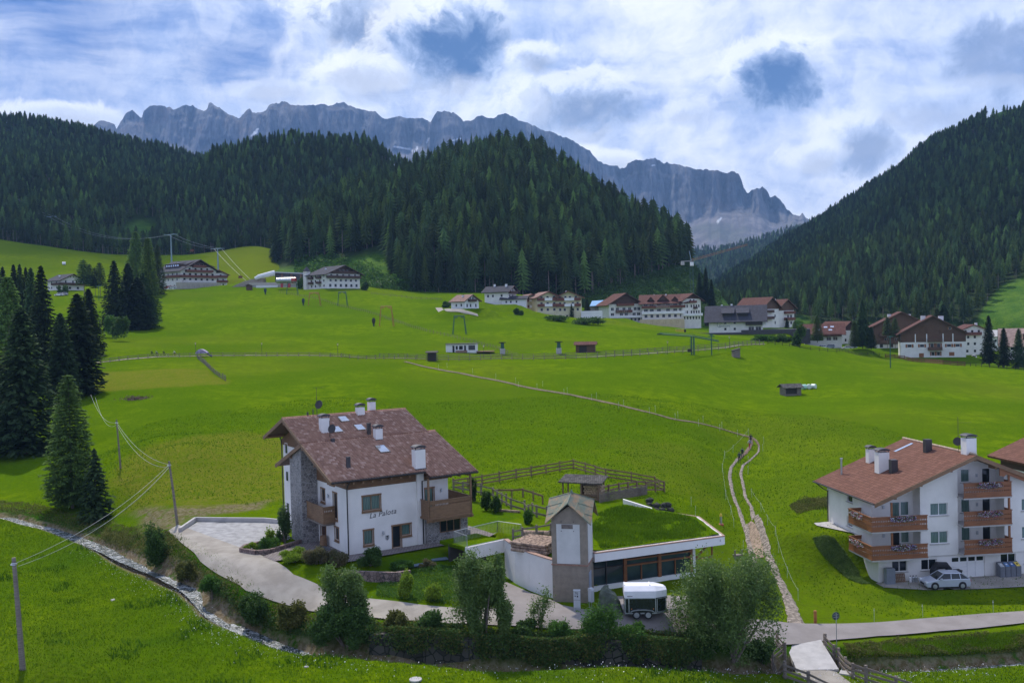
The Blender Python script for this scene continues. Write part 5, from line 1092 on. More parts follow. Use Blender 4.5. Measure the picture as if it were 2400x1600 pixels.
# ------------------------------------------------------------------ half-buried building with the grass roof
def annex():
    ax=np.array([p[:2] for p in AX]); d=ax[1]-ax[0]; ln=float(np.hypot(*d)); a=math.atan2(d[1],d[0]); O=(AX[0][0],AX[0][1],ZY)
    h=empty('grass_roofed_workshop',O,a,'low glazed workshop under a sloping-edged grass roof beside the roughcast tower','building')
    ca,sa=math.cos(a),math.sin(a)
    def loc(p): x,y=p[0]-O[0],p[1]-O[1]; return (x*ca+y*sa,-x*sa+y*ca)
    pg=[(0,0),(ln,0),loc(AX[2]),loc(AX[3]),loc((AX[4][0]+1.,AX[4][1])),loc((6.2,84.)),(-.2,3.)]; z1=ZR-ZY; z0=z1-.75
    rf=MB().prism([(x,y) for x,y in pg],z0,z1-.06,'z').build('roof_slab',M_white2,h)
    cx=sum(p[0] for p in pg)/len(pg); cy=sum(p[1] for p in pg)/len(pg)
    def off(s): return [(x+(cx-x)*s,y+(cy-y)*s) for x,y in pg]
    cp=MB(); i0=off(-.003); i1=off(.022); n=len(pg)
    for k in range(n):
        q=(k+1)%n
        if k in (3,4,5): continue
        cp.slab([(*i0[k],z1+.02),(*i0[q],z1+.02),(*i1[q],z1+.02),(*i1[k],z1+.02)],.09)
    cp.build('coping',mat('rust_brown_coping',(.33,.2,.15),.7,.15,3),rf)
    gv=MB(); i2=off(.055)
    for k in (0,1): q=(k+1)%n; gv.slab([(*i1[k],z1+.012),(*i1[q],z1+.012),(*i2[q],z1+.014),(*i2[k],z1+.014)],.05)
    gv.build('gravel_margin',mat('white_gravel',(.5,.47,.43),.95,.35,8,.6,30,(.66,.63,.58)),rf)
    w=[(p[0]*ca-p[1]*sa+O[0],p[0]*sa+p[1]*ca+O[1]) for p in [a_ if k_<3 else b_ for k_,(a_,b_) in enumerate(zip(off(.05),off(-.02)))]]
    g=sheet('roof_grass',w,M_grass,0.0,.6,hfun=lambda X,Y:np.full(np.shape(X),ZR)+.07+.11*fbm(X*.9,Y*.9,0,4,2),parent=rf)
    g.matrix_parent_inverse=Matrix.Identity(4); inv=Matrix.Rotation(-a,4,'Z')@Matrix.Translation((-O[0],-O[1],-O[2])); g.data.transform(inv)
    xe=9.9; wl=MB(); wl.box(-.4,xe,.95,1.2,-.8,.38); wl.box(-.4,-.1,.9,8,-.5,z0); wl.box(xe,xe+.25,.95,9,-1.2,z0); wl.build('wall',M_white2,h)
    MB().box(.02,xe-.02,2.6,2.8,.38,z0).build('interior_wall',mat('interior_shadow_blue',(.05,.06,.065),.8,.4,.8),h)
    MB().box(.0,xe,1.16,1.18,.38,z0).build('glazing',mat('dark_blue_glass',(.03,.05,.06),.06,.35,.5),h)
    po=MB()
    for x in (3.35,6.65,9.85): MB().box(x-.14,x+.14,.98,1.18,.3,z0).build('post',M_wood2,h)
    MB().box(3.3,xe,1.0,1.15,1.62,1.76).build('beam',M_wood2,h); MB().box(3.3,xe,1.0,1.15,2.12,2.24).build('beam',M_wood2,h)
    MB().box(0,3.3,1.02,1.14,1.78,1.84).build('beam',M_dark,h)
    for x in (1.6,4.9,8.2): MB().box(x-.04,x+.04,1.03,1.15,.38,1.7 if x>3 else z0).build('mullion',M_wood2 if x>3 else M_dark,h)
    MB().tube([(xe,1.1,1.2),(xe+1.6,.9,z0)],.1,4).tube([(xe,1.1,z0-.05),(xe+.02,1.1,.3)],.1,4).tube([(xe+1.9,.9,z0),(xe+1.9,.9,1.4)],.08,4).tube([(xe,1.1,1.4),(xe+1.9,.9,1.5)],.07,4).build('strut',M_wood2,h)
    MB().box(ln-.5,ln-.42,-.03,-.002,z1-.45,z1-.25).build('outlet',M_steel,h)
    # rear retaining wall
    b0=loc(P(1528,1188,93)[:2]); b1=loc(P(1460,1176,98)[:2]); bz=P(1528,1165,93)[2]-ZY; 
    MB().prism([(b0[0],b0[1]),(b1[0],b1[1]),(b1[0]+.2,b1[1]+.3),(b0[0]+.2,b0[1]+.3)],z0-.5,z1+.15,'z').build('wall',M_white,h)
annex()
def retaining():
    h=empty('curved_retaining_wall',(-1.1,83,ZY),0,'tall white curved retaining wall with a garage entrance, left of the roughcast tower','wall')
    pts=[(0,0),(.9,-2.6),(2.1,-4.9),(3.3,-6.5),(4.25,-7.45)]; tops=[3.15,3.13,3.1,3.06,3.0]; m=MB(); cp=MB(); th=.32
    def nrm(i):
        a=Vector(pts[max(i-1,0)]); b=Vector(pts[min(i+1,len(pts)-1)]); d=(b-a).normalized(); return Vector((-d.y,d.x))
    for i in range(len(pts)-1):
        a,b=Vector(pts[i]),Vector(pts[i+1]); na,nb=nrm(i)*th,nrm(i+1)*th
        for (q,mm,zo,lo) in ((m,0,0,None),(cp,0,.003,1)):
            t0,t1=tops[i],tops[i+1]; z0a,z0b=(-.9,-.9) if lo is None else (t0,t1); za,zb=(t0,t1) if lo is None else (t0+.07,t1+.07); e=0 if lo is None else .04
            A=a-nrm(i)*e; B=b-nrm(i+1)*e; A2=a+na+nrm(i)*e; B2=b+nb+nrm(i+1)*e
            k=len(q.v); q.v+=[(A.x,A.y,z0a),(B.x,B.y,z0b),(B2.x,B2.y,z0b),(A2.x,A2.y,z0a),(A.x,A.y,za),(B.x,B.y,zb),(B2.x,B2.y,zb),(A2.x,A2.y,za)]
            for f in ((0,3,2,1),(4,5,6,7),(0,1,5,4),(2,3,7,6),(1,2,6,5),(3,0,4,7)): q.f.append([k+j for j in f]); q.m.append(0)
    m.build('wall',M_white,h); cp.build('coping',mat('rust_brown_coping',(.33,.2,.15)),h)
    hx,hy=-3.1,-2.55
    d=Vector((hx,hy)).normalized(); n=Vector((-d.y,d.x)); 
    def blk(z0,z1,t0,t1,s0=0.,s1=1.): return [(hx*s0+n.x*t0,hy*s0+n.y*t0),(hx*s1+n.x*t0,hy*s1+n.y*t0),(hx*s1+n.x*t1,hy*s1+n.y*t1),(hx*s0+n.x*t1,hy*s0+n.y*t1)]
    MB().prism(blk(0,0,0,-.3),2.05,3.15,'z').prism(blk(0,0,0,-.3,.93,1.02),-.5,2.05,'z').build('header',M_white,h)
    MB().prism(blk(0,0,-.31,-4),2.8,3.09,'z').build('terrace_slab',M_grass,h)
    MB().prism(blk(0,0,-2.6,-2.75),-.5,3.0,'z').build('garage_door',M_dark,h)
    def rail(name,pts,hgt=1.0,sp=.16):
        r=MB(); r.tube([(x,y,z+hgt) for x,y,z in pts],.03,6)
        for (a,b) in zip(pts[:-1],pts[1:]):
            a=Vector(a);b=Vector(b);n_=max(1,int((b-a).length/sp))
            for k in range(n_+1):
                p=a+(b-a)*k/n_; r.tube([p,p+Vector((0,0,hgt))],.035 if k in(0,n_) else .012,5 if k in (0,n_) else 4)
        return r.build(name,M_steel,h)
    rail('railing',[(0,0,3.2),(hx,hy,3.2)],.02,9); rail('railing',[(hx,hy,3.15),(hx-1.2,hy+2.,3.1)]); rail('railing',[(hx-1.2,hy+2.,3.1),(-.6,3.2,3.1)]); rail('railing',[(-.6,3.2,3.1),(1.5,1.6,3.1)])
retaining()
# ------------------------------------------------------------------ low walls, planters, terraces at the guest house
def low_wall(name,label,pts,hgt,th,m,cat='wall',base=-.5,cap=None,zf=None,group=None):
    """pts world xy"""
    x0,y0=pts[0]; z0=hz(x0,y0) if zf is None else zf; h=empty(name,(x0,y0,z0),0,label,cat,group); q=MB(); c=MB()
    for (a,b) in zip(pts[:-1],pts[1:]):
        n=max(1,int(math.hypot(b[0]-a[0],b[1]-a[1])/1.2))
        for k in range(n):
            p=Vector((a[0]+(b[0]-a[0])*k/n,a[1]+(b[1]-a[1])*k/n)); r=Vector((a[0]+(b[0]-a[0])*(k+1)/n,a[1]+(b[1]-a[1])*(k+1)/n)); d=(r-p).normalized(); nn=Vector((-d.y,d.x))*th/2
            zp=(hz(*p) if zf is None else zf)-z0; zr=(hz(*r) if zf is None else zf)-z0
            p=p-Vector((x0,y0)); r=r-Vector((x0,y0))
            for (Q,l0,l1,e) in ((q,base,hgt,0),)+(((c,hgt,hgt+cap,.05),) if cap else ()):
                u=nn*(1+e/th*2); i=len(Q.v); Q.v+=[(*(p-u),zp+l0),(*(r-u),zr+l0),(*(r+u),zr+l0),(*(p+u),zp+l0),(*(p-u),zp+l1),(*(r-u),zr+l1),(*(r+u),zr+l1),(*(p+u),zp+l1)]
                for f in ((0,3,2,1),(4,5,6,7),(0,1,5,4),(2,3,7,6),(1,2,6,5),(3,0,4,7)): Q.f.append([i+j for j in f]); Q.m.append(0)
    q.build('masonry',m,h)
    if cap: c.build('coping',M_concrete,h)
    return h
low_wall('kerb_wall','pale concrete kerb wall along the back of the gravel parking',[lw(FR1,*p) for p in ((-9.5,19.6),(-6.8,24.),(-1.2,18.9),(-.2,17.2))],.5,.25,M_concrete)
low_wall('planter_wall','reddish stone planter wall beside the parking, left of the stone tower',[lw(FR1,*p) for p in ((-2.2,9.6),(-6.4,8.6),(-7.2,7.4),(-6.4,5.6),(-5.2,5.3),(-1.7,7.2))],.42,.3,M_redstone,zf=ZH1)
low_wall('garden_wall','reddish stone wall holding up the shrub bed at the driveway corner',[lw(FR1,*p) for p in ((-5.9,1.9),(-4.6,-.2),(-2.6,-2.0),(-.6,-4.4),(1.3,-6.3),(2.6,-6.5))],.25,.3,M_redstone,zf=ZH1-.55,base=-1.6)
low_wall('bank_wall','dark boulder wall between the driveway and the stream',[tuple(G(*p)[:2]) for p in ((870,1508),(1000,1519),(1100,1521),(1200,1522),(1300,1527),(1400,1532),(1540,1541),(1640,1550))],.75,.8,M_boulder,base=-1.6)
for k,(x,y,w) in enumerate(((-.75,1.1,0),(-.75,3.9,0))):
    p=lw(FR1,x,y); o=MB().box(-.35,.35,-.95,.95,0,.05).build('light_shaft_cover',mat('dark_grey_mesh',(.09,.10,.115),.5,.15,8)); o.location=(*p,ZH1+.11-.03); o.rotation_euler=(0,0,H1a); tag(o,'dark grating in the paving '+('near the front corner of the guest house' if k==0 else 'beside the log planter of the guest house'),'grating')
for k,(pp,s) in enumerate((((968,1326),(1.9,.8)),((1030,1311),(1.4,.7)))):
    g=G(*pp); o=MB().box(-s[0]/2,s[0]/2,-s[1]/2,s[1]/2,.02,.10).build('hatch_cover',mat('blue_grey_metal_hatch',(.10,.14,.18),.7,.12,4)); o.location=tuple(g); o.rotation_euler=(0,0,H1a-.25); tag(o,('larger' if k==0 else 'smaller')+' blue-grey hatch cover lying in the sloping lawn','hatch')
p=lw(FR1,-.45,4.75); o=MB().tube([(0,0,0),(0,0,.95)],[.34,.30],12).build('log_planter',M_wood); o.location=(*p,ZH1+.06); tag(o,'round wooden log planter beside the side door of the guest house','planter')
# ------------------------------------------------------------------ fences
def fence(name,label,px,m,sp=2.6,hgt=1.1,rails=((.45,.14),(.9,.14)),post=.06,group=None,wpts=None,tilt=.0,seed=0,cat='fence',rmat=None,pk=None,ph=None):
    pts=wpts or [tuple(G(*p)[:2]) for p in px]; r=np.random.default_rng(seed+5); x0,y0=pts[0]; z0=hz(x0,y0); h=empty(name,(x0,y0,z0),0,label,cat,group)
    P_=[pts[0]]
    for a,b in zip(pts[:-1],pts[1:]):
        n=max(1,round(math.hypot(b[0]-a[0],b[1]-a[1])/sp)); P_+=[(a[0]+(b[0]-a[0])*(i+1)/n,a[1]+(b[1]-a[1])*(i+1)/n) for i in range(n)]
    Z=[hz(*p)-z0 for p in P_]; Q=[Vector((p[0]-x0,p[1]-y0,z)) for p,z in zip(P_,Z)]
    pm=None
    for i,q in enumerate(Q[:100]):
        hh=(ph or hgt)*r.uniform(.95,1.12)
        if pm is None: pm=MB().box(-post,post,-post,post,-.4,1.).build('post',m,h); o=pm
        else: o=pm.copy(); COL.objects.link(o); o.parent=h
        o.location=q; o.scale=(1,1,hh); o.rotation_euler=(r.normal()*tilt,r.normal()*tilt,math.atan2(P_[min(i+1,len(P_)-1)][1]-P_[max(i-1,0)][1],P_[min(i+1,len(P_)-1)][0]-P_[max(i-1,0)][0]))
    for (zz,wd) in rails:
        mb=MB()
        for a,b in zip(Q[:-1],Q[1:]):
            d=(b-a); d.z=0; d.normalize(); nn=Vector((d.y,-d.x,0)); j0,j1=r.normal(0,.02,2); e=.06
            c=[a-d*e+nn*(post+.002),b+d*e+nn*(post+.002)]; i=len(mb.v)
            for (cc,j) in ((c[0],j0),(c[1],j1)):
                for oz in (-wd/2,wd/2):
                    for on in (0,.035): mb.v.append(tuple(cc+nn*on+Vector((0,0,zz*hgt+oz+j))))
            for f in ((0,1,3,2),(4,6,7,5),(0,4,5,1),(2,3,7,6),(0,2,6,4),(1,5,7,3)): mb.f.append([i+k for k in f]); mb.m.append(0)
        mb.build('rail',rmat or m,h)
    if pk:
        mb=MB()
        for a,b in zip(Q[:-1],Q[1:]):
            n=max(1,int((b-a).length/pk)); d=(b-a).normalized(); nn=Vector((d.y,-d.x,0))
            for k in range(n): c=a+(b-a)*(k+.5)/n+nn*.09; t=r.uniform(.85,1.08)*hgt; mb.box(c.x-.03,c.x+.03,c.y-.02,c.y+.02,c.z-.1,c.z+t)
        mb.build('pickets',rmat or m,h)
    return h
fence('rail_fence','long two-rail fence along the near side of the road crossing the meadow',[(236,852),(300,843),(370,838),(470,836),(600,835),(700,835),(800,838),(900,842),(1000,845),(1200,843),(1400,840),(1500,834),(1620,826),(1700,819),(1790,809)],M_greywood,3.0,1.15,((.42,.13),(.88,.13)),.07,seed=1)
fence('rail_fence','second two-rail fence along the far side of the meadow road behind the lift stations',[(890,837),(1000,840),(1200,838),(1400,833),(1500,826),(1620,818),(1700,812),(1780,804)],M_greywood,3.0,1.1,((.42,.12),(.88,.12)),.07,seed=2)
fence('stake_fence','thin stake fence running down the slope from the upper lift to the ticket hut',[(655,686),(700,694),(760,706),(830,726),(900,745),(950,762),(1000,778),(1050,789),(1110,803),(1170,820),(1215,836)],M_greywood,2.35,1.15,((.45,.05),(.85,.05)),.055,seed=3)
fence('leaning_fence','short leaning pole fence descending from the meadow road towards the mown patch',[(463,840),(478,852),(495,868),(512,882),(529,893)],M_greywood,1.3,1.15,((.5,.09),(.9,.09)),.06,tilt=.12,seed=4)
GF=[(1063,1147),(1130,1137),(1210,1122),(1280,1110),(1344,1099),(1372,1107),(1420,1121),(1480,1130),(1535,1141),(1557,1152)]
fence('garden_fence','three-board fence round the far side of the enclosure behind the guest house',GF,M_fencewood,2.6,1.25,((.22,.17),(.55,.17),(.9,.17)),.07,seed=5)
fence('garden_fence','three-board fence on the lower right side of the enclosure above the grass roof',[(1557,1152),(1493,1153),(1451,1160),(1402,1173)],M_fencewood,2.2,1.25,((.22,.17),(.6,.17),(.95,.17)),.08,seed=6)
fence('garden_fence','grey board fence between the lawn and the vegetable patch',[(1063,1147),(1085,1152),(1128,1160),(1156,1166),(1198,1192),(1230,1202),(1258,1211),(1283,1217)],M_greywood,2.0,1.25,((.3,.2),(.85,.15)),.08,seed=7)
fence('garden_fence','low inner fence bordering the vegetable patch',[(1156,1166),(1200,1166),(1226,1165),(1250,1173),(1272,1181)],M_fencewood,2.3,1.0,((.9,.2),),.07,seed=8)
fence('pole_fence','grey pole fence behind the log pile left of the tower',[(1203,1272),(1225,1268),(1258,1262),(1292,1256)],M_greywood,1.4,1.15,((.45,.12),(.92,.14)),.08,seed=9)
fence('paling_fence','row of upright grey palings behind the grass roof',[(1406,1178),(1440,1170),(1480,1164),(1515,1158)],M_greywood,1.6,1.0,((.8,.08),),.05,seed=10,pk=.14)
fence('bridge_fence','weathered plank railing on the right side of the small stream bridge',[(1934,1520),(1955,1545),(1966,1556),(1999,1589),(2030,1600),(2100,1622),(2160,1645)],M_greywood,1.9,1.15,((.28,.16),(.6,.16),(.92,.16)),.09,seed=11)
fence('bridge_fence','weathered plank railing on the left side of the small stream bridge',[(1822,1515),(1840,1540),(1811,1565),(1840,1590),(1895,1612),(1950,1640)],M_greywood,1.9,1.15,((.28,.16),(.6,.16),(.92,.16)),.09,seed=12)
fence('board_fence','brown board fence on the meadow edge below the brown gabled house',[(2075,838),(2120,843),(2170,850),(2210,854),(2262,858)],M_woodred,2.4,1.5,((.2,.3),(.5,.3),(.85,.3)),.08,seed=13)
fence('dark_rail_fence','dark rail fence along the meadow edge at the right side',[(2262,858),(2300,860),(2340,863),(2400,868),(2460,872)],M_blackwood,2.6,1.2,((.45,.12),(.9,.12)),.07,seed=14)
fence('dark_rail_fence','dark rail fence between the meadow crest and the parked cars',[(1800,807),(1850,812),(1900,820),(1960,826),(2020,833),(2075,838)],M_blackwood,3,1.1,((.45,.1),(.9,.1)),.06,seed=15)
fence('rail_fence','thin rail fence on the upper meadow between the hillside hotel and the chalets',[(870,690),(930,696),(1000,702),(1035,704)],M_greywood,3.5,1.1,((.5,.1),(.9,.1)),.06,seed=16)
# white electric fence stakes with tape
M_stake=mat('white_plastic_stake',(.42,.47,.40),.6,.05,2)
stk=[(1028,866),(1048,862),(1108,875),(1162,888),(1209,898),(1215,908),(1259,912),(1272,906),(1322,925),(1330,921),(1387,938),(1398,934),(1450,957),(1462,952),(1522,970),(1536,965),(1583,984),(1589,979),(1637,999),(1648,990),(1687,1010),(1692,1004),(1729,1023),(1754,1020),(1718,1060),(1699,1074),(1693,1106),(1701,1171),(1713,1206),(1720,1237),(1790,1040),(1788,1057),(1754,1087),(1753,1111),(1762,1166),(1784,1198),(1799,1230),(1817,1256),(1825,1294),(1845,1354),(1871,1407),(2049,1456),(2163,1446),(2328,1437),(1742,1290),(1620,1186),(1630,1208)]
_sk=None
for i,(a,b) in enumerate(stk):
    g=G(a,b); 
    if _sk is None: _sk=MB().tube([(0,0,-.2),(0,0,1.05)],.018,5).box(-.04,.04,-.02,.02,.85,.93).build('fence_stake',M_stake); o=_sk; tag(o,'thin white plastic fence stake along the trodden paths','stake','electric fence stakes beside the paths')
    else: o=_sk.copy(); COL.objects.link(o)
    s=1.25 if g[1]>120 else 1.1; o.location=tuple(g); o.scale=(1.0 if g[1]<120 else 1.3,)*2+(s,); o.rotation_euler=(rng.normal()*.03,rng.normal()*.03,0)
def tape(idx,lbl):
    m=MB(); pts=[G(*stk[i]) for i in idx]; 
    P_=[]
    for a,b in zip(pts[:-1],pts[1:]):
        for k in range(6):
            f=k/6; p=a+(b-a)*f; p=p.copy(); p[2]=a[2]+(b[2]-a[2])*f+1.0-.16*math.sin(math.pi*f); P_.append(p)
    q=pts[-1].copy(); q[2]+=1.0; P_.append(q); o=m.tube([tuple(p) for p in P_],.009,4).build('fence_tape',M_stake); tag(o,lbl,'tape')
tape([23,24,25,26,27,28,29],'pale tape strung between stakes left of the stony path')
tape([34,35,36,37,38,39,40],'pale tape strung between stakes right of the stony path')
# ------------------------------------------------------------------ poles and wires
def pole(px,top,label,r=.13,Y=None,lamp=False):
    g=G(*px); d=ray(*top); 
    # top point: same distance as the foot
    t=d*g[1]; h=t[2]-g[2]; o=MB().tube([(0,0,-.5),((t[0]-g[0])*.5,0,h*.5),(t[0]-g[0],0,h)],[r*1.25,r,r*.8],10).build('utility_pole',M_greywood); o.location=tuple(g); tag(o,label,'pole'); 
    MB().tube([(t[0]-g[0]-.05,-.2,h-.35),(t[0]-g[0]+.25,-.2,h-.35)],.04,6).box(t[0]-g[0]-.16,t[0]-g[0]+.16,-.16,.16,h-.5,h-.42).build('insulator',M_steel,o)
    return Vector((t[0],t[1],t[2]-.35))
pA=pole((54,1568),(32,1306),'grey wooden utility pole standing in the near meadow at the left edge',.17)
pB=pole((417,1230),(396,1080),'dark wooden utility pole at the corner of the gravel parking',.12)
pC=pole((283,1098),(273,983),'slim wooden utility pole in the meadow beside the larch trees',.11)
pD=P(213,925,175)
def wire(a,b,sag,label,r=.014):
    a=Vector(a);b=Vector(b); pts=[]
    for k in range(25):
        f=k/24; p=a.lerp(b,f); p.z-=sag*4*f*(1-f); pts.append(p)
    o=MB().tube(pts,r,4).build('overhead_wire',mat('pale_cable',(.34,.35,.33),.6,.1,1)); tag(o,label,'cable')
wire(pA+Vector((.2,0,0)),pB,.9,'upper pale cable from the near utility pole to the pole at the parking'); wire(pA+Vector((.3,0,-.25)),pB+Vector((0,0,-.25)),1.2,'lower pale cable from the near utility pole to the pole at the parking')
wire(P(520,1000,300)*0+G(180,1262)+np.array([0,0,.3]),pB+Vector((0,0,-.3)),1.,'thin stay cable slanting from the parking pole towards the stream',.011)
wire(pB,pC,1.1,'upper cable between the two slim poles behind the larch',.018); wire(pB+Vector((0,0,-.3)),pC+Vector((0,0,-.3)),1.5,'lower cable between the two slim poles behind the larch',.018)
wire(pC,pD,1.6,'cable running from the slim meadow pole into the dark spruces',.02); wire(pC+Vector((0,0,-.3)),pD+Vector((.8,0,-.5)),2.,'second cable running from the slim meadow pole into the dark spruces',.02)
# ------------------------------------------------------------------ horse trailer, tarpaulin, car, bins
M_tyre=mat('tyre_rubber',(.02,.02,.02),.85,.2,4); M_rim=mat('alloy_rim',(.5,.51,.52),.35,.08,3,metal=.6)
def wheel(parent,x,y,r,w,side,name='wheel'):
    o=MB().tube([(x,y-w/2,r),(x,y-w/2+.02,r),(x,y+w/2-.02,r),(x,y+w/2,r)],[r*.93,r,r,r*.93],20).build(name,M_tyre,parent,smooth=False)
    s=-1 if side<0 else 1; q=MB().tube([(x,y+s*(w/2-.01),r),(x,y+s*(w/2+.012),r)],[r*.66,r*.62],16)
    for k in range(5): a=k*2*math.pi/5; q.tube([(x,y+s*(w/2+.014),r),(x+math.cos(a)*r*.55,y+s*(w/2+.02),r+math.sin(a)*r*.55)],.035,4)
    q.build('rim',M_rim,o); return o
def trailer():
    g=G(1506,1442); h=empty('horse_trailer',g,R_(-3),'black horse trailer with a white canopy and twin axles, parked by the glazed workshop','trailer')
    M_pan=mat('black_trailer_panel',(.012,.018,.016),.25,.3,1); M_can=mat('white_canopy',(.74,.73,.74),.6,.05,1.5)
    pl=lambda d=0:[(-1.35,-.85-d),(.95,-.85-d),(1.75,-.45-d),(1.75,.45+d),(.95,.85+d),(-1.35,.85+d)]
    MB().prism(pl(),.48,1.62,'z').build('body',M_pan,h); MB().prism([(x*1.005,y*1.01) for x,y in pl()],.40,.49,'z').build('chassis',M_steel,h)
    c=MB(); P0=[(x*1.02,y*1.03,1.60) for x,y in pl()]; P1=[(x*1.02,y*1.03,2.08) for x,y in pl()]; P2=[(-1.35,-.5,2.4),(.9,-.5,2.4),(1.6,-.28,2.26),(1.6,.28,2.26),(.9,.5,2.4),(-1.35,.5,2.4)]
    i=0; c.v=P0+P1+P2
    for a in (0,6):
        for k in range(6): c.f.append([a+k,a+(k+1)%6,a+6+(k+1)%6,a+6+k]); c.m.append(0)
    c.f.append([12+k for k in range(6)]); c.m.append(0); c.build('canopy',M_can,h,bevel=.03)
    fr=MB()
    for x in (-1.33,-1.05,.92): fr.box(x-.03,x+.03,-.90,-.86,.45,1.6)
    fr.box(-1.35,.95,-.90,-.865,1.54,1.6); fr.build('frame_rail',M_steel,h)
    d=MB(); A=Vector((1.02,-.845,.55)); B=Vector((1.68,-.515,.55)); nn=Vector((.42,-.84,0))*.03
    for p,q in ((A,B),(A+Vector((0,0,.98)),B+Vector((0,0,.98)))): d.tube([p+nn,q+nn],.025,4)
    d.tube([A+nn,A+nn+Vector((0,0,.98))],.025,4).tube([B+nn,B+nn+Vector((0,0,.98))],.025,4).build('door_frame',M_steel,h)
    MB().box(1.12,1.5,-.0,.01,1.78,2.0).build('window',M_glass,h).location=(-.02,-.62,0)
    for x in (-.5,.36):
        wheel(h,x,-.78,.31,.2,-1); wheel(h,x,.78,.31,.2,1)
    mg=MB(); n=10; pr=[(-.07+.93*math.cos(math.pi*k/n)*.98,.42+.30*math.sin(math.pi*k/n)**.6) for k in range(n+1)]
    for a,b in zip(pr[:-1],pr[1:]): mg.slab([(a[0],-1.0,a[1]+.02),(b[0],-1.0,b[1]+.02),(b[0],-.78,b[1]+.02),(a[0],-.78,a[1]+.02)],.035)
    mg.build('mudguard',M_steel,h)
    for x in (-.86,.75): MB().disc((x,-.875,.78),(0,1,0),.035,.02,10).build('reflector',mat('orange_reflector',(.6,.2,.05),.4,.1,1),h)
    MB().box(-1.17,-.78,-.905,-.89,1.70,1.74).build('side_marking',M_dark,h)
    for x in (-1.3,.55): MB().tube([(x,-.42,2.4),(x,.42,2.4)],.06,6).build('canopy_bar',M_can,h)
    MB().tube([(1.7,0,.45),(2.9,0,.5)],.05,6).tube([(2.75,0,0),(2.75,0,.6)],.04,6).build('drawbar',M_steel,h)
trailer()
def tarp():
    g=G(1428,1440); h=empty('covered_machine',g,R_(-6),'machine shrouded in a dark green tarpaulin between the tower and the trailer','covered object')
    V=[];n=26; prof=[(0,1.0,.72),(.5,.92,.66),(1.05,.78,.56),(1.45,.7,.5),(1.75,.55,.38),(1.95,.28,.2),(1.98,.02,.02)]; rs=np.random.default_rng(4)
    for z,a,b in prof:
        for k in range(n):
            w=2*math.pi*k/n; f=1+.09*math.sin(5*w+z*2)*(1-z/2.2)+.03*rs.normal(); V.append((a*f*math.copysign(abs(math.cos(w))**.7,math.cos(w)),b*f*math.copysign(abs(math.sin(w))**.7,math.sin(w)),z*(1+.02*rs.normal())-(.25*math.cos(w) if z>1.4 else 0)))
    Fc=[[j*n+k,j*n+(k+1)%n,(j+1)*n+(k+1)%n,(j+1)*n+k] for j in range(len(prof)-1) for k in range(n)]
    mb=MB(); mb.add(V,Fc); mb.build('tarpaulin',mat('dark_green_tarpaulin',(.04,.055,.035),.55,.35,1.6,.5,5,(.075,.09,.06)),h)
    MB().tube([(-.95,-.66,.5),(0,-.78,.45),(.95,-.66,.5)],.02,5).build('strap',M_dark,h)
tarp()
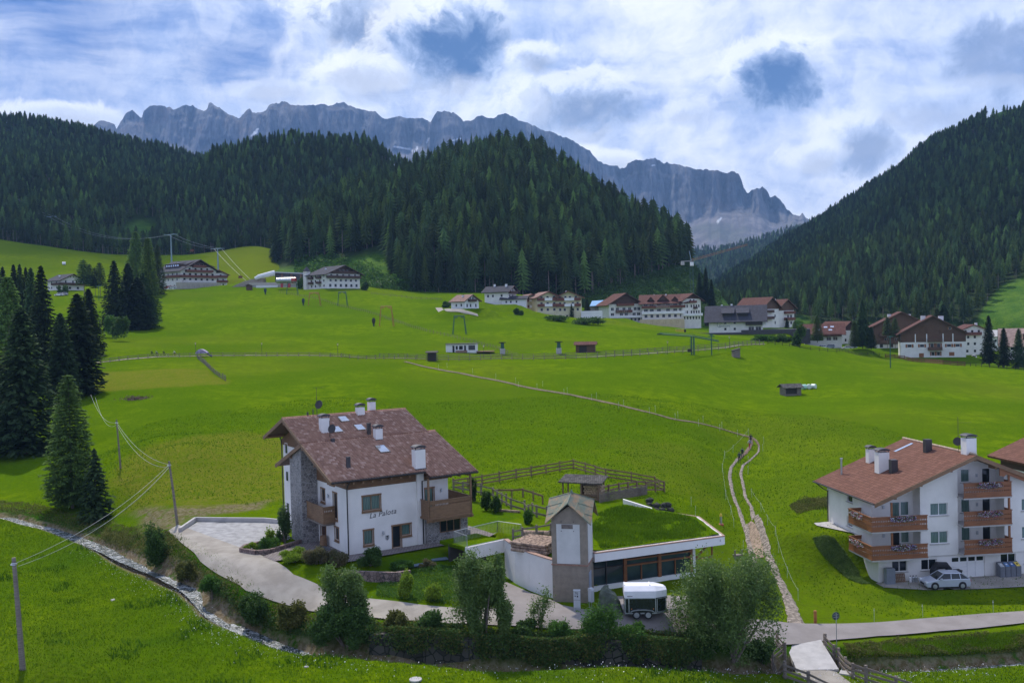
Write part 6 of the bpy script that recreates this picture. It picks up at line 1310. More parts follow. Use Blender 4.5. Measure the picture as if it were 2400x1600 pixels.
def car_mesh(h,paint,wagon=0.,L_=4.2):
    """front towards -x; origin on the ground under the middle"""
    s=L_/4.2; x0=-2.1*s; 
    out=[(x0,.42),(x0+.03,.62),(x0+.25,.74),(x0+1.05,.90),(x0+1.1,.93),(2.02*s,.96),(2.09*s,.80),(2.1*s,.42),(2.02*s,.26),(x0+.1,.24)]
    b=MB(); st=[(.0,1.0),(.0,1.)]
    W2=.87; n=len(out); 
    for y,sc in ((-W2,.97),(-W2*.93,1.),(W2*.93,1.),(W2,.97)):
        b.v+=[((x*sc),y,z if abs(y)<W2 else .3+(z-.3)*.93) for x,z in out]
    for j in range(3):
        for k in range(n): b.f.append([j*n+k,j*n+(k+1)%n,(j+1)*n+(k+1)%n,(j+1)*n+k]); b.m.append(0)
    b.f.append(list(range(n))[::-1]); b.f.append(list(range(3*n,4*n))); b.m+=[0,0]
    b.build('body',paint,h,smooth=False)
    zr=1.46+.05*wagon; xa,xb=x0+1.05,2.0*s; ta,tb=x0+1.75,(1.35+.45*wagon)*s
    g=MB(); g.v=[(xa,-.80,.92),(xb,-.80,.95),(xb,.80,.95),(xa,.80,.92),(ta,-.60,zr-.03),(tb,-.60,zr-.05),(tb,.60,zr-.05),(ta,.60,zr-.03)]
    g.f=[[0,3,2,1],[4,5,6,7],[0,1,5,4],[2,3,7,6],[1,2,6,5],[3,0,4,7]]; g.m=[0]*6; g.build('windows',M_glass,h)
    r=MB(); r.v=[(ta-.05,-.63,zr-.04),(tb+.05,-.63,zr-.06),(tb+.05,.63,zr-.06),(ta-.05,.63,zr-.04),(ta+.1,-.55,zr+.02),(tb-.05,-.55,zr),(tb-.05,.55,zr),(ta+.1,.55,zr+.02)]
    r.f=[[0,3,2,1],[4,5,6,7],[0,1,5,4],[2,3,7,6],[1,2,6,5],[3,0,4,7]]; r.m=[0]*6
    for sy in (-1,1):
        for (p,q) in (((xa,.81,.92),(ta,.62,zr-.03)),((xb,.81,.95),(tb,.62,zr-.05)),((x0+2.35,.815,.93),(x0+2.42,.615,zr-.03)),((x0+3.25,.815,.94),(x0+3.2,.615,zr-.03))):
            r.tube([(p[0],sy*p[1],p[2]),(q[0],sy*q[1],q[2])],.045,4)
    r.build('roof',paint,h)
    for x in (x0+.82,x0+3.4*s):
        for sy in (-1,1): 
            MB().disc((x,sy*.862,.33),(0,1,0),.38,.02,18).build('wheel_arch',M_black,h); wheel(h,x,sy*.80,.31,.2,sy)
    for sy in (-1,1):
        MB().box(x0-.01,x0+.22,sy*.48,sy*.84,.60,.73).build('headlight',mat('headlight_glass',(.7,.72,.74),.15,.05,1),h)
        MB().box(2.0*s,2.11*s,sy*.55,sy*.84,.68,.88).build('tail_light',mat('red_tail_light',(.4,.02,.02),.3,.1,1),h)
        MB().box(xa+.25,xa+.45,sy*.84,sy*1.0,.92,1.05).build('mirror',paint,h)
    MB().box(x0-.015,x0+.0,-.4,.4,.36,.52).build('grille',M_black,h)
M_pgrey=mat('silver_paint',(.48,.51,.57),.25,.04,1,metal=.15); M_pwhite=mat('white_paint',(.72,.72,.72),.25,.04,1); M_pred=mat('red_paint',(.4,.03,.03),.25,.04,1); M_pdark=mat('dark_paint',(.03,.035,.045),.2,.04,1); M_pblue=mat('grey_blue_paint',(.25,.29,.36),.25,.04,1)
def mkcar(loc,rz,paint,label,wagon=0.,group=None):
    h=empty('parked_car',loc,rz,label,'car',group); car_mesh(h,paint,wagon); return h
mkcar((*lw(FR2,5.15,-2.6),ZH2+.05),H2a+R_(-7),M_pgrey,'silver hatchback parked in front of the apartment house garage')
def bins():
    M_bg=mat('grey_waste_bin',(.14,.15,.17),.5,.1,2)
    for k,(c,nm) in enumerate((((.45,.46,.46),'grey'),((.10,.22,.42),'blue'),((.06,.13,.32),'dark blue'),((.75,.55,.08),'yellow'))):
        x,y=lw(FR2,12.3+k*.56,-.45); h=empty('recycling_bin',(x,y,ZH2+.06),H2a,f'slanted recycling bin with a {nm} flap in the row by the apartment wall','bin')
        MB().prism([(-.35,0),(.35,0),(.35,1.35),(-.35,1.0)],-.25,.25,'x').build('body',M_bg,h)
        fl=MB().slab([(-.2,-.33,1.03),(.2,-.33,1.03),(.2,.2,1.29),(-.2,.2,1.29)],.02).build('flap',mat(nm.replace(' ','_')+'_flap',c,.5,.05,1),h); MB().disc((0,-.05,1.18),(0,-.45,.9),.09,.02,12).build('opening',M_flw if nm!='yellow' else M_black,fl)
    x,y=lw(FR2,7.5,-1.0); h=empty('wheelie_bin',(x,y,ZH2+.05),H2a,'dark brown wheelie bin standing behind the silver car','bin'); MB().prism([(-.25,.05),(.25,.05),(.3,1.0),(-.28,1.0)],-.26,.26,'x').build('body',M_gutter,h); MB().box(-.3,.3,-.33,.36,1.0,1.08).build('lid',M_dark,h)
    for s_ in (-1,1): MB().disc((s_*.22,.27,.1),(1,0,0),.1,.05,12).build('wheel',M_tyre,h)
    x,y=lw(FR2,5.9,-.75); h=empty('covered_grill',(x,y,ZH2+.05),H2a,'black covered heap behind the silver car roof','covered object'); mb=MB()
    for (a,b,z) in ((0,0,1.1),): mb.tube([(-.8,0,.1),(-.75,0,1.2),(-.4,0,1.55),(.5,0,1.5),(.85,0,1.1),(.9,0,.1)],[.3,.33,.36,.34,.3,.3],10)
    mb.build('cover',M_black,h)
    x,y=lw(FR2,.75,-.5); h=empty('storage_cabinet',(x,y,ZH2+.05),H2a,'grey ribbed storage cabinet at the left corner of the apartment house','cabinet'); M_c=mat('grey_cabinet',(.2,.22,.25),.5,.08,2); MB().box(-.42,.42,-.3,.25,0,1.5).build('case',M_c,h)
    m=MB(); [m.box(-.4+k*.16,-.34+k*.16,-.33,-.3,.05,1.45) for k in range(6)]; m.build('rib',M_c,h)
    x,y=lw(FR2,1.95,-.35); h=empty('pallet',(x,y,ZH2+.05),H2a,'wooden pallet leaning on the wall beside the grey cabinet','pallet'); m=MB()
    for k in range(7): m.box(-.55+k*.165,-.43+k*.165,0,.03,0,.85)
    for z in (.05,.4,.75): m.box(-.55,.57,.03,.12,z,z+.09)
    o=m.build('boards',M_fencewood,h); o.rotation_euler=(R_(-12),0,0)
    for k in range(3):
        x,y=lw(FR2,2.9+k*.3,-.5); h=empty('gas_bottle',(x,y,ZH2+.05),0,'small pale gas bottle, '+('left','middle','right')[k]+' of three behind the silver car bonnet','gas bottle'); MB().tube([(0,0,0),(0,0,.06),(0,0,.45),(0,0,.55)],[.1,.13,.13,.06],12).build('cylinder',M_steel if k else M_pwhite,h); MB().tube([(0,0,.55),(0,0,.66)],.05,8).build('valve',M_dark,h)
bins()
# ------------------------------------------------------------------ wood stacks, log shelter
M_log=mat('cut_firewood',(.2,.14,.1),.9,.45,3.5,.5,12,(.34,.24,.17)); M_logend=mat('log_ends',(.40,.28,.17),.9,.3,6,.3,20)
def logs(name,label,g,rz,w,d,hh,r,along='y',top=True,seed=0,cat='firewood'):
    h=empty(name,g,rz,label,cat); rs=np.random.default_rng(seed); mb=MB(); z=r; row=0
    while z<hh:
        x=-w/2+r+(r if row%2 else 0)
        while x<w/2: 
            rr=r*rs.uniform(.8,1.1); j=rs.uniform(-.06,.06); mb.tube([(x,-d/2+j,z),(x,d/2+j,z)] if along=='y' else [(-d/2+j,x,z),(d/2+j,x,z)],rr,7); x+=r*2
        z+=r*1.75; row+=1
    mb.build('logs',M_log,h); return h
logs('log_pile','weathered pile of long logs lying behind the curved retaining wall',(1.7,80.0,-19.3),R_(-32),3.2,3.4,.85,.16,'x',seed=1)
logs('log_pile','dark stack of firewood partly hidden behind the tower roof corner',(4.9,84.,-19.3),R_(20),2.4,1.1,1.5,.12,seed=2)
p=G(1245,1256); o=MB().tube([(-1.2,0,.3),(1.3,.3,.4)],[.26,.22],12).build('tree_trunk_log',M_log); o.location=(1.6,84.5,-19.3); o.rotation_euler=(0,0,-.5); tag(o,'single thick felled log lying beyond the log pile','log')
def shelter():
    g=G(1368,1170); h=empty('woodshed',g,R_(-22),'open firewood shelter with a grey lean-to roof behind the tower','shelter'); w,d=4.0,1.7
    for x in (-w/2,0,w/2):
        for y in (-d/2,d/2): MB().box(x-.07,x+.07,y-.07,y+.07,-.4,1.95+(.35 if y>0 else 0)-.0).build('post',M_fencewood,h)
    MB().slab([(-w/2-.4,-d/2-.4,2.0),(w/2+.4,-d/2-.4,2.0),(w/2+.4,d/2+.4,2.45),(-w/2-.4,d/2+.4,2.45)],.12).build('roof',M_shingwood,h)
    q=logs('x','x',(0,0,0),0,2.0,1.3,1.6,.13,seed=3); lg=q.children[0]; lg.parent=h; lg.location=(1.15,0,0); lg.data.materials[0]=M_logend; bpy.data.objects.remove(q)
    MB().box(-.05,.05,-d/2,d/2,.0,1.8).build('partition',M_fencewood,h); MB().box(-w/2,w/2,-d/2-.04,-d/2,.55,.75).build('beam',M_fencewood,h)
shelter()
g=G(1190,1199); o=MB().box(-1.4,1.4,-.12,.12,0,.22).build('beam',M_log); o.location=tuple(g); o.rotation_euler=(0,0,-.45); o.name='timber_beam'; tag(o,'squared timber beam lying on the lawn by the grey fence','timber')
def low_wall_rocks():
    g=G(1545,1190); h=empty('boulder_bank',g,0,'dark boulders stacked at the end of the white rear wall','boulders'); rs=np.random.default_rng(2); 
    for k in range(9):
        me=bmesh.new(); bmesh.ops.create_icosphere(me,subdivisions=2,radius=.45)
        for v in me.verts: v.co*=1+.25*rs.normal()*.5; 
        m=bpy.data.meshes.new('boulder'); me.to_mesh(m); me.free(); m.materials.append(M_boulder); o=bpy.data.objects.new('boulder',m); COL.objects.link(o); o.parent=h; o.location=(-1.2+(k%4)*.75+rs.normal()*.1,-.9+(k//4)*.5,-.1+(k//4)*.45); o.scale=(1,.8,.75)
low_wall_rocks()
# ------------------------------------------------------------------ traffic sign, marker posts, hydrant and small finds
def road_sign():
    g=G(1961,1517); h=empty('road_sign',g,R_(12),'round road sign on a thin pole seen from its dark back at the bridge','sign'); d=ray(1962,1443)*g[1]; H_=d[2]-g[2]
    MB().tube([(0,0,-.3),(0,0,H_+.25)],.032,8).build('pole',M_steel,h); s=MB().disc((0,.05,H_),(0,1,0),.31,.03,28).build('disc',mat('dark_sign_back',(.05,.065,.075),.5,.1,2),h); MB().box(-.2,.2,.02,.034,H_-.1,H_-.06).box(-.2,.2,.02,.034,H_+.08,H_+.12).build('bracket',M_steel,s)
road_sign()
g=G(1911,1461); o=MB().box(-.11,.11,-.11,.11,-.2,1.1).build('marker_post',mat('orange_brown_post',(.35,.13,.03),.7,.2,3),bevel=.02); o.location=tuple(g); tag(o,'square orange-brown marker post at the roadside below the stony path','post')
def hydrant():
    g=P(1681,1222,97); g=np.array(G(1690,1230)); h=empty('vent_pipe',g,0,'grey standpipe with a yellow cap behind the grass roof corner','pipe'); MB().tube([(0,0,-.2),(0,0,1.05)],.13,10).build('pipe',M_steel,h); MB().tube([(0,0,1.0),(0,0,1.3)],[.17,.1],10).build('cap',mat('yellow_cap',(.6,.42,.05),.6,.1,2),h); MB().box(-.25,.25,-.25,.25,-.05,.15).build('base',mat('red_base',(.4,.1,.05),.7,.1,2),h)
hydrant()
def bench_thing():
    g=G(1729,1310); h=empty('rustic_bench',g,.3,'small grey wooden seat frame standing left of the stony path','bench')
    for x in (-.4,.4): MB().box(x-.06,x+.06,-.25,-.13,0,1.0).build('post',M_greywood,h)
    MB().box(-.45,.45,-.25,.25,.4,.5).build('seat',M_greywood,h); MB().box(-.4,.4,-.12,.2,.1,.38).build('support',M_greywood,h)
bench_thing()
o=MB().disc((0,0,.04),(0,0,1),.42,.1,20).build('manhole',M_concrete); o.location=tuple(G(974,1593)); tag(o,'round pale manhole cover in the near meadow at the bottom edge','manhole')
o=MB().box(-.5,.5,-.35,.35,0,.12).build('drain_grate',M_concrete); o.location=tuple(G(1985,1579)); o.rotation_euler=(0,0,-.5); tag(o,'square drain cover in the grass beside the bridge fence','drain')
for k,(a,b,s) in enumerate(((265,1406,.22),(718,1562,.16))):
    bm=bmesh.new(); bmesh.ops.create_icosphere(bm,subdivisions=2,radius=s); rs=np.random.default_rng(k)
    for v in bm.verts: v.co*=1+.12*rs.normal(); v.co.z*=.6
    me=bpy.data.meshes.new('stone'); bm.to_mesh(me); bm.free(); me.materials.append(M_concrete); o=bpy.data.objects.new('stone',me); COL.objects.link(o); o.location=tuple(G(a,b)); tag(o,('larger pale stone in the near meadow right of the stream pole' if k==0 else 'small pale stone in the near meadow below the willow shrub'),'stone')
# ------------------------------------------------------------------ village buildings
def merge(root,wing):
    bpy.context.view_layer.update()
    M=root.matrix_world.inverted()@wing.matrix_world
    for ch in list(wing.children):
        L0=ch.matrix_local.copy(); ch.parent=root; ch.matrix_parent_inverse=Matrix.Identity(4); ch.matrix_local=M@L0
    bpy.data.objects.remove(wing)
def chalet(name,label,px,py,Y,deg,w,d,he,pitch,ridge='y',wall=None,roof=None,over=1.1,F=(),L=(),R=(),balc=(),wood=None,wm=None,found=5.,chim=(),fm=None,win='plain',cat='house',side_over=None,rt=.3,gm=None,rail=None,zb=None,base=None,root_world=None):
    """F, L, R: window rows as (z, height, [positions], width); balc: (face, a0, a1, z, depth, height, material)"""
    O=root_world if root_world is not None else P(px,py,Y); h=empty(name,O,R_(deg),label,cat); wall=wall or M_white; roof=roof or M_roofgrey; wm=wm or M_woodmid; fm=fm or M_white2
    tp=math.tan(R_(pitch)); so_=side_over if side_over is not None else over
    if ridge=='y': zt=lambda x:he+tp*(min(x,w-x)); 
    else: zt=lambda y:he+tp*(min(y,d-y))
    holes={'F':[],'L':[],'R':[]}
    for k,rows in (('F',F),('L',L),('R',R)):
        for z,hh,xs,ww in rows:
            for x in xs: holes[k].append((x-ww/2,x+ww/2,z,z+hh))
    mb=MB()
    oF=[(0,-found),(w,-found),(w,he-.05),(w/2,zt(w/2)-.05),(0,he-.05)] if ridge=='y' else [(0,-found),(w,-found),(w,he-.05),(0,he-.05)]
    oS=[(0,-found),(d,-found),(d,he-.05),(0,he-.05)] if ridge=='y' else [(0,-found),(d,-found),(d,he-.05),(d/2,zt(d/2)-.05),(0,he-.05)]
    wface(mb,oF,holes['F'],FACE['F'][0](0)); wface(mb,oF,[],FACE['B'][0](d)); wface(mb,oS,holes['L'],FACE['L'][0](0)); wface(mb,oS,holes['R'],FACE['R'][0](w))
    mb.build('wall',wall,h)
    if wood is not None:   # cladding above a height, standing 4 cm proud
        c=MB()
        def cut(o_): 
            q=[(a,max(b,wood)) for a,b in o_]; return q
        for o_,hs,mp in ((oF,holes['F'],lambda a,b,dd:(a,-.04+dd,b)),(oS,holes['L'],lambda a,b,dd:(-.04+dd,a,b)),(oS,holes['R'],lambda a,b,dd:(w+.04-dd,a,b))):
            hh=[q for q in hs if q[2]>=wood-.01]; wface(c,cut(o_),hh,mp,.04)
        c.build('cladding',wm,h)
    r=MB()
    if ridge=='y':
        for x0,x1 in ((-so_,w/2),(w+so_,w/2)):
            z0=he-tp*so_; z1=zt(w/2); r.slab([(x0,-over,z0+rt),(x1,-over,z1+rt),(x1,d+over*.6,z1+rt),(x0,d+over*.6,z0+rt)],rt)
    else:
        for y0,y1 in ((-so_,d/2),(d+so_,d/2)):
            z0=he-tp*so_; z1=zt(d/2); r.slab([(-over,y0,z0+rt),(w+over,y0,z0+rt),(w+over,y1,z1+rt),(-over,y1,z1+rt)],rt)
    rf=r.build('roof',roof,h)
    b=MB(); e=.28
    if ridge=='y':
        for x0,x1 in ((-so_,w/2),(w+so_,w/2)):
            z0=he-tp*so_+rt; z1=zt(w/2)+rt; b.prism([(x0,z0-.02),(x1,z1-.02),(x1,z1-.02-e-.1),(x0,z0-.02-e-.1)],-over-.08,-over-.005)
    else:
        for X_ in (-over-.08,w+over+.005):
            for y0,y1 in ((-so_,d/2),(d+so_,d/2)): z0=he-tp*so_+rt; z1=zt(d/2)+rt; b.prism([(y0,z0-.02),(y1,z1-.02),(y1,z1-.02-e-.1),(y0,z0-.02-e-.1)],X_,X_+.075,'x')
    b.build('bargeboard',wm,rf)
    for k,pos in (('F',0),('L',0),('R',w)):
        for q in holes[k]: window(h,k,pos,*q,fm,gm or M_glass,win,2 if q[1]-q[0]>1.5 else 1,.12)
    for (fc,a0,a1,z,dp,hh,m) in balc:
        q=MB()
        if fc=='F': q.box(a0,a1,-dp,-.05,z-.15,z).box(a0,a1,-dp,-dp+.06,z,z+hh).box(a0,a0+.06,-dp+.06,-.05,z,z+hh).box(a1-.06,a1,-dp+.06,-.05,z,z+hh)
        elif fc=='L': q.box(-dp,-.05,a0,a1,z-.15,z).box(-dp,-dp+.06,a0,a1,z,z+hh).box(-dp+.06,-.05,a0,a0+.06,z,z+hh).box(-dp+.06,-.05,a1-.06,a1,z,z+hh)
        else: q.box(w+.05,w+dp,a0,a1,z-.15,z).box(w+dp-.06,w+dp,a0,a1,z,z+hh).box(w+.05,w+dp-.06,a0,a0+.06,z,z+hh).box(w+.05,w+dp-.06,a1-.06,a1,z,z+hh)
        q.build('balcony',m,h)
    for (x,y,hc,wc) in chim:
        zz=(zt(x) if ridge=='y' else zt(y)); chimney(h,x,y,zz-.3,zz+hc,wc,wc,M_white2,'flat')
    return h
def lin(a,b,n): return [a+(b-a)*i/(n-1) for i in range(n)] if n>1 else [(a+b)/2]
WB=M_woodred
# left hillside hotel
A=chalet('hillside_hotel','large white hotel with grey roof and stacked brown balconies beside the tall spruces','x' and 424,678,512,56,23.5,21,10.3,26,'y',M_white,M_roofgrey,2.0,
 F=[(4.6,1.5,lin(2.5,21,6),1.5),(7.4,1.5,lin(2.5,21,6),1.5),(10.2,1.5,lin(6,17.5,4),1.4),(12.7,1.4,[9.,11.75,14.5],1.3),(1.2,1.6,[3,8,13,18],2.2)],L=[(1.3,1.3,lin(2,19,6),1.3),(4.8,1.3,lin(3,18,5),1.2),(7.7,1.3,lin(3,18,5),1.2)],
 balc=[('F',-.2,23.7,6.6,1.5,1.1,WB),('F',3,20.5,9.5,1.5,1.1,WB),('F',7.5,16,12.1,1.5,1.1,WB),('F',1,22,3.9,1.6,1.0,M_paleplaster),('L',-.2,14,6.6,1.3,1.1,WB)],wood=12.3,chim=[(8,12,1.4,.8),(15,14,1.2,.7)],cat='hotel',wm=M_wooddk)
m=MB().box(-3.0,24,-3.2,-.06,-3,3.6).build('podium',M_beige,A)
for i in range(7): window(A,'F',-3.2,1.5+i*3.2,3.0+i*3.2,1.0,2.5,M_dark,M_glass,'plain',1,.02)
d_=MB().prism([(1.5,13.1),(5.5,13.1),(5.5,14.2),(1.5,14.2)],7,17,'x') if False else MB().box(3.2,6.4,5.0,17,11.9,14.0); dm=d_.build('dormer',M_wooddk,A); MB().slab([(2.6,4.6,14.1),(7.2,4.6,15.0),(7.2,17.4,15.0),(2.6,17.4,14.1)],.2).build('dormer_roof',M_roofgrey,dm)
q=MB(); [q.box(3.12,3.19,5.5+i*1.9,6.5+i*1.9,12.7,13.6) for i in range(6)]; q.build('pane',M_flash,dm)
chalet('small_hotel','white house with faded pink roof tucked behind the hillside hotel',489,674,540,50,12,12,7.5,22,'y',M_white2,M_roofpink,1.4,F=[(1.,1.3,[2.5,6,9.5],1.2),(3.8,1.3,[2.5,6,9.5],1.2),(6.4,1.2,[4,8],1.2)],balc=[('F',0,12,3.2,1.3,1.,WB),('F',0,12,5.9,1.3,1.,WB)],wm=WB,cat='hotel')
chalet('white_chalet','white two-storey chalet with dark roof and long balcony behind the left spruces',142,680,470,60,13,10,5.0,24,'y',M_white,M_roofgrey,1.4,F=[(.6,1.2,[5.2,9.6],1.3),(3.2,1.7,[3,7,9,11],.9),(6.3,.6,[5.8,7.4],.6)],L=[(.8,1.2,[3,7],1.),(3.3,1.2,[3,7],1.)],balc=[('F',-.8,13,2.7,1.2,1.,M_wooddk),('L',-.5,6,2.7,1.,1.,M_wooddk)],chim=[(4,6,1.2,.7)],wm=M_wooddk)
B=chalet('slope_hotel','white hotel with broad grey roof, brown balconies and a small turret above the ski slope',766,676,490,46,21,16,7.6,22,'y',M_white,M_roofgrey,1.8,
 F=[(.8,1.6,lin(2.2,18.8,6),1.5),(3.6,1.3,lin(2.5,18.5,6),1.4),(6.2,1.3,lin(3,18,5),1.3),(8.7,1.1,[8,10.5,13],1.2)],L=[(.9,1.3,[2.5,6,10,13.5],1.2),(3.5,1.3,[2.5,6,10,13.5],1.2),(6.0,1.1,[2.5,6,10,13.5],1.1)],
 balc=[('F',-.2,21,5.5,1.4,1.1,M_wooddk),('F',3,18,8.0,1.4,1.,M_wooddk),('L',4.5,8.2,2.8,1.2,1.,M_wooddk),('L',4.5,8.2,5.4,1.2,1.,M_wooddk),('L',11.5,15,2.8,1.2,1.,M_wooddk),('L',11.5,15,5.4,1.2,1.,M_wooddk)],wood=7.7,wm=M_wooddk,cat='hotel',chim=[(6,9,1.2,.7)])
MB().box(-1.5,1.2,16.,18.6,-4,9.6).build('turret',M_white,B); MB().tube([(-.15,17.3,9.6),(-.15,17.3,12.2)],[2.1,.05],8).build('turret_roof',M_roofgrey,B)
# modern cable car station
def station():
    O=P(628,676,515); h=empty('cable_car_station',O,R_(6),'modern cable car station, dark glass hall and pale curved shell, between two hotels','station')
    MB().box(4,22,0,12,-4,8.2).build('hall',M_dark,h); MB().box(5,21.5,-.12,-.02,2.6,7.6).build('glazing',M_glass,h)
    MB().slab([(2.5,-1.8,8.9),(23,-1.8,7.6),(23,13,7.6),(2.5,13,8.9)],.5).build('flat_roof',M_steel,h)
    q=MB(); [q.box(7+k*5,8.2+k*5,-.25,-.12,2.6,7.7) for k in range(3)]; q.build('pier',M_roofpink,h)
    MB().box(-9,25,-5,-.3,-4,1.6).build('terrace',M_concrete,h); MB().box(-9,25,-5.2,-5,1.6,3.).build('parapet',M_beige,h)
    q=MB(); n=12; pr=[(-24+22*k/n,-3+8.6*math.sin(math.pi*(.5*k/n+.0))**.8) for k in range(n+1)]+[(-2,-3)]; q.prism(pr,-3,8,'y'); q.build('shell',mat('beige_shingle_shell',(.33,.28,.22),.85,.1,2),h)
    q=MB(); q.tube([(-6.,-3.5,5.2),(-4,-3.5,6.2),(4,-3.5,8.),(4.2,-3.5,8.0)],[.9,1.2,1.5,1.5],12); q.build('tube_canopy',M_white2,h)
    q=MB(); q.box(-5,6,-7.5,-5.3,-.2,1.4); q.build('ramp',M_white2,h)
station()
def funbox():
    O=P(676,664,500); h=empty('lift_cabin_station',O,0,'red and white chairlift loading hall standing in front of the cable car station','lift station'); MB().tube([(-6,0,1.6),(3.6,0,1.6)],1.5,16).build('hood',M_steel,h); MB().tube([(1.8,-.02,1.6),(4,-.02,1.6)],[1.56,1.5],16).build('red_hood',M_pred,h); MB().box(-4,-2.8,-.5,.5,-2.2,0).box(-.5,1,-.5,.5,-2.2,0).build('base',M_pred,h)
funbox()
chalet('pink_roof_chalet','small white chalet with a faded pink hipped roof and hedge above the meadow',1089,723,388,46,8.,8.,3.2,30,'y',M_white2,M_roofpink,1.0,F=[(.5,1.4,[1.5,3.4,6.4],.9),(3.5,1.2,[3.2,4.8],.8)],L=[(.8,1.2,[2,5],1.)],balc=[('F',2,6,2.9,1.,.9,M_wooddk)],chim=[(2.5,3.5,1.1,.7)],wm=M_woodmid)
chalet('slate_roof_farmhouse','white farmhouse with dark slate roof and two white chimneys under the pine trunks',1136,707,425,-26,11.5,8.5,4.3,27,'x',M_white,M_roofgrey,1.2,F=[(1.8,1.2,[1.7,4.1,8.4],1.1)],R=[(1.6,1.3,[2,5],1.1),(4.2,1.2,[3.2,5.2],.9)],balc=[('R',.5,8,3.4,1.2,1.,M_wooddk)],chim=[(3.,4.2,1.5,.7),(9,3.6,1.7,.8)],wm=M_wooddk)
chalet('low_annex','low white outbuilding with dark roof beside the slate-roofed farmhouse',1176,714,420,-8,10.5,6,2.4,20,'x',M_white2,M_roofgrey,.9,F=[(.6,1.1,[2.,4,6.5],.8)],cat='outbuilding',wm=M_wooddk)
# yellow hotel
def yb(a,b,z,c): return ('F',a,b,z,1.2,1.05,c)
Hy=chalet('yellow_hotel','cream yellow hotel with pink gabled roofs and alternating white and brown balconies',1305,748,423,-6,10.6,14,9.7,24,'y',M_cream,M_roofpink,1.6,
 F=[(.6,1.2,[1.6,4.6],1.1),(3.5,1.3,[1.6,3.6,7.2,9.3],1.1),(6.1,1.3,[1.6,3.6,7.2,9.3],1.1),(8.8,1.3,[1.6,4,6.,8.6],1.1)],R=[(3.5,1.2,[3,8],1.1),(6.1,1.2,[3,8],1.1)],
 balc=[yb(-.2,3.6,5.6,WB),yb(3.6,7.9,5.6,M_white2),yb(7.9,10.8,5.6,WB),yb(-.2,3.6,8.2,WB),yb(3.6,7.9,8.2,M_white2),yb(7.9,10.8,8.2,WB)],wm=WB,cat='hotel',chim=[(4,8,1.3,.7)],fm=M_white2)
w2=chalet('x','x',1261,748,421,14,9.6,14,9.7,24,'y',M_cream,M_roofpink,1.5,F=[(.6,1.2,[1.6,4.6,7.6],1.1),(3.5,1.3,[1.8,4.6,7.6],1.2),(6.1,1.3,[1.8,4.6,7.6],1.2),(8.8,1.3,[1.8,4.6,7.6],1.2)],balc=[yb(-.2,2.9,5.6,WB),yb(2.9,6.4,5.6,M_white2),yb(6.4,9.6,5.6,WB),yb(-.2,2.9,8.2,WB),yb(2.9,6.4,8.2,M_white2),yb(6.4,9.6,8.2,WB)],wm=WB)
w3=chalet('x','x',1224,748,430,14,9.0,12,9.0,24,'y',M_cream,M_roofpink,1.4,F=[(.6,1.4,[2,5],1.8),(3.5,1.3,[2,5.5],1.2),(6.1,1.3,[2,5.5],1.2)],balc=[yb(-.2,3.2,5.2,WB),yb(3.2,8.6,5.2,M_white2),yb(-.2,3.2,7.9,WB),yb(3.2,8.6,7.9,M_white2)],wm=WB)
merge(Hy,w2); merge(Hy,w3); MB().box(-19.5,-1,-2.6,.4,-3,2.7).box(-19.5,-1,-2.7,-2.6,2.7,3.5).build('terrace',M_cream,Hy); MB().box(10.7,20,-1,5,-3,2.4).box(10.7,20,-1.1,-1,2.4,3.3).build('terrace',M_white2,Hy)
# red-roofed hotel, being extended
Hr=chalet('red_roof_hotel','long white hotel with red roof, brown balconies and an unfinished tan basement',1505,760,483,-10,21.5,18,10.6,24,'x',M_white,M_roofred,1.6,
 F=[(3.2,1.6,lin(2,19.5,7),1.5),(6.0,1.6,[2,5,8.5,13,16.5,19.5],1.9),(8.7,1.5,[2,5,8.5,13,16.5,19.5],1.9),(.2,1.6,lin(1.5,20,6),1.3)],balc=[('F',0,21.5,5.2,1.5,1.1,M_white2),('F',0,7,8.1,1.5,1.1,WB),('F',14,21.5,8.1,1.5,1.1,WB),('F',7.2,13.8,8.1,1.6,1.2,M_roofpink)],wm=M_wooddk,cat='hotel',chim=[(6,10,1.2,.8),(12,8,1.2,.7)])
for x in (4.5,16.5):
    dm=MB().prism([(x-1.5,11.8),(x+1.5,11.8),(x,13.6)],1.2,6).build('dormer',M_wooddk,Hr); MB().slab([(x-1.9,.8,11.6),(x,.8,13.8),(x,7,13.8),(x-1.9,7,11.6)],.15).slab([(x+1.9,.8,11.6),(x,.8,13.8),(x,7,13.8),(x+1.9,7,11.6)],.15).build('dormer_roof',M_roofred,dm)
dm=MB().prism([(8.2,11.8),(13.2,11.8),(10.7,14.4)],.9,6).build('dormer',M_wooddk,Hr); MB().slab([(7.6,.5,11.5),(10.7,.5,14.7),(10.7,8,14.7),(7.6,8,11.5)],.15).slab([(13.8,.5,11.5),(10.7,.5,14.7),(10.7,8,14.7),(13.8,8,11.5)],.15).build('dormer_roof',M_roofred,dm)
w2=chalet('x','x',1428,757,482,14,17.5,16,9.6,30,'y',M_white,M_roofred,1.8,F=[(.8,1.5,[12,14,16],1.1),(3.3,1.7,[1.8,6.6,9.2,13.4,15.8],1.7),(6.1,1.6,[1.8,4.5,8,11,14,16],1.6),(9.,1.6,[6,8.5,11],1.6)],balc=[('F',0,17.5,2.6,1.8,1.0,M_white2),('F',3.5,9.5,5.3,1.5,1.1,M_roofpink),('F',9.5,12,5.3,1.5,1.1,WB),('F',4,13,8.6,1.4,1.1,WB)],wood=9.4,wm=M_wooddk)
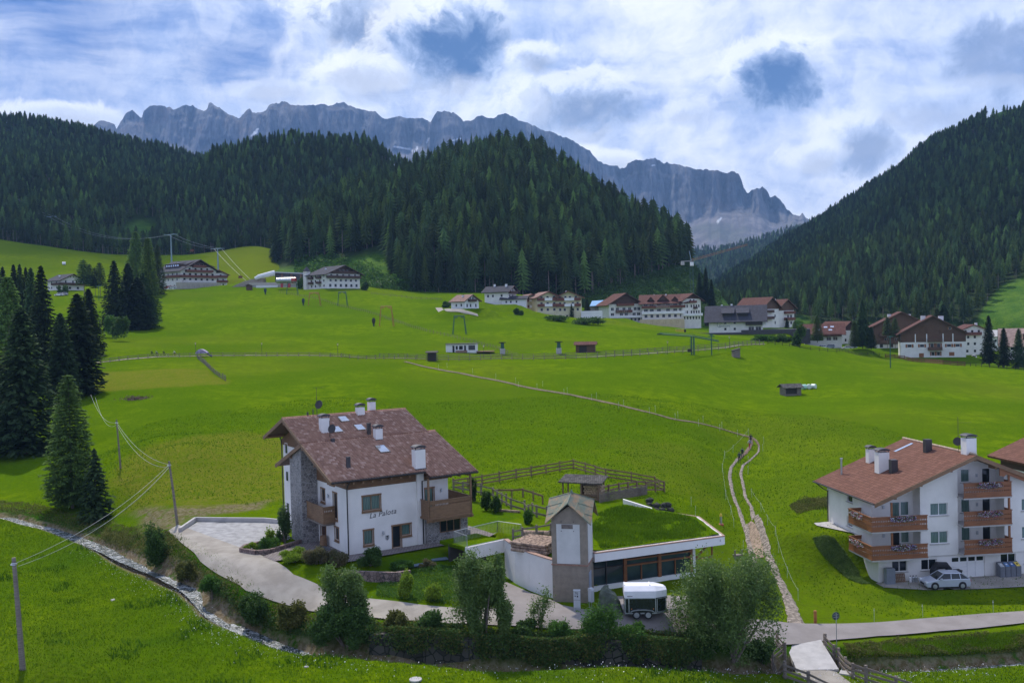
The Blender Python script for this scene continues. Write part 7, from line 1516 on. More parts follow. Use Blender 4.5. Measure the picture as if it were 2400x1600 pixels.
w3=chalet('x','x',1601,752,478,22,10.5,16,10.4,30,'y',M_white,M_roofred,1.6,F=[(.7,1.5,lin(1,9.5,6),.9),(3.6,1.5,[1.2,2.6,5,6.5,8,9.4],.9),(6.6,1.5,[1.2,2.6,5,6.5,8,9.4],.9),(9.4,1.3,[4.5,6.5],1.)],balc=[('F',-.2,10.7,2.6,1.4,1.1,M_white2),('F',3.5,7.5,9.0,1.2,1.,WB),('F',6,8,6.0,1.,1.,M_wooddk)],wood=11,wm=M_wooddk)
merge(Hr,w2); merge(Hr,w3)
q=MB(); q.box(-1,21,-4,-.3,-8,2.4); q.build('unfinished_basement',M_tan,Hr)
for i in range(5): window(Hr,'F',-4,1+i*3.8,3.2+i*3.8,-3.4,-1.4,M_tan,M_black,'plain',1,.03)
for i in range(6): window(Hr,'F',-4,1+i*3.2,2.2+i*3.2,.2,1.5,M_wood2,M_glass,'plain',1,.03)
h=empty('scaffolded_house',P(1378,748,497),R_(0),'house under construction with a bright blue roof tarpaulin behind scaffolding','building site'); MB().box(0,12,2,12,-6,6.6).build('wall',M_concrete,h); MB().slab([(1,0,6.8),(12.5,0,7.2),(13.5,8,10.0),(3,8,9.6)],.3).build('tarpaulin',mat('bright_blue_tarpaulin',(.13,.32,.55),.5,.2,1.5),h)
q=MB()
for x in np.arange(-1,14.5,2.5): q.tube([(x,.4,-3),(x,.4,7)],.07,5)
for z in (0,2.2,4.4,6.4): q.tube([(-1,.4,z),(14,.4,z)],.07,5).box(-1,14,.3,1.3,z-.1,z)
q.build('scaffold',M_fencewood,h)
h=empty('site_cabin',P(1596,786,395),R_(-6),'yellow site cabin with a dark door below the red-roofed hotel','cabin'); MB().box(-2,1.3,0,2.4,0,2.5).build('body',mat('yellow_paint',(.62,.48,.03),.5,.1,1),h); MB().box(-2.15,1.6,-.15,2.55,2.5,2.65).build('roof',mat('yellow_green_lid',(.3,.32,.08),.5,.1,1),h); MB().box(1.3,2.1,.1,2.3,0,2.4).build('door',M_black,h)
# slate-roofed hotel with script lettering
Hd=chalet('slate_roof_hotel','white hotel with steep dark slate roof, two flat dormers and script lettering on the wall',1662,780,398,-15,21.5,15,5.4,36,'x',M_white,M_roofgrey,1.9,
 F=[(.9,1.1,[6.6,10.4],1.),(3.5,1.,[6.6,10.4],1.),(.6,1.7,[17,19.8],2.2),(3.2,1.6,[17,19.8],2.2)],R=[(.6,1.7,[2.5,6,9.5],2.2),(3.2,1.6,[2.5,6,9.5],2.2),(6.2,1.8,[5,8],1.8)],L=[(.8,1.6,[3,7],1.4),(3.4,1.6,[3,7],1.4)],balc=[('R',.3,14,2.9,1.6,1.1,M_white2),('F',14.8,21.5,3.0,1.5,1.1,M_blackwood),('R',3,12,5.9,1.5,1.1,M_white2),('L',0,8,3.0,1.6,1.1,M_blackwood)],wm=M_blackwood,cat='hotel',chim=[(5,8,1.4,.8),(9,8,1.6,.8)],found=1.0)
for x in (7.6,13.6):
    dm=MB().box(x-2.1,x+2.1,1.2,6,6.5,8.1).build('dormer',M_blackwood,Hd); MB().slab([(x-2.7,.5,8.0),(x+2.7,.5,8.0),(x+2.7,6.5,10.3),(x-2.7,6.5,10.3)],.25).build('dormer_roof',M_roofgrey,dm)
lettering(Hd,'Somont',(3.9,-.01,2.35),(math.pi/2,0,0),1.35,mat('faded_teal_lettering',(.10,.16,.16),.6,.1,1),.35,.01); q=MB().tube([(4.2+1.1*math.cos(a)*.8,-.03,3.3+1.1*math.sin(a)) for a in np.linspace(.3,5.6,14)],.07,5); q.build('emblem',mat('faded_teal_lettering',(.1,.16,.16)),Hd)
MB().box(-4,13,-.8,2,-5,-.02).box(13,40,-1.5,8,-5,.9).build('dark_base',M_dark,Hd); MB().box(0,12,-.85,-.8,-2.6,-1.6).build('red_band',M_woodred,Hd)
chalet('brown_gable_house','white house with brown timber gable and red roof behind the slate-roofed hotel',1788,768,440,34,11,16,9.5,38,'y',M_white,M_roofred,1.4,F=[(1.5,1.4,[8.5],.9),(4.6,1.4,[8.5],.9)],balc=[('F',1,6.5,4,1.4,1.1,M_wooddk),('F',1,6.5,7,1.4,1.1,M_wooddk)],wood=8.5,wm=M_woodmid,cat='hotel')
chalet('brown_gable_house','narrow brown-gabled house with white corner at the end of the slate-roofed hotel',1826,768,450,30,10,16,9.5,36,'y',M_white,M_roofred,1.2,F=[(1.5,1.4,[6,8],1.2),(4.6,1.4,[6,8],1.2)],balc=[('F',3.2,9.5,3.6,1.3,1.1,M_woodred),('F',3.2,9.5,6.6,1.3,1.1,M_woodred)],wood=8.,wm=M_woodmid,chim=[(3,6,2.2,1.4)],cat='house')
Hm=chalet('red_roof_guesthouse','low house with long red roof and white skylights above the parked cars',1886,803,396,-16,14.5,11,3.9,32,'x',M_white,M_roofred,1.6,F=[(.8,1.5,[3,6.5,9.5,12],1.8)],R=[(.9,1.4,[3,7],1.1),(3.6,1.2,[4,6.5],.9)],balc=[('F',7,14.5,2.6,1.3,.9,M_wooddk)],wm=M_wooddk,cat='house')
for x,y in ((5.5,1.6),(8.4,3.2),(10.2,1.4),(11,3.4)): z=3.9+.3+math.tan(R_(32))*y; MB().slab([(x-.7,y-.4,z-.2),(x+.7,y-.4,z-.2),(x+.7,y+.4,z+.3),(x-.7,y+.4,z+.3)],.1).build('skylight',M_flash,Hm)
chalet('red_gable_house','white house with red gabled roof directly behind the skylit red roof',1974,806,415,24,8,14,6.6,36,'y',M_white,M_roofred,1.2,F=[(1,1.3,[2,5.5],1.),(4,1.3,[2,5.5],1.)],wood=5.8,wm=M_wooddk)
chalet('timber_apartment_house','tall brown timber-clad building with red roof left of the big brown gable',2048,816,402,-16,22,16,9.2,27,'y',M_white,M_roofred,1.4,F=[(9.2,1.1,[4.4,6.4],1.),(6,1.5,[5,9,14,18],1.6),(2.8,1.4,[5,9,14,18],1.6),(.2,1.5,[3,7,12],1.4)],balc=[('F',2.4,20,5.2,1.2,1.1,M_woodmid),('F',2.4,20,2.2,1.2,1.1,M_woodmid)],wood=1.6,wm=M_woodmid,cat='apartment house',chim=[(7,8,1.6,1.4),(15,9,1.4,1.2)])
Ho=chalet('big_gabled_house','big gabled house, brown boarded above and white below with open brown shutters',2111,834,368,-19,22.8,16,8.7,29,'y',M_white,M_roofred,1.6,F=[(3.2,1.2,[3.2,7.6,17.0,20.0],1.5),(3.1,1.6,[11.1,13.4],1.2),(.0,1.5,[11.4,13.3],1.1),(9.9,.8,[17.4],.9)],balc=[('F',9.6,14.6,2.2,1.3,1.1,M_woodmid),('F',9.6,14.6,5.3,1.3,1.3,M_woodmid)],wood=5.2,wm=M_woodmid,win='shutter',cat='house',chim=[(8.6,7,2.0,1.6),(15,8,2.2,1.8)])
MB().box(5.1,5.45,-.09,-.041,5.2,8.3).box(9.1,9.45,-.09,-.041,5.2,8.3).box(14.8,15.15,-.09,-.041,5.2,8.3).box(18.2,18.55,-.09,-.041,5.2,8.3).build('white_mullion',M_white2,Ho); MB().box(17.,18.8,-.05,-.005,-.1,1.3).box(6.5,8.2,-.05,-.005,-.6,1.0).build('shutter',M_wood2,Ho)
chalet('white_villa','white three-storey villa with red-brown roof right of the big brown gable',2246,832,398,-8,12.5,12,9.8,22,'y',M_white,M_roofred,.8,F=[(1,1.2,[3.6,6.6],1.),(4,1.2,[4,6.6],1.),(6.8,1.2,[4,6.6],1.),(9.3,1.,[3,5.6,8.2],1.)],balc=[('F',2.,9,8.3,1.2,1.1,WB)],wm=WB,chim=[(9,6,2.2,.9)])
chalet('grey_roof_house','pale house with grey roof between the villa and the row of dark spruces',2322,822,420,-20,10,10,6.5,24,'x',M_white2,M_concrete,1.2,F=[(1,1.2,[2,5,8],1.),(3.8,1.2,[2,5,8],1.)],wm=M_woodmid)
Hw=chalet('worn_roof_house','house with a broad worn pinkish shingle roof at the right edge behind dark spruces',2352,842,352,-26,18,16,5.5,34,'x',M_white,M_rooftan,1.6,F=[(1,1.3,[3,7,11],1.3),(3.4,1.2,[3,7,11],1.3)],wm=M_wooddk); dm=MB().box(6.5,14,1.4,6,7.2,9.2).build('dormer',M_wooddk,Hw); MB().slab([(6,.8,9.3),(14.5,.8,9.3),(14.5,7.5,11.),(6,7.5,11.)],.2).build('dormer_roof',M_rooftan,dm)
# second house at the right edge near the apartment house
N_=chalet('neighbour_house','red-brown tiled roof of the next house cut by the right picture edge',2345,1330,112,7,22,14,9.5,22,'y',M_white,M_shingle,1.3,F=[(6.5,1.3,[3,6.5],1.8)],wood=8.,wm=M_wooddk,found=6); c_=P(2313,1066,118); ca_,sa_=math.cos(R_(7)),math.sin(R_(7)); N_.location=(c_[0]-(-1.3*ca_-14.8*sa_),c_[1]-(-1.3*sa_+14.8*ca_),c_[2]-9.28)
# ------------------------------------------------------------------ huts on the meadow
def hut(name,label,px,Y,deg,w,d,he,hr,wall,roof,over=.6,ridge='x',door=None,base=.2):
    g=G(*px) if Y is None else P(*px,Y); h=empty(name,g,R_(deg),label,'hut'); MB().box(-w/2,w/2,0,d,-base-.4,he).build('wall',wall,h)
    q=MB()
    if ridge=='x': q.slab([(-w/2-over,-over,he),(w/2+over,-over,he),(w/2+over,d/2,hr),(-w/2-over,d/2,hr)],.12).slab([(-w/2-over,d+over,he),(w/2+over,d+over,he),(w/2+over,d/2,hr),(-w/2-over,d/2,hr)],.12)
    elif ridge=='y': q.slab([(-w/2-over,-over,he),(0,-over,hr),(0,d+over,hr),(-w/2-over,d+over,he)],.12).slab([(w/2+over,-over,he),(0,-over,hr),(0,d+over,hr),(w/2+over,d+over,he)],.12)
    else: q.slab([(-w/2-over,-over,he),(w/2+over,-over,hr),(w/2+over,d+over,hr),(-w/2-over,d+over,he)],.12)
    q.build('roof',roof,h)
    if ridge=='x': MB().prism([(0,he-.02),(d,he-.02),(d/2,hr-.14)],-w/2,w/2,'x').build('gable',wall,h)
    if ridge=='y': MB().prism([(-w/2,he-.02),(w/2,he-.02),(0,hr-.14)],0,d).build('gable',wall,h)
    if ridge=='m': MB().prism([(-w/2,he-.3),(w/2,he-.3),(w/2,hr-.16),(-w/2,he-.16)],0.002,d-.002).build('gable',wall,h)
    if door: MB().box(door[0],door[1],-.06,-.003,0,door[2]).build('door',M_blackwood,h)
    return h
hb=hut('hay_hut','weathered grey hay hut with shingle roof alone in the middle of the right meadow',(1859,927),None,6,4.0,3.2,1.9,2.75,M_greywood,M_shingwood,.55,'x')
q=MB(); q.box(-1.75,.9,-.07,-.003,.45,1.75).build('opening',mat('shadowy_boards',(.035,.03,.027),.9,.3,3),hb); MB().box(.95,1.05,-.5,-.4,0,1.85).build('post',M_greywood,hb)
hut('equipment_hut','small black hut with an overhanging roof on the near side of the meadow road',(1012,846),None,0,2.3,2.0,2.3,2.7,M_blackwood,M_blackwood,.5,'x',(-.2,.2,.8))
hut('shed','small grey shed with a mono-pitch roof below the right lift pylons',(1727,838),None,3,2.0,1.8,2.1,2.75,M_greywood,M_blackwood,.25,'m')
hut('wooden_hut','brown wooden hut with tiled roof beside the second green lift station',(1372,826),None,-8,5.6,4,2.3,3.2,M_woodmid,M_roofred,.6,'x',(-1.8,.4,1.9))
hut('wooden_hut','small dark hut with pale roof on the upper slope below the cable car station',(583,680),None,0,2.6,2.6,2.4,3.2,M_woodmid,M_shingwood,.6,'y')
def kiosk():
    g=G(1081,826); h=empty('ticket_kiosk',g,R_(-4),'low white flat-roofed ticket kiosk with black door and dark windows by the ski lifts','kiosk'); w=9.2
    MB().box(-w/2,w/2,0,4,-.3,2.55).build('wall',M_white2,h); MB().box(-w/2-.2,w/2+.25,-.5,4.2,2.55,2.72).build('roof',M_dark,h)
    for a,b,z0,z1 in ((-2.6,-2.0,0,2.1),(-1.6,-1.0,.9,2.0),(-.6,.5,.9,2.0),(.9,1.5,.1,2.1),(2.2,4.2,.7,2.1)): MB().box(a,b,-.04,-.003,z0,z1).build('window' if z0 else 'door',M_black if z0==0 or z0==.9 else M_glass,h)
    MB().box(-1.5,2.,-1.7,-1.4,0,.7).build('bench',M_roofpink,h); MB().box(4.7,9.8,-1.2,2.5,0,.35).build('deck',M_wood,h)
kiosk()
# ------------------------------------------------------------------ lifts and masts
M_green=mat('dark_green_steel',(.02,.09,.07),.45,.15,2); M_orange=mat('orange_steel',(.36,.16,.04),.5,.15,2); M_teal=mat('pale_blue_steel',(.22,.30,.33),.45,.1,2); M_navy=mat('dark_blue_padding',(.012,.04,.06),.6,.2,2)
def goal(px,wpx,toppy,m,label,r=.15):
    g=G(*px); k=F/g[1]; w=wpx/k; hh=(px[1]-toppy)/k; h=empty('lift_pylon',g,0,label,'pylon','drag lift pylons on the ski meadow')
    for s in (-1,1): MB().tube([(s*w/2,-.5,-.2),(s*w*.36,0,hh)],r,6).build('leg',m,h); MB().tube([(s*w*.56,.5,-.2),(s*w*.38,0,hh)],r*.8,6).build('brace',m,h)
    MB().tube([(-w*.4,0,hh),(w*.4,0,hh)],r*1.2,6).build('crossbeam',m,h)
    for s in (-1,1): MB().box(s*w*.22-.5,s*w*.22+.5,-.12,.12,hh-.7,hh-.35).build('sheave',m,h)
goal((1077,783),30,740,M_green,'green goalpost-shaped lift pylon in the middle of the upper meadow'); goal((906,764),32,718,M_orange,'orange-brown goalpost-shaped lift pylon beside the stake fence'); goal((803,716),22,684,M_green,'smaller green goalpost-shaped lift pylon below the slope hotel'); goal((737,716),28,686,M_orange,'faint orange goalpost-shaped lift pylon farthest up the stake fence'); goal((685,690),26,660,M_green,'dark green pylon just below the cable car station')
for px,py,l in ((876,764,'snow gun wrapped in a dark cover beside the orange lift pylon'),(711,715,'snow gun wrapped in a dark blue cover on the upper slope'),(622,690,'farthest wrapped snow gun on the upper slope near the small hut')):
    g=G(px,py); k=F/g[1]; h=empty('snow_gun',g,0,l,'snow gun','covered snow guns on the ski meadow'); MB().tube([(0,0,-.2),(0,0,1.2)],.3,8).build('post',M_navy,h); MB().tube([(0,0,.9),(0,0,1.3),(0,0,2.4),(0,0,3.1)],[.35,.6,.68,.4],10).build('cover',M_navy if px!=876 else M_gutter,h)
for px,l in (((1178,830),'green drag lift drive station on a grey plinth behind the ticket kiosk'),((1310,829),'green drag lift drive station on a pale plinth beside the wooden hut')):
    g=G(*px); h=empty('lift_station',g,0,l,'lift station'); MB().box(-.75,.75,-.6,.6,-.2,1.7).build('plinth',M_concrete,h); MB().prism([(-.55,1.7),(.55,1.7),(.45,3.3),(-.45,3.3)],-.5,.5).build('drive_tower',M_green,h); MB().disc((0,0,3.45),(0,.1,1),1.15,.14,18).build('bull_wheel',M_gutter,h)
def big_lift():
    g=G(1624,831); h=empty('drag_lift_return',g,0,'tall dark green lift frame with a long sloping arm over the meadow road','lift'); k=F/g[1]
    for s in (-.35,.35): MB().tube([(s,0,-.2),(s,0,5.2)],.22,8).build('column',M_green,h)
    a=P(1546,783,g[1]-14)-g; b=P(1684,800,g[1]+6)-g; MB().tube([tuple(a),(0,0,5.3),tuple(b)],.17,6).build('arm',M_green,h); MB().tube([tuple(a+np.array([0,0,.35])),(0,0,5.8),tuple(b+np.array([0,0,.3]))],.08,5).build('stay',M_green,h)
    MB().disc(tuple(a),(0,.2,1),.8,.15,14).build('wheel',M_green,h); MB().box(-1.5,-.4,-.5,.5,.8,1.7).tube([(-.75,0,1.7),(-.75,0,4.6)],.05,5).build('counterweight',M_gutter,h)
    g=G(1668,832); h=empty('lift_mast',g,0,'single dark green lift mast right of the tall lift frame','mast'); MB().tube([(0,0,-.2),(0,0,6.0)],.16,8).build('pole',M_green,h); MB().box(-.9,.9,-.1,.1,5.3,5.55).box(-.5,.5,-.15,.15,5.75,6.1).build('crosshead',M_green,h)
big_lift()
def mast(px,top,label,m=M_green,arm=1.,r=.13):
    g=G(*px); hh=(px[1]-top)/F*g[1]; h=empty('lift_mast',g,0,label,'mast'); MB().tube([(0,0,-.2),(0,0,hh)],r,8).build('pole',m,h); MB().box(-arm,arm,-.1,.1,hh-.5,hh-.25).build('crosshead',m,h); return Vector((g[0],g[1],g[2]+hh))
mast((2087,862),786,'green lift mast standing on the crest of the right meadow',M_green,.9,.16); mast((232,705),668,'thin lift mast between the left chalet and the tall spruces',M_green,1.2,.1)
def lamp(px,top):
    g=G(*px); hh=(px[1]-top)/F*g[1]; h=empty('street_lamp',g,0,'slim black lantern post along the meadow road','street lamp','lantern posts along the meadow road'); MB().tube([(0,0,-.2),(0,0,hh-.6)],[.07,.05],6).build('post',M_dark,h); MB().tube([(0,0,hh-.6),(0,0,hh-.15)],[.13,.2],6).build('lantern',mat('frosted_lantern_glass',(.55,.52,.42),.4,.1,1),h); MB().tube([(0,0,hh-.15),(0,0,hh)],[.24,.03],6).build('cap',M_dark,h); return h
l0=lamp((459,834),802)
for px,n in (((614,834),1),((792,836),2),((1134,841),3),((1565,830),4),((1710,817),5),((2025,812),6)):
    g=G(*px); dup(l0,g)
l0['label']='slim black lantern post along the meadow road'
def lift_tower(px,py,top,Y,label,w=3.2):
    O=P(px,py,Y); hh=(py-top)/F*Y; h=empty('cable_tower',O,R_(-20),label,'lift tower','grey chairlift towers on the wooded slope'); MB().tube([(0,0,-6),(0,0,hh)],[.55,.3],8).build('mast',M_teal,h); MB().tube([(-w,0,hh),(w,0,hh)],.2,6).build('crossarm',M_teal,h)
    for s in (-1,1): MB().box(s*w-.25,s*w+.25,-1.9,1.9,hh-.1,hh+.25).build('sheave_train',M_teal,h)
    return Vector(tuple(O))+Vector((0,0,hh))
t1=lift_tower(402,602,550,585,'tall pale blue lift tower rising behind the hillside hotel'); t2=lift_tower(511,616,583,560,'short pale blue lift tower on the green slope right of the hillside hotel'); t0=lift_tower(122,540,508,700,'lift tower poking out of the forest high on the left',2.6)
for s in (-2.6,2.6):
    sd_=Vector((s*.94,-s*.34,.1)); nm='left' if s<0 else 'right'
    wire(t0+sd_,t1+sd_,8,f'{nm} long lift cable crossing the forest between the upper towers',.07); wire(t1+sd_,t2+sd_,1.5,f'{nm} lift cable between the tall and the short tower',.07); wire(t2+sd_,Vector(tuple(P(600,672,520)))+sd_*.6,1.,f'{nm} lift cable dropping into the cable car station',.07); wire(Vector(tuple(P(28,462,800)))+sd_,t0+sd_,2.,f'{nm} lift cable climbing out at the upper left',.08)
for (p_,l) in ((P(449,577,575),'single lift chair hanging between the two pale blue towers'),(P(563,638,530),'dark lift cabin arriving above the curved shell')):
    h=empty('lift_chair',p_,0,l,'lift chair','chairs on the lift line'); MB().tube([(0,0,0),(0,0,-2.2)],.06,5).build('hanger',M_gutter,h); MB().box(-1.1,1.1,-.3,.3,-3.2,-2.8).box(-1.1,1.1,.2,.35,-2.8,-1.9).build('seat',M_woodred,h)
def crane():
    O=P(1622,700,520); hh=(700-612)/F*520; h=empty('tower_crane',O,0,'tower crane with orange jib above the red-roofed hotel','crane'); q=MB(); c=.8
    for x in (-c,c):
        for y in (-c,c): q.tube([(x,y,-6),(x,y,hh)],.06,4)
    z=-6; s=1
    while z<hh-1.6: q.tube([(-c*s,-c,z),(c*s,-c,z+1.6)],.035,4).tube([(c,-c*s,z),(c,c*s,z+1.6)],.035,4); z+=1.6; s=-s
    q.build('mast',mat('dark_teal_lattice',(.05,.10,.11),.5,.1,1),h); a=Vector((0,0,hh)); b=Vector(tuple(P(1752,575,520)))-Vector(tuple(O)); q=MB(); n=16
    for off in ((0,-.5,0),(0,.5,0),(0,0,1.)): q.tube([a+Vector(off),b+Vector(off)*.7],.10,4)
    for i in range(n): p=a.lerp(b,i/n); r_=a.lerp(b,(i+1)/n); q.tube([p+Vector((0,-.5,0)),p.lerp(r_,.5)+Vector((0,0,1.))],.07,4).tube([p.lerp(r_,.5)+Vector((0,0,1.)),r_+Vector((0,-.5,0))],.07,4)
    q.build('jib',mat('orange_crane_paint',(.42,.18,.06),.5,.15,1),h); MB().tube([a,a+Vector((-1,0,5.5))],.2,5).build('apex',M_teal,h); MB().tube([a+Vector((-1,0,5.5)),a.lerp(b,.55)+Vector((0,0,1))],.05,4).tube([a+Vector((-1,0,5.5)),a+Vector((-5,0,-.5))],.05,4).build('stay_rope',M_gutter,h); MB().box(-5.6,-3.8,-.6,.6,hh-2,hh-.3).tube([(0,0,hh),(-5.6,0,hh)],.2,4).build('counterweight',M_concrete,h); MB().box(-.9,.9,-1.9,-.8,hh-2.6,hh-.6).build('cabin',M_white2,h)
crane()
for k,(px,py,r) in enumerate(((150,621,1.0),)): o=MB().tube([(-.9,0,.9),(.9,0,.9)],.9,18).build('hay_bale',M_flw); o.location=tuple(G(px,py)); o.rotation_euler=(0,0,.3); tag(o,'white wrapped round bale on the upper left meadow','hay bale')
M_mint=mat('mint_wrap',(.42,.66,.52),.4,.08,2)
for k,(dx,l) in enumerate(((0,'mint green wrapped bale touching the hay hut'),(1.35,'middle pale green wrapped bale beside the hay hut'),(2.6,'outermost pale green wrapped bale beside the hay hut'))):
    g=G(1884,912); o=MB().tube([(-.6,0,.6),(-.5,0,.6),(.5,0,.6),(.6,0,.6)],[.5,.62,.62,.5],16).build('hay_bale',M_mint if k==0 else mat('pale_wrap',(.6,.68,.58),.4,.08,2)); o.location=(g[0]+dx,g[1]+k*.3,g[2]); o.rotation_euler=(0,0,.4+k); tag(o,l,'hay bale','wrapped bales beside the hay hut')
o=None; g=G(322,936); V,Fc=card_cloud(np.stack([g[0]*0+rng.normal(0,1.4,500),rng.normal(0,1.2,500),np.abs(rng.normal(0,.25,500))+.05],1),.45,5,.3); o=mesh_np('brush_pile',V,Fc,M_dirt); o.location=tuple(g); tag(o,'flat heap of brown brushwood on the left meadow','brush pile')
# parked cars in the village
cg='cars parked in the village'
C1=mkcar(P(1924,818,378)+np.array([0,0,.1]),R_(-20),M_pwhite,'white estate car nearest the meadow fence in the village car park',1.,cg)
for (px,py,Y,rz,m,l,kk) in ((1944,816,384,-22,M_pblue,'grey car right behind the white estate car',0),(1985,819,385,-8,M_pwhite,'white van-like car on the pale tarmac beside the larches',1),(1996,817,390,-8,M_pgrey,'silver car half hidden behind the white one on the tarmac',1),(1900,806,400,-20,M_pwhite,'white car below the skylit red roof, leftmost of the group',0),(1952,797,402,-25,M_pgrey,'silver car on the raised lane beside the red-roofed house',1),(1962,795,408,-25,M_pwhite,'white car behind the silver one on the raised lane',0),(2283,842,372,70,M_pwhite,'white car on the drive right of the big brown gable',0),(139,694,455,0,M_pwhite,'white car parked below the left chalet',0),(148,693,458,0,M_pgrey,'grey car beside the white one below the left chalet',0),(404,677,498,10,M_pwhite,'white car at the foot of the hillside hotel',0),(395,677,500,10,M_pred,'red car at the foot of the hillside hotel',0),(1410,752,440,8,M_pwhite,'white car between the yellow and the red-roofed hotel',0),(1418,754,438,8,M_pgrey,'silver car between the yellow and the red-roofed hotel',0),(1435,757,440,8,M_pblue,'grey car nearest the red-roofed hotel',0)):
    o=dup(C1,P(px,py,Y)+np.array([0,0,.1]),R_(rz),None,l)
    for ch in o.children:
        if ch.name.startswith(('body','roof','mirror')): ch.data=ch.data.copy(); ch.data.materials[0]=m
# ------------------------------------------------------------------ near conifers
def near_crown(seed,kind='spruce',bare=.03,r0=.24,tiers=32,shape=.8,card=.03,per=22):
    r=np.random.default_rng(seed); pts=[];sz=[]
    for i in range(tiers):
        t=(i+.3)/tiers; z=bare+(1-bare)*t; rad=r0*(1-t)**shape*(.8+.25*min(1,t*6)); nb=int(9+5*(1-t)); off=r.random()*6
        for k in range(nb):
            a=off+2*math.pi*k/nb+r.normal()*.15; ln=rad*r.uniform(.72,1.15)+.006; dr=(.34 if kind=='spruce' else .12)*ln*(1 if kind=='spruce' else .6); m=max(4,int(per*(ln/r0)**.7)+3)
            s=r.random(m)**.65; lat=r.normal(0,1,m)*.10*ln*(1-.5*s); x=s*ln; zz=z-dr*s**1.4+ (.25*dr*s**4)+r.normal(0,.004,m)+.02
            pts.append(np.stack([x*math.cos(a)-lat*math.sin(a),x*math.sin(a)+lat*math.cos(a),zz],1))
        pts.append(np.stack([r.normal(0,.2*rad,8),r.normal(0,.2*rad,8),z+r.uniform(0,1/tiers,8)],1))
    pts.append(np.stack([r.normal(0,.003,10),r.normal(0,.003,10),r.uniform(.96,1.01,10)],1))
    P_=np.concatenate(pts); n=len(P_)
    # flat drooping sprays pointing outwards
    az=np.arctan2(P_[:,1],P_[:,0])+r.normal(0,.5,n); tl=(-.35 if kind=='spruce' else -.1)+r.normal(0,.35,n)
    a=np.stack([np.cos(az)*np.cos(tl),np.sin(az)*np.cos(tl),np.sin(tl)],1); b=np.stack([-np.sin(az),np.cos(az),r.normal(0,.35,n)],1); b/=np.linalg.norm(b,axis=1)[:,None]
    s=card*r.uniform(.7,1.35,n)*(1 if kind=='spruce' else .8); a*=s[:,None]; b*=(s*(.42 if kind=='spruce' else .3))[:,None]
    V=np.stack([P_-a*.6,P_-b,P_+a*.8,P_+b],1).reshape(-1,3); return V,np.arange(4*n).reshape(n,4)
NC={}
for nm,m,kw in (('spruce_a',M_spruce,dict(seed=11,r0=.25)),('spruce_b',M_spruce,dict(seed=12,r0=.20,shape=.7,tiers=34)),('larch',M_larch,dict(seed=13,kind='larch',r0=.235,shape=.55,per=70,card=.026,tiers=38)),('young',M_spruce,dict(seed=14,r0=.30,tiers=18,per=12,card=.05)),('pine',M_pine,dict(seed=15,kind='larch',bare=.38,r0=.26,shape=.45,tiers=14,per=50,card=.05))):
    V,Fc=near_crown(**kw); me=bpy.data.meshes.new('crown'); me.vertices.add(len(V)); me.vertices.foreach_set('co',V.astype(np.float32).ravel()); k=len(Fc); me.loops.add(4*k); me.loops.foreach_set('vertex_index',Fc.astype(np.int32).ravel()); me.polygons.add(k); me.polygons.foreach_set('loop_start',np.arange(0,4*k,4,dtype=np.int32)); me.update(calc_edges=True); me.validate(); me.materials.append(m)
    q=MB().tube([(0,0,-.03),(0,0,.5),(0,0,.97)],[.014,.009,.002],7); tm=bpy.data.meshes.new('trunk'); tm.from_pydata(q.v,[],q.f); tm.materials.append(M_bark); NC[nm]=(me,tm)
def conifer(kind,px,base,top,hw,label,group='tall spruces along the left side',name='spruce_tree',Y=None):
    g=G(px,base) if Y is None else P(px,base,Y); hh=(base-top)/F*g[1]; me,tm=NC[kind]; kw={'spruce_a':.25,'spruce_b':.20,'larch':.235,'young':.3,'pine':.26}[kind]
    h=empty(name,g-np.array([0,0,.15]),random.uniform(0,6),label,'tree',group); s=hw/F*g[1]/kw; h.scale=(s,s,hh)
    for nm_,mm in (('crown',me),('trunk',tm)): o=bpy.data.objects.new(nm_,mm); COL.objects.link(o); o.parent=h
    return h
LG=[('spruce_a',60,1062,722,98,'hugest dark spruce in front at the left edge of the picture'),('spruce_b',188,925,690,62,'dark spruce with ragged lower branches above the larch'),('spruce_a',-10,1040,800,80,'dark spruce cut by the left picture edge'),
('spruce_b',148,940,735,48,'dark spruce between the hugest spruce and the ragged one'),('spruce_b',212,835,678,38,'slender spruce right behind the ragged spruce'),('spruce_a',105,900,625,52,'tall spruce behind the hugest one, with a sharp tip'),
('spruce_b',80,860,630,34,'narrow spruce left of the sharp-tipped tall spruce'),('larch',28,960,650,60,'paler loose tree rising at the left edge behind the dark spruce'),('spruce_b',12,800,627,24,'first narrow spruce tip from the left edge'),('spruce_b',38,800,622,24,'second narrow spruce tip from the left edge'),('spruce_b',52,800,621,22,'third narrow spruce tip from the left edge'),('spruce_b',66,800,628,20,'fourth narrow spruce tip from the left edge'),
('spruce_a',272,774,612,42,'broad dark spruce, left one of the clump beside the hillside hotel'),('spruce_b',304,770,618,38,'dark spruce in the middle of the clump beside the hillside hotel'),('spruce_a',338,768,640,42,'dark spruce, right one of the clump beside the hillside hotel'),('spruce_b',325,772,650,40,'lower dark spruce in front of the clump beside the hillside hotel')]
for a in LG: conifer(*a)
conifer('larch',352,764,560,30,'pale green larch towering over the clump beside the hillside hotel','pale larches behind the dark clump','larch_tree'); conifer('larch',322,700,545,30,'tallest pale larch in front of the green forest glade','pale larches behind the dark clump','larch_tree',Y=470); conifer('larch',372,700,575,20,'slimmer pale larch touching the hillside hotel','pale larches behind the dark clump','larch_tree',Y=480)
conifer('larch',170,1190,878,66,'feathery green larch in front, above the stream','the pair of conifers above the stream','larch_tree'); conifer('young',226,1218,1050,48,'smaller dark spruce leaning on the larch above the stream','the pair of conifers above the stream')
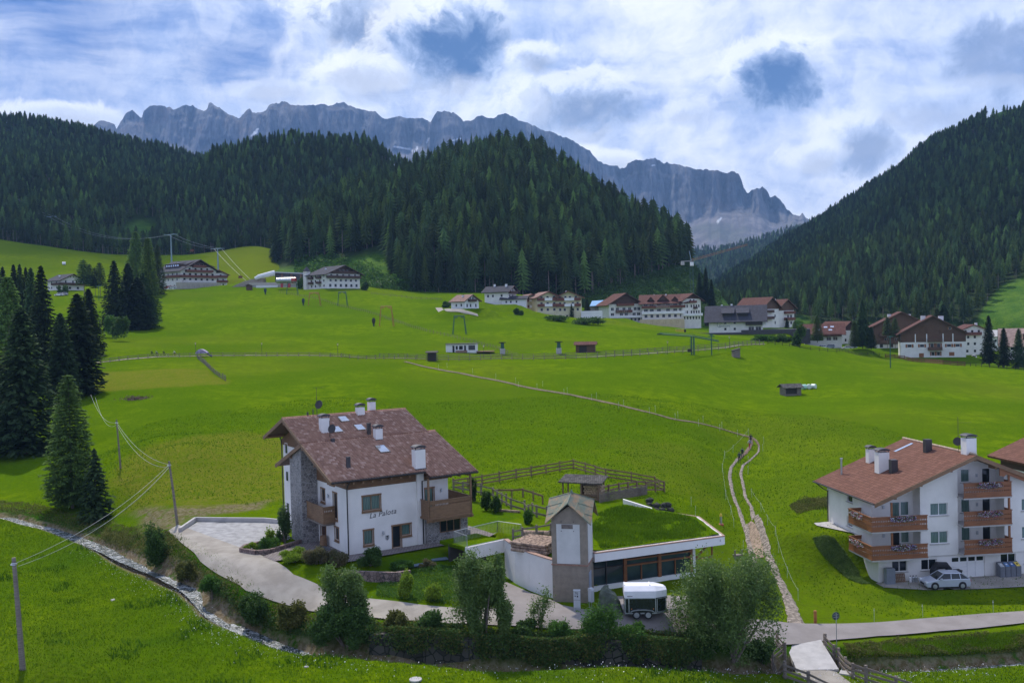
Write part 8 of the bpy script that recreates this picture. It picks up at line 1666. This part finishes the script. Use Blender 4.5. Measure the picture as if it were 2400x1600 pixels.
conifer('pine',198,700,610,19,'umbrella-crowned pine with bare trunk behind the white chalet','pines by the white chalet','pine_tree',Y=450); conifer('pine',212,702,620,13,'thinner pine touching the umbrella-crowned one','pines by the white chalet','pine_tree',Y=452); conifer('pine',236,704,616,15,'tall dark pine left of the lift mast','pines by the white chalet','pine_tree',Y=452); conifer('pine',224,704,628,10,'narrow pine among those by the lift mast','pines by the white chalet','pine_tree',Y=454)
for a in (('spruce_b',2022,812,702,22,'tall dark spruce between the car park and the timber apartment house',375),('larch',2003,814,752,14,'pale larch left of the tall spruce at the car park',372),('spruce_b',2042,816,765,14,'short spruce right of the tall spruce at the car park',372),('larch',1916,800,738,15,'feathery larch in front of the skylit red roof',380),('pine',2080,812,742,12,'thin tree before the timber apartment house',376),('pine',2098,814,745,12,'second thin tree before the timber apartment house',376),
  ('spruce_b',2318,852,740,20,'leftmost dark spruce in the row by the right picture edge',335),('spruce_b',2353,858,768,19,'middle dark spruce in the row by the right picture edge',330),('spruce_b',2388,862,770,19,'right dark spruce in the row by the right picture edge',328),('spruce_b',1377,765,700,14,'dark spruce between the yellow hotel and the scaffolding',440),('young',1340,752,712,8,'small pale tree in front of the yellow hotel',421),('spruce_b',2212,770,712,22,'dark spruce rising behind the big brown gable',430),('larch',2196,770,722,14,'yellow-green larch rising behind the big brown gable',430),
  ('spruce_b',1640,705,640,12,'spruce standing free at the right foot of the central hill',560),('spruce_b',1655,712,628,12,'taller spruce at the very end of the central hill',560),('spruce_b',1668,718,655,11,'last small spruce where the central hill meets the valley',565),('spruce_b',1845,790,745,9,'small spruce behind the brown-gabled houses',450),('larch',1863,800,752,14,'round green tree left of the skylit red roof',400),
  ('young',247,1130,1075,12,'small conifer between garden fence and porch','x') ):
    if a[-1]=='x': continue
    conifer(a[0],a[1],a[2],a[3],a[4],a[5],'trees between the village houses','larch_tree' if a[0]=='larch' else 'pine_tree' if a[0]=='pine' else 'spruce_tree',Y=a[6])
# ------------------------------------------------------------------ leafy shrubs and trees
def bush(name,label,g,rx,ry,rz_,seed,m,n=2600,size=.16,blobs=14,group=None,cat='shrub',stems=True,airy=.25,tall=1.):
    """uneven crown made of many leaf cards spread over overlapping clumps, on real stems"""
    r=np.random.default_rng(seed); C=[];blobs=int(blobs*(1 if blobs<17 else 1.6));h=empty(name,g,0,label,cat,group); sm=MB()
    for i in range(blobs):
        a=r.uniform(0,6.28); q=math.sqrt(r.random())*(.72 if blobs<17 else .84); z=r.uniform(.22,.86)*tall; k=(1-.55*max(0,z-.45)); c=np.array([rx*q*math.cos(a)*k,ry*q*math.sin(a)*k,rz_*z]); C.append((c,r.uniform(.30,.45) if blobs<17 else r.uniform(.17,.34)))
        if stems and i<9:
            b=Vector((c[0]*.12,c[1]*.12,-.1)); sm.tube([b,b.lerp(Vector(tuple(c)),.5)+Vector((r.normal()*.1,r.normal()*.1,.0)),Vector(tuple(c*1.05))],[.05*rz_/3,.03*rz_/3,.008],5)
    P_=[]
    for c,s in C:
        k=int(n*2.6/blobs); d=r.normal(size=(k,3)); d/=np.linalg.norm(d,axis=1)[:,None]; rad=r.random(k)**(.42)*s*(1+airy*r.normal(size=k)*.6); 
        d=d*rad[:,None]*np.array([rx,ry,rz_*.8]); d+=.18*rz_*s*fbm(d[:,0]*2+c[0],d[:,1]*2,d[:,2]*2,2,seed)[:,None]; P_.append(c+d)
    P_=np.concatenate(P_); P_=P_[P_[:,2]>.02]; V,Fc=card_cloud(P_,size*1.15,seed,.5); mesh_np('foliage',V,Fc,m,h)
    if stems: sm.build('stems',M_bark,h)
    return h
def gx(px,py,w,hpx): g=G(px,py); k=g[1]/F; return g,w*k/2,hpx*k
def B(name,label,px,py,w,hp,seed,m,n=2600,size=.16,**kw):
    g,a,z=gx(px,py,w,hp); return bush(name,label,g,a,a*kw.pop('dep',.8),z,seed,m,n,size,**kw)
B('willow_shrub','big rounded willow shrub right of the horse trailer',1712,1545,290,248,1,M_leafw,22000,.15,blobs=34)
B('willow_tree','tall upright willow in front of the curved white wall',1135,1500,150,215,2,M_leafw,12000,.15,blobs=22)
B('willow_shrub','silvery willow above the stream in front of the driveway',815,1462,140,135,3,M_leafw,9000,.15,blobs=20)
B('dark_shrub','dark leafy shrub below the silvery willow at the water',812,1512,170,95,4,M_leafd,8000,.17,blobs=18)
B('dark_shrub','round dark shrub at the upper end of the driveway',370,1325,64,88,5,M_leafd,4200,.17,blobs=12)
B('sapling','thin airy sapling in front of the yard left of the tower',1265,1470,70,85,6,M_leafw,700,.14,blobs=9,airy=.9)
B('sapling','leafy sapling growing up before the meter cabinet',1408,1520,95,105,7,M_leafm,2600,.14,blobs=12,airy=.6)
B('sapling','low shrub on the wall top below the yard, right of the thin sapling',1318,1515,80,60,8,M_leafm,2200,.14,blobs=9,airy=.5)
def Bh(name,label,x,y,w,d,hh,seed,m,n,size=.12,dz=0.,**kw):
    p=lw(FR1,x,y); return bush(name,label,np.array([p[0],p[1],ZH1+dz]),w/2,d/2,hh,seed,m,n,size,**kw)
Bh('dwarf_pine','upright dwarf pine in the planter by the stone tower',-2.9,8.2,1.6,1.6,3.1,21,M_pine,2200,.16,blobs=12,airy=.6)
Bh('garden_shrub','rounded green shrub in the reddish stone planter',-4.9,6.7,2.4,2.0,1.2,22,M_leafm,1800,blobs=8); Bh('garden_shrub','low yellow-green cushion at the tip of the stone planter',-6.3,7.3,1.6,1.5,.75,23,M_leafy,1200,blobs=6); Bh('garden_shrub','tuft of straw-green grass in the stone planter',-4.3,8.2,1.2,1.1,1.5,24,M_leafy,700,.14,blobs=6,airy=.9)
Bh('garden_shrub','bright yellow-green shrub at the left end of the garden wall',-4.6,1.2,2.8,2.2,1.1,25,M_leafy,2800,dz=.05,blobs=10); Bh('garden_shrub','reddish brown shrub in the bed before the house corner',-3.1,-.6,2.8,2.4,1.5,26,M_leafr,3200,dz=-.1,blobs=10); Bh('garden_shrub','olive shrub beside the reddish one in the corner bed',-1.9,-2.0,2.2,2.0,1.3,27,M_leafr,2400,dz=-.1,blobs=9); Bh('garden_shrub','dark rosemary-like shrub just below the guest house corner',.4,-3.2,2.6,2.2,1.3,28,M_leafd,3200,dz=-.2,blobs=10); Bh('garden_shrub','flat juniper right of the dark corner shrub',2.4,-5.0,2.6,1.6,.7,29,M_leafm,1800,dz=-.6,blobs=8); Bh('garden_shrub','small shrub between the two blue-grey hatches',4.6,-5.9,1.6,1.2,.8,30,M_leafr,900,dz=-.7,blobs=6)
for (px,py,w,hp,l,m,s) in ((1140,1196,34,42,'left round bush at the end of the lawn beside the balcony',M_leafd,41),(1162,1200,40,38,'right round bush at the end of the lawn beside the balcony',M_leafd,42),(1238,1228,34,42,'loose green shrub between the lawn fence and the tower',M_leafm,43),(950,1400,48,58,'yellow-green reed-like shrub on the bank below the hatches',M_leafy,44),(1020,1405,60,34,'bright low shrub at the foot of the garden bank',M_leafy,45)): B('garden_shrub',l,px,py,w,hp,s,m,1800,.13,blobs=9)
B('spruce_sapling','slim blue-green conifer behind the porch post',1112,1175,20,66,46,M_pine,900,.16,blobs=8)
for (px,py,w,hp,l,m,s,Y) in ((262,790,44,46,'grey-green round bush left of the dark clump',M_leafm,51,None),(290,800,60,52,'wide dark bush at the foot of the dark clump',M_leafd,52,None),(147,692,28,24,'dark round bush before the white chalet',M_leafd,53,None),(1045,720,28,12,'clipped dark hedge left of the pink-roofed chalet',M_leafd,54,None),(1216,738,26,14,'clipped hedge left of the yellow hotel',M_leafd,55,None),(1876,812,40,46,'broad dark bush between terrace wall and car park',M_leafd,56,None),(1790,800,60,14,'low hedge under the dark terrace of the slate-roofed hotel',M_leafm,57,None),(1835,803,60,18,'hedge continuing right under the dark terrace',M_leafd,58,None),(855,680,20,18,'round tree at the right end of the slope hotel',M_leafd,59,None),(705,676,18,22,'light green round tree left of the slope hotel',M_leafm,60,None),(722,678,14,28,'dark tree against the turret of the slope hotel',M_leafd,61,None),(1305,752,80,12,'shrub belt below the yellow hotel',M_leafd,62,None),(1395,762,110,18,'shrub belt between the yellow hotel and the building site',M_leafd,63,None)):
    B('bush',l,px,py,w,hp,s,m,1100,.55 if py<820 else .3,blobs=9,stems=False,dep=.6)
# bank plants: nobody could count them
def cover(name,label,poly,n,m,hh,size,seed,dens=None,lean=0.):
    r=np.random.default_rng(seed); xs=[p[0] for p in poly]; ys=[p[1] for p in poly]; X=r.uniform(min(xs),max(xs),n*3); Y=r.uniform(min(ys),max(ys),n*3); k=inpoly(X,Y,poly); X=X[k][:n];Y=Y[k][:n]
    cl=fbm(X/1.6,Y/1.6,0,3,seed); hgt=hh*np.clip(.55+1.1*cl,.12,1.6); Z=H(X,Y)+hgt*r.random(len(X))**.7; V,Fc=card_cloud(np.stack([X,Y,Z],1),size,seed,.45); o=mesh_np(name,V,Fc,m); return tag(o,label,'vegetation',kind='stuff')
def band(px_up,px_dn): return [tuple(G(*p)[:2]) for p in px_up]+[tuple(G(*p)[:2]) for p in px_dn[::-1]]
cover('bank_herbs','tangle of herbs and low shrubs on the far bank of the stream',band([(250,1240),(330,1258),(395,1255),(440,1300),(520,1362),(575,1395),(640,1420),(760,1446),(900,1460),(1100,1472),(1300,1484),(1540,1492),(1600,1503)],[(235,1265),(300,1292),(345,1310),(420,1345),(470,1380),(520,1425),(575,1462),(650,1480),(760,1496),(900,1512),(1100,1528),(1300,1538),(1540,1542),(1620,1546)]),95000,M_leafb,.85,.19,71)
cover('bank_shrubs','darker leafy growth along the foot of the stream bank',band([(480,1375),(560,1420),(650,1450),(760,1470),(900,1485),(1100,1498),(1300,1508),(1600,1515)],[(500,1410),(580,1462),(650,1482),(760,1498),(900,1514),(1100,1532),(1300,1542),(1640,1548)]),50000,M_leafd,1.2,.2,72)
def drape():
    r=np.random.default_rng(87); wl=np.array([G(*p)[:2] for p in ((850,1506),(1000,1519),(1100,1521),(1200,1522),(1300,1527),(1400,1532),(1540,1541),(1660,1552))]); n=60000; t=r.random(n)*(len(wl)-1); i=t.astype(int); f=t-i; p=wl[i]*(1-f)[:,None]+wl[i+1]*f[:,None]
    den=fbm(p[:,0]/1.7,p[:,1]*0,0,3,5); k=r.random(n)<np.clip(.35+1.3*den,.05,1); p=p[k]; den=den[k]; n=len(p); top=np.array(H(p[:,0],p[:,1]+.9)); dz=r.random(n)**1.3; y=p[:,1]-.45-r.random(n)*.5+ (r.random(n)<.35)*1.2; z=top+.75-dz*(1.5+1.2*np.clip(den,0,1)); V,Fc=card_cloud(np.stack([p[:,0]+r.normal(0,.15,n),y,z],1),.17,87); tag(mesh_np('bank_shrubs',V,Fc,[M_leafd,M_leafb],midx=(r.random(n)<.35).astype(int)),'shrubs and ferns hanging over the dark boulder wall','vegetation',kind='stuff')
drape()
for k_,(px,py,w,hp,l,m) in enumerate(((440,1362,60,48,'olive bush on the bank above the upper stream bend',M_leafb),(500,1402,70,50,'leafy bush on the bank beside the middle of the driveway',M_leafm),(600,1462,90,66,'dark round bush at the stream bend below the driveway',M_leafd),(680,1468,90,58,'yellowish bush between the dark bank bushes',M_leafb),(930,1480,60,44,'ragged herb clump on the roadside bank left of the willow',M_leafb),(1010,1490,80,54,'dark bush on the bank just left of the tall willow',M_leafd),(1230,1500,70,44,'low bush on the bank right of the tall willow',M_leafd),(1480,1516,90,52,'low green bush on the bank below the trailer',M_leafm),(1620,1545,110,70,'dark leafy bush at the left foot of the big willow',M_leafd),(1790,1556,80,60,'dark undergrowth at the right foot of the big willow',M_leafd))):
    B('bank_bush',l,px,py,w,hp,90+k_,m,2600,.17,blobs=11)
cover('bank_herbs','rough grass and herbs on the bank below the conifer pair',band([(0,1172),(60,1180),(120,1190),(200,1215),(260,1225),(330,1240)],[(0,1200),(70,1212),(130,1232),(200,1252),(260,1272),(300,1292)]),14000,M_leafb,.45,.17,73)
cover('bank_herbs','grasses on the stream bank right of the bridge',band([(1975,1512),(2100,1502),(2250,1490),(2440,1472)],[(1990,1548),(2100,1545),(2250,1538),(2440,1522)]),16000,M_leafb,.4,.15,74)
cover('garden_bank_plants','lush green cover on the steep garden bank above the driveway',band([(890,1345),(960,1342),(1060,1325),(1110,1330)],[(880,1398),(960,1408),(1060,1418),(1150,1420)]),15000,M_leafm,.4,.13,75)
cover('hedge_bank','dense dark ground cover on the slope left of the apartment house',W([(1905,1262),(1935,1256),(1955,1262),(1985,1300),(2010,1335),(2040,1368),(2020,1368),(1975,1345),(1935,1310),(1915,1285)]),16000,M_leafw,.25,.13,76)
cover('hedge_strip','long dark strip of low hedge behind the apartment lawn',W([(1850,1184),(1900,1172),(1990,1166),(1990,1188),(1900,1196),(1866,1206)]),12000,M_leafb,.7,.16,77)
cover('scrub','bright scrub and young growth on the slope below the central forest',[ (P(a,b,550)[0],P(a,b,550)[1]) for a,b in ((700,650),)]*0+[(-110,556),(-70,540),(-68,565),(-80,600),(-120,640),(-140,610)],9000,M_leafm,4.5,1.3,78) if False else None
def hill_cover(name,label,hn,n,test,m,hh,size,seed):
    f,u0,u1=HILLS[hn]; r=np.random.default_rng(seed); u=r.uniform(u0,u1,n*8); t=r.uniform(0,1,n*8); X,Y,Z=f(u,t); cx,cy=pix_of(X,Y,Z); k=test(cx,cy)&(Z>H(X,Y)-1.5); X,Y,Z=X[k][:n],Y[k][:n],Z[k][:n]; cl=fbm(X/7,Y/7,0,3,seed)
    Z=Z+hh*np.clip(.3+1.3*cl,.05,1.6)*r.random(len(X)); V,Fc=card_cloud(np.stack([X,Y,Z],1),size,seed,.6); return tag(mesh_np(name,V,Fc,m),label,'vegetation',kind='stuff')
hill_cover('scrub','bright scrub on the open slope left of the central forest','central_hill',24000,lambda cx,cy:(cy>570+.35*(cx-700))&(cx<1010)&(cx>690),M_leafm,5.5,1.2,79)
hill_cover('scrub','low scrub along the foot of the central forest behind the hotels','central_hill',22000,lambda cx,cy:(cx>880)&(cx<1690)&(cy>655-.05*(cx-900)),M_leafd,3.5,1.2,80)
# meadow texture in the foreground: tufts, taller clumps and white flowers
def tufts(name,label,poly,n,m,hh,w,seed,clump=None):
    r=np.random.default_rng(seed); xs=[p[0] for p in poly]; ys=[p[1] for p in poly]; X=r.uniform(min(xs),max(xs),n*2); Y=r.uniform(min(ys),max(ys),n*2)
    k=inpoly(X,Y,poly); d,_=seg_dist(X,Y,_S); k&=(d>1.3)
    if clump is not None: k&=(fbm(X/clump,Y/clump,0,3,seed)>.33)
    X=X[k][:n];Y=Y[k][:n]; n=len(X); Z=H(X,Y); a=r.uniform(0,6.28,n); s=hh*r.uniform(.5,1.4,n); dx=np.cos(a)*w*r.uniform(.6,1.4,n); dy=np.sin(a)*w; lx,ly=r.normal(0,.5,n)*s,r.normal(0,.5,n)*s
    V=np.stack([np.stack([X-dx,Y-dy,Z-.03],1),np.stack([X+dx,Y+dy,Z-.03],1),np.stack([X+lx,Y+ly,Z+s],1)],1).reshape(-1,3); return tag(mesh_np(name,V,np.arange(3*n).reshape(n,3),m),label,'grass',kind='stuff')
M_tuft=mat('grass_blades',(.08,.16,.01),.9,build=b_leaf((.05,.11,.003),(.10,.18,.006),.35,.35,.4),spec=.1); M_tuft2=mat('dark_grass_blades',(.04,.1,.01),.9,build=b_leaf((.028,.08,.004),(.05,.12,.008),.35,.3,.4),spec=.1)
NEAR=[(-62,112),(-40,103),(-26,84),(-16,72),(0,67.2),(16,66.5),(26,71),(42,72),(48,62),(-42,58)]
tufts('grass','short bright grass of the near meadow',NEAR,150000,M_tuft,.14,.035,81)
tufts('grass_clumps','darker taller clumps of grass in the near meadow',NEAR,60000,M_tuft2,.30,.05,82,3.2)
FARM=[(-12,106),(5,106),(18,104),(26,96),(28,82),(40,80),(62,92),(70,150),(60,190),(20,200),(-40,190),(-62,160),(-60,118),(-40,108)]
tufts('grass','fine grass of the middle meadow behind the houses',FARM,90000,M_tuft,.16,.06,83)
tufts('grass_clumps','darker tufts scattered over the middle meadow',FARM,14000,M_tuft2,.2,.08,84,6.)
tufts('grass','grass between the lane, the road and the stream on the right',[(24.5,73.6),(30,75.),(44,77.5),(44,74),(30,72.5),(25,71.6)],22000,M_tuft,.25,.05,85)
def roof_tufts():
    r=np.random.default_rng(88); pg=[(AX[0][0]+.6,AX[0][1]+.9),(AX[1][0]-1.,AX[1][1]+.2),(AX[2][0]-.8,AX[2][1]-.8),(AX[3][0],AX[3][1]-.6),(8.,92.),(6.4,84.)]; X=r.uniform(5,19,60000); Y=r.uniform(76,97,60000); k=inpoly(X,Y,pg)&(r.random(60000)<.35+.9*(fbm(X/1.5,Y/1.5,0,3,9)+.2)); X=X[k];Y=Y[k]; n=len(X); s=.2*r.uniform(.4,1.5,n); a=r.uniform(0,6.28,n)
    V=np.stack([np.stack([X-np.cos(a)*.05,Y-.03,0*X+ZR+.05],1),np.stack([X+np.cos(a)*.05,Y+.03,0*X+ZR+.05],1),np.stack([X+r.normal(0,.07,n),Y+r.normal(0,.07,n),ZR+.1+s],1)],1).reshape(-1,3); tag(mesh_np('grass',V,np.arange(3*n).reshape(n,3),M_tuft),'shaggy grass growing on the workshop roof','grass',kind='stuff')
roof_tufts()
def fl_white():
    r=np.random.default_rng(9); n=1500; t=r.random(n); S=np.array(_S); i=(t*(len(S)-9)+6).astype(int); f=r.random(n); p=S[i]*(1-f)[:,None]+S[np.minimum(i+1,len(S)-1)]*f[:,None]; p[:,1]-=1.4+np.abs(r.normal(0,1.6,n)); p[:,0]+=r.normal(0,.4,n)
    V,Fc=card_cloud(np.stack([p[:,0],p[:,1],H(p[:,0],p[:,1])+r.uniform(.15,.4,n)],1),.07,9,.8); tag(mesh_np('wild_flowers',V,Fc,M_flw),'tiny white meadow flowers along the near side of the stream','flowers',kind='stuff')
fl_white()
# ------------------------------------------------------------------ people
def figure(name,label,g,rz,cols,pose='walk',scale=1.,pack=None,group=None):
    """one skinned body: trousers, top, skin and hair are material zones of the same surface"""
    J={'pelvis':(0,0,.95),'waist':(0,0,1.08),'chest':(0,.0,1.33),'neck':(0,.01,1.5),'head':(0,.0,1.60),'crown':(0,.0,1.74)}
    R={'pelvis':.135,'waist':.125,'chest':.15,'neck':.055,'head':.095,'crown':.08}; E=[('pelvis','waist'),('waist','chest'),('chest','neck'),('neck','head'),('head','crown')]
    for s,sg in (('l',-1),('r',1)):
        st=sg*(.24 if pose=='walk' else 0)
        if pose=='ride':
            J.update({'hip'+s:(sg*.1,0,.93),'knee'+s:(sg*.12,.36,.74-.1*sg),'ank'+s:(sg*.12,.16,.33-.12*sg),'toe'+s:(sg*.12,.32,.28-.12*sg),'sho'+s:(sg*.19,.22,1.33),'elb'+s:(sg*.24,.42,1.12),'wri'+s:(sg*.22,.60,1.02),'han'+s:(sg*.22,.68,1.0)})
        else: J.update({'hip'+s:(sg*.1,0,.9),'knee'+s:(sg*.11,st*.55+.05,.5),'ank'+s:(sg*.11,st-.06,.1),'toe'+s:(sg*.12,st+.1,.05),'sho'+s:(sg*.2,0,1.40),'elb'+s:(sg*.26,-st*.5-.03,1.13),'wri'+s:(sg*.27,-st*.8+.1,.90),'han'+s:(sg*.27,-st*.8+.14,.80)})
        R.update({'hip'+s:.1,'knee'+s:.065,'ank'+s:.045,'toe'+s:.04,'sho'+s:.065,'elb'+s:.045,'wri'+s:.032,'han'+s:.04}); E+=[('pelvis','hip'+s),('hip'+s,'knee'+s),('knee'+s,'ank'+s),('ank'+s,'toe'+s),('chest','sho'+s),('sho'+s,'elb'+s),('elb'+s,'wri'+s),('wri'+s,'han'+s)]
    if pose=='ride':
        for k,(dy,dz) in {'waist':(.08,0),'chest':(.24,-.05),'neck':(.36,-.06),'head':(.42,-.04),'crown':(.44,-.04)}.items(): x,y,z=J[k]; J[k]=(x,y+dy,z+dz)
    ks=list(J); me=bpy.data.meshes.new('body'); me.from_pydata([J[k] for k in ks],[(ks.index(a),ks.index(b)) for a,b in E],[]); o=bpy.data.objects.new('body',me); COL.objects.link(o)
    sk=o.modifiers.new('s','SKIN'); sk.use_smooth_shade=True; lay=me.skin_vertices[0] if me.skin_vertices else None
    if lay is None:
        bm=bmesh.new(); bm.from_mesh(me); bm.verts.layers.skin.verify(); bm.to_mesh(me); bm.free(); lay=me.skin_vertices[0]
    for i,k in enumerate(ks): lay.data[i].radius=(R[k],R[k]*.85); lay.data[i].use_root=(k=='pelvis')
    o.modifiers.new('b','SUBSURF').levels=1; bpy.context.view_layer.update(); dg=bpy.context.evaluated_depsgraph_get(); nm=bpy.data.meshes.new_from_object(o.evaluated_get(dg)); bpy.data.objects.remove(o)
    nm.materials.clear(); top,bot,skin,hair=cols
    for c in (top,bot,skin,hair): nm.materials.append(c)
    hy=.42 if pose=='ride' else 0
    for p in nm.polygons:
        c=p.center; a=abs(c.x); ish=(a>.215 and c.z<(.98 if pose=='walk' else 1.06) and c.z>.7 and (pose=='walk' or c.y>.5))
        p.material_index=2 if ish else (3 if c.z>1.66 or (c.z>1.55 and c.y<hy-.02) else 2 if c.z>1.49 else (0 if c.z>1.0 or a>.19 and c.z>.75 else 1)); p.use_smooth=True
    h=empty(name,g,rz,label,'person',group); h.scale=(scale,)*3; b=bpy.data.objects.new('body',nm); COL.objects.link(b); b.parent=h
    if pack: MB().box(-.16,.16,-.34,-.13,1.02,1.46).build('backpack',pack,h,bevel=.04)
    return h
Mk=lambda n,c:mat(n,c,.8,.12,3)
SK=Mk('skin',(.45,.28,.2)); HD=Mk('dark_hair',(.03,.02,.015)); BK=Mk('black_cloth',(.015,.015,.02)); NV=Mk('navy_cloth',(.02,.03,.06)); RDc=Mk('red_cloth',(.42,.04,.06)); PW_=Mk('pale_cloth',(.55,.5,.5)); TL=Mk('teal_cloth',(.05,.16,.17)); GY=Mk('grey_cloth',(.2,.2,.22))
figure('person','walker in black, farthest up the path at the bend',G(1760,1040),R_(10),(BK,BK,SK,HD),scale=1.05,group='walkers on the stony path'); figure('person','walker with pale top and red trousers close behind the black figure',G(1757,1052),R_(14),(PW_,RDc,SK,HD),scale=1.05,pack=GY,group='walkers on the stony path')
figure('person','walker in teal with a backpack on the inner track',G(1740,1074),R_(-14),(TL,NV,SK,HD),scale=1.05,pack=BK,group='walkers on the stony path'); figure('person','nearest walker in dark navy on the left track',G(1733,1085),R_(-18),(NV,BK,SK,HD),scale=1.08,group='walkers on the stony path')
def bike(h,m):
    for y in (-.5,.52):
        q=MB(); n=20; q.tube([(0,y+.33*math.cos(2*math.pi*k/n),.34+.33*math.sin(2*math.pi*k/n)) for k in range(n+1)],.022,5,cap=False); w=q.build('wheel',M_tyre,h); s=MB()
        for k in range(6): a=math.pi*k/6; s.tube([(0,y-.32*math.cos(a),.34-.32*math.sin(a)),(0,y+.32*math.cos(a),.34+.32*math.sin(a))],.004,3)
        s.build('spokes',M_steel,w)
    MB().tube([(0,-.5,.34),(0,-.02,.32),(0,.38,.82),(0,-.14,.84),(0,-.02,.32)],.022,5).tube([(0,-.5,.34),(0,-.14,.84)],.018,5).tube([(0,.52,.34),(0,.38,.82),(0,.36,.96)],.02,5).build('frame',m,h); MB().tube([(-.26,.4,.99),(.26,.4,.99)],.018,5).build('handlebar',M_dark,h); MB().box(-.07,.07,-.28,-.02,.86,.92).build('saddle',M_dark,h)
for px,c,l in ((358,BK,'cyclist in black, leftmost of the riders on the meadow road'),(369,GY,'cyclist in grey just behind the leftmost rider'),(386,BK,'slim cyclist alone in the middle of the riders'),(411,PW_,'cyclist bent low with a pale jersey, nearest the leaning fence')):
    g=G(px,834.5); h=empty('bicycle',g,R_(88),f'bicycle ridden by the {l.split(",")[0].replace("cyclist ","rider ")}' ,'bicycle','bicycles on the meadow road'); bike(h,M_dark if c is BK else M_pred)
    figure('person',l,g,R_(88),(c,BK,SK,HD),'ride',group='cyclists on the meadow road')
for px in (778,804): g=G(px,835.5); h=empty('bicycle',g,R_(70),'bicycle leaning at the road fence left of the lantern' if px==778 else 'bicycle leaning at the road fence right of the lantern','bicycle','bicycles on the meadow road'); bike(h,M_dark)
def dome():
    g=G(475,836); h=empty('climbing_frame',g,R_(0),'purple and white padded shelter by the road next to the first lantern','shelter'); m=MB(); n=10; pr=[(-1.7+3.2*k/n,1.15+1.0*math.sin(math.pi*(k/n)**.8)*1.0) for k in range(n+1)]; pr+=[(1.3,.9),(-1.7,.9)]; m.prism(pr,-.9,.9).build('hood',mat('pale_lilac_cover',(.35,.28,.42),.6,.4,1),h); MB().tube([(-1.5,0,0),(-1.3,0,1.2)],.12,6).tube([(1.,0,1.2),(2.6,0,0)],.2,6).build('leg',mat('purple_frame',(.08,.07,.18),.6,.3,1),h)
dome()
# ------------------------------------------------------------------ the air
def build_haze():
    m=bpy.data.materials.new('haze'); m.use_nodes=True; t=m.node_tree; t.nodes.clear()
    o=N(t,'ShaderNodeOutputMaterial'); v=N(t,'ShaderNodeVolumePrincipled'); v.inputs['Color'].default_value=(.36,.62,1,1); v.inputs['Density'].default_value=HAZE
    v.inputs['Anisotropy'].default_value=0.0; L(t,v.outputs[0],o.inputs['Volume'])
    h=MB().box(-5200,5200,-60,7900,-420,1680).build('haze',m); tag(h,'thin bluish summer haze filling the valley air','haze',kind='stuff')
HAZE=.66e-4
build_haze()
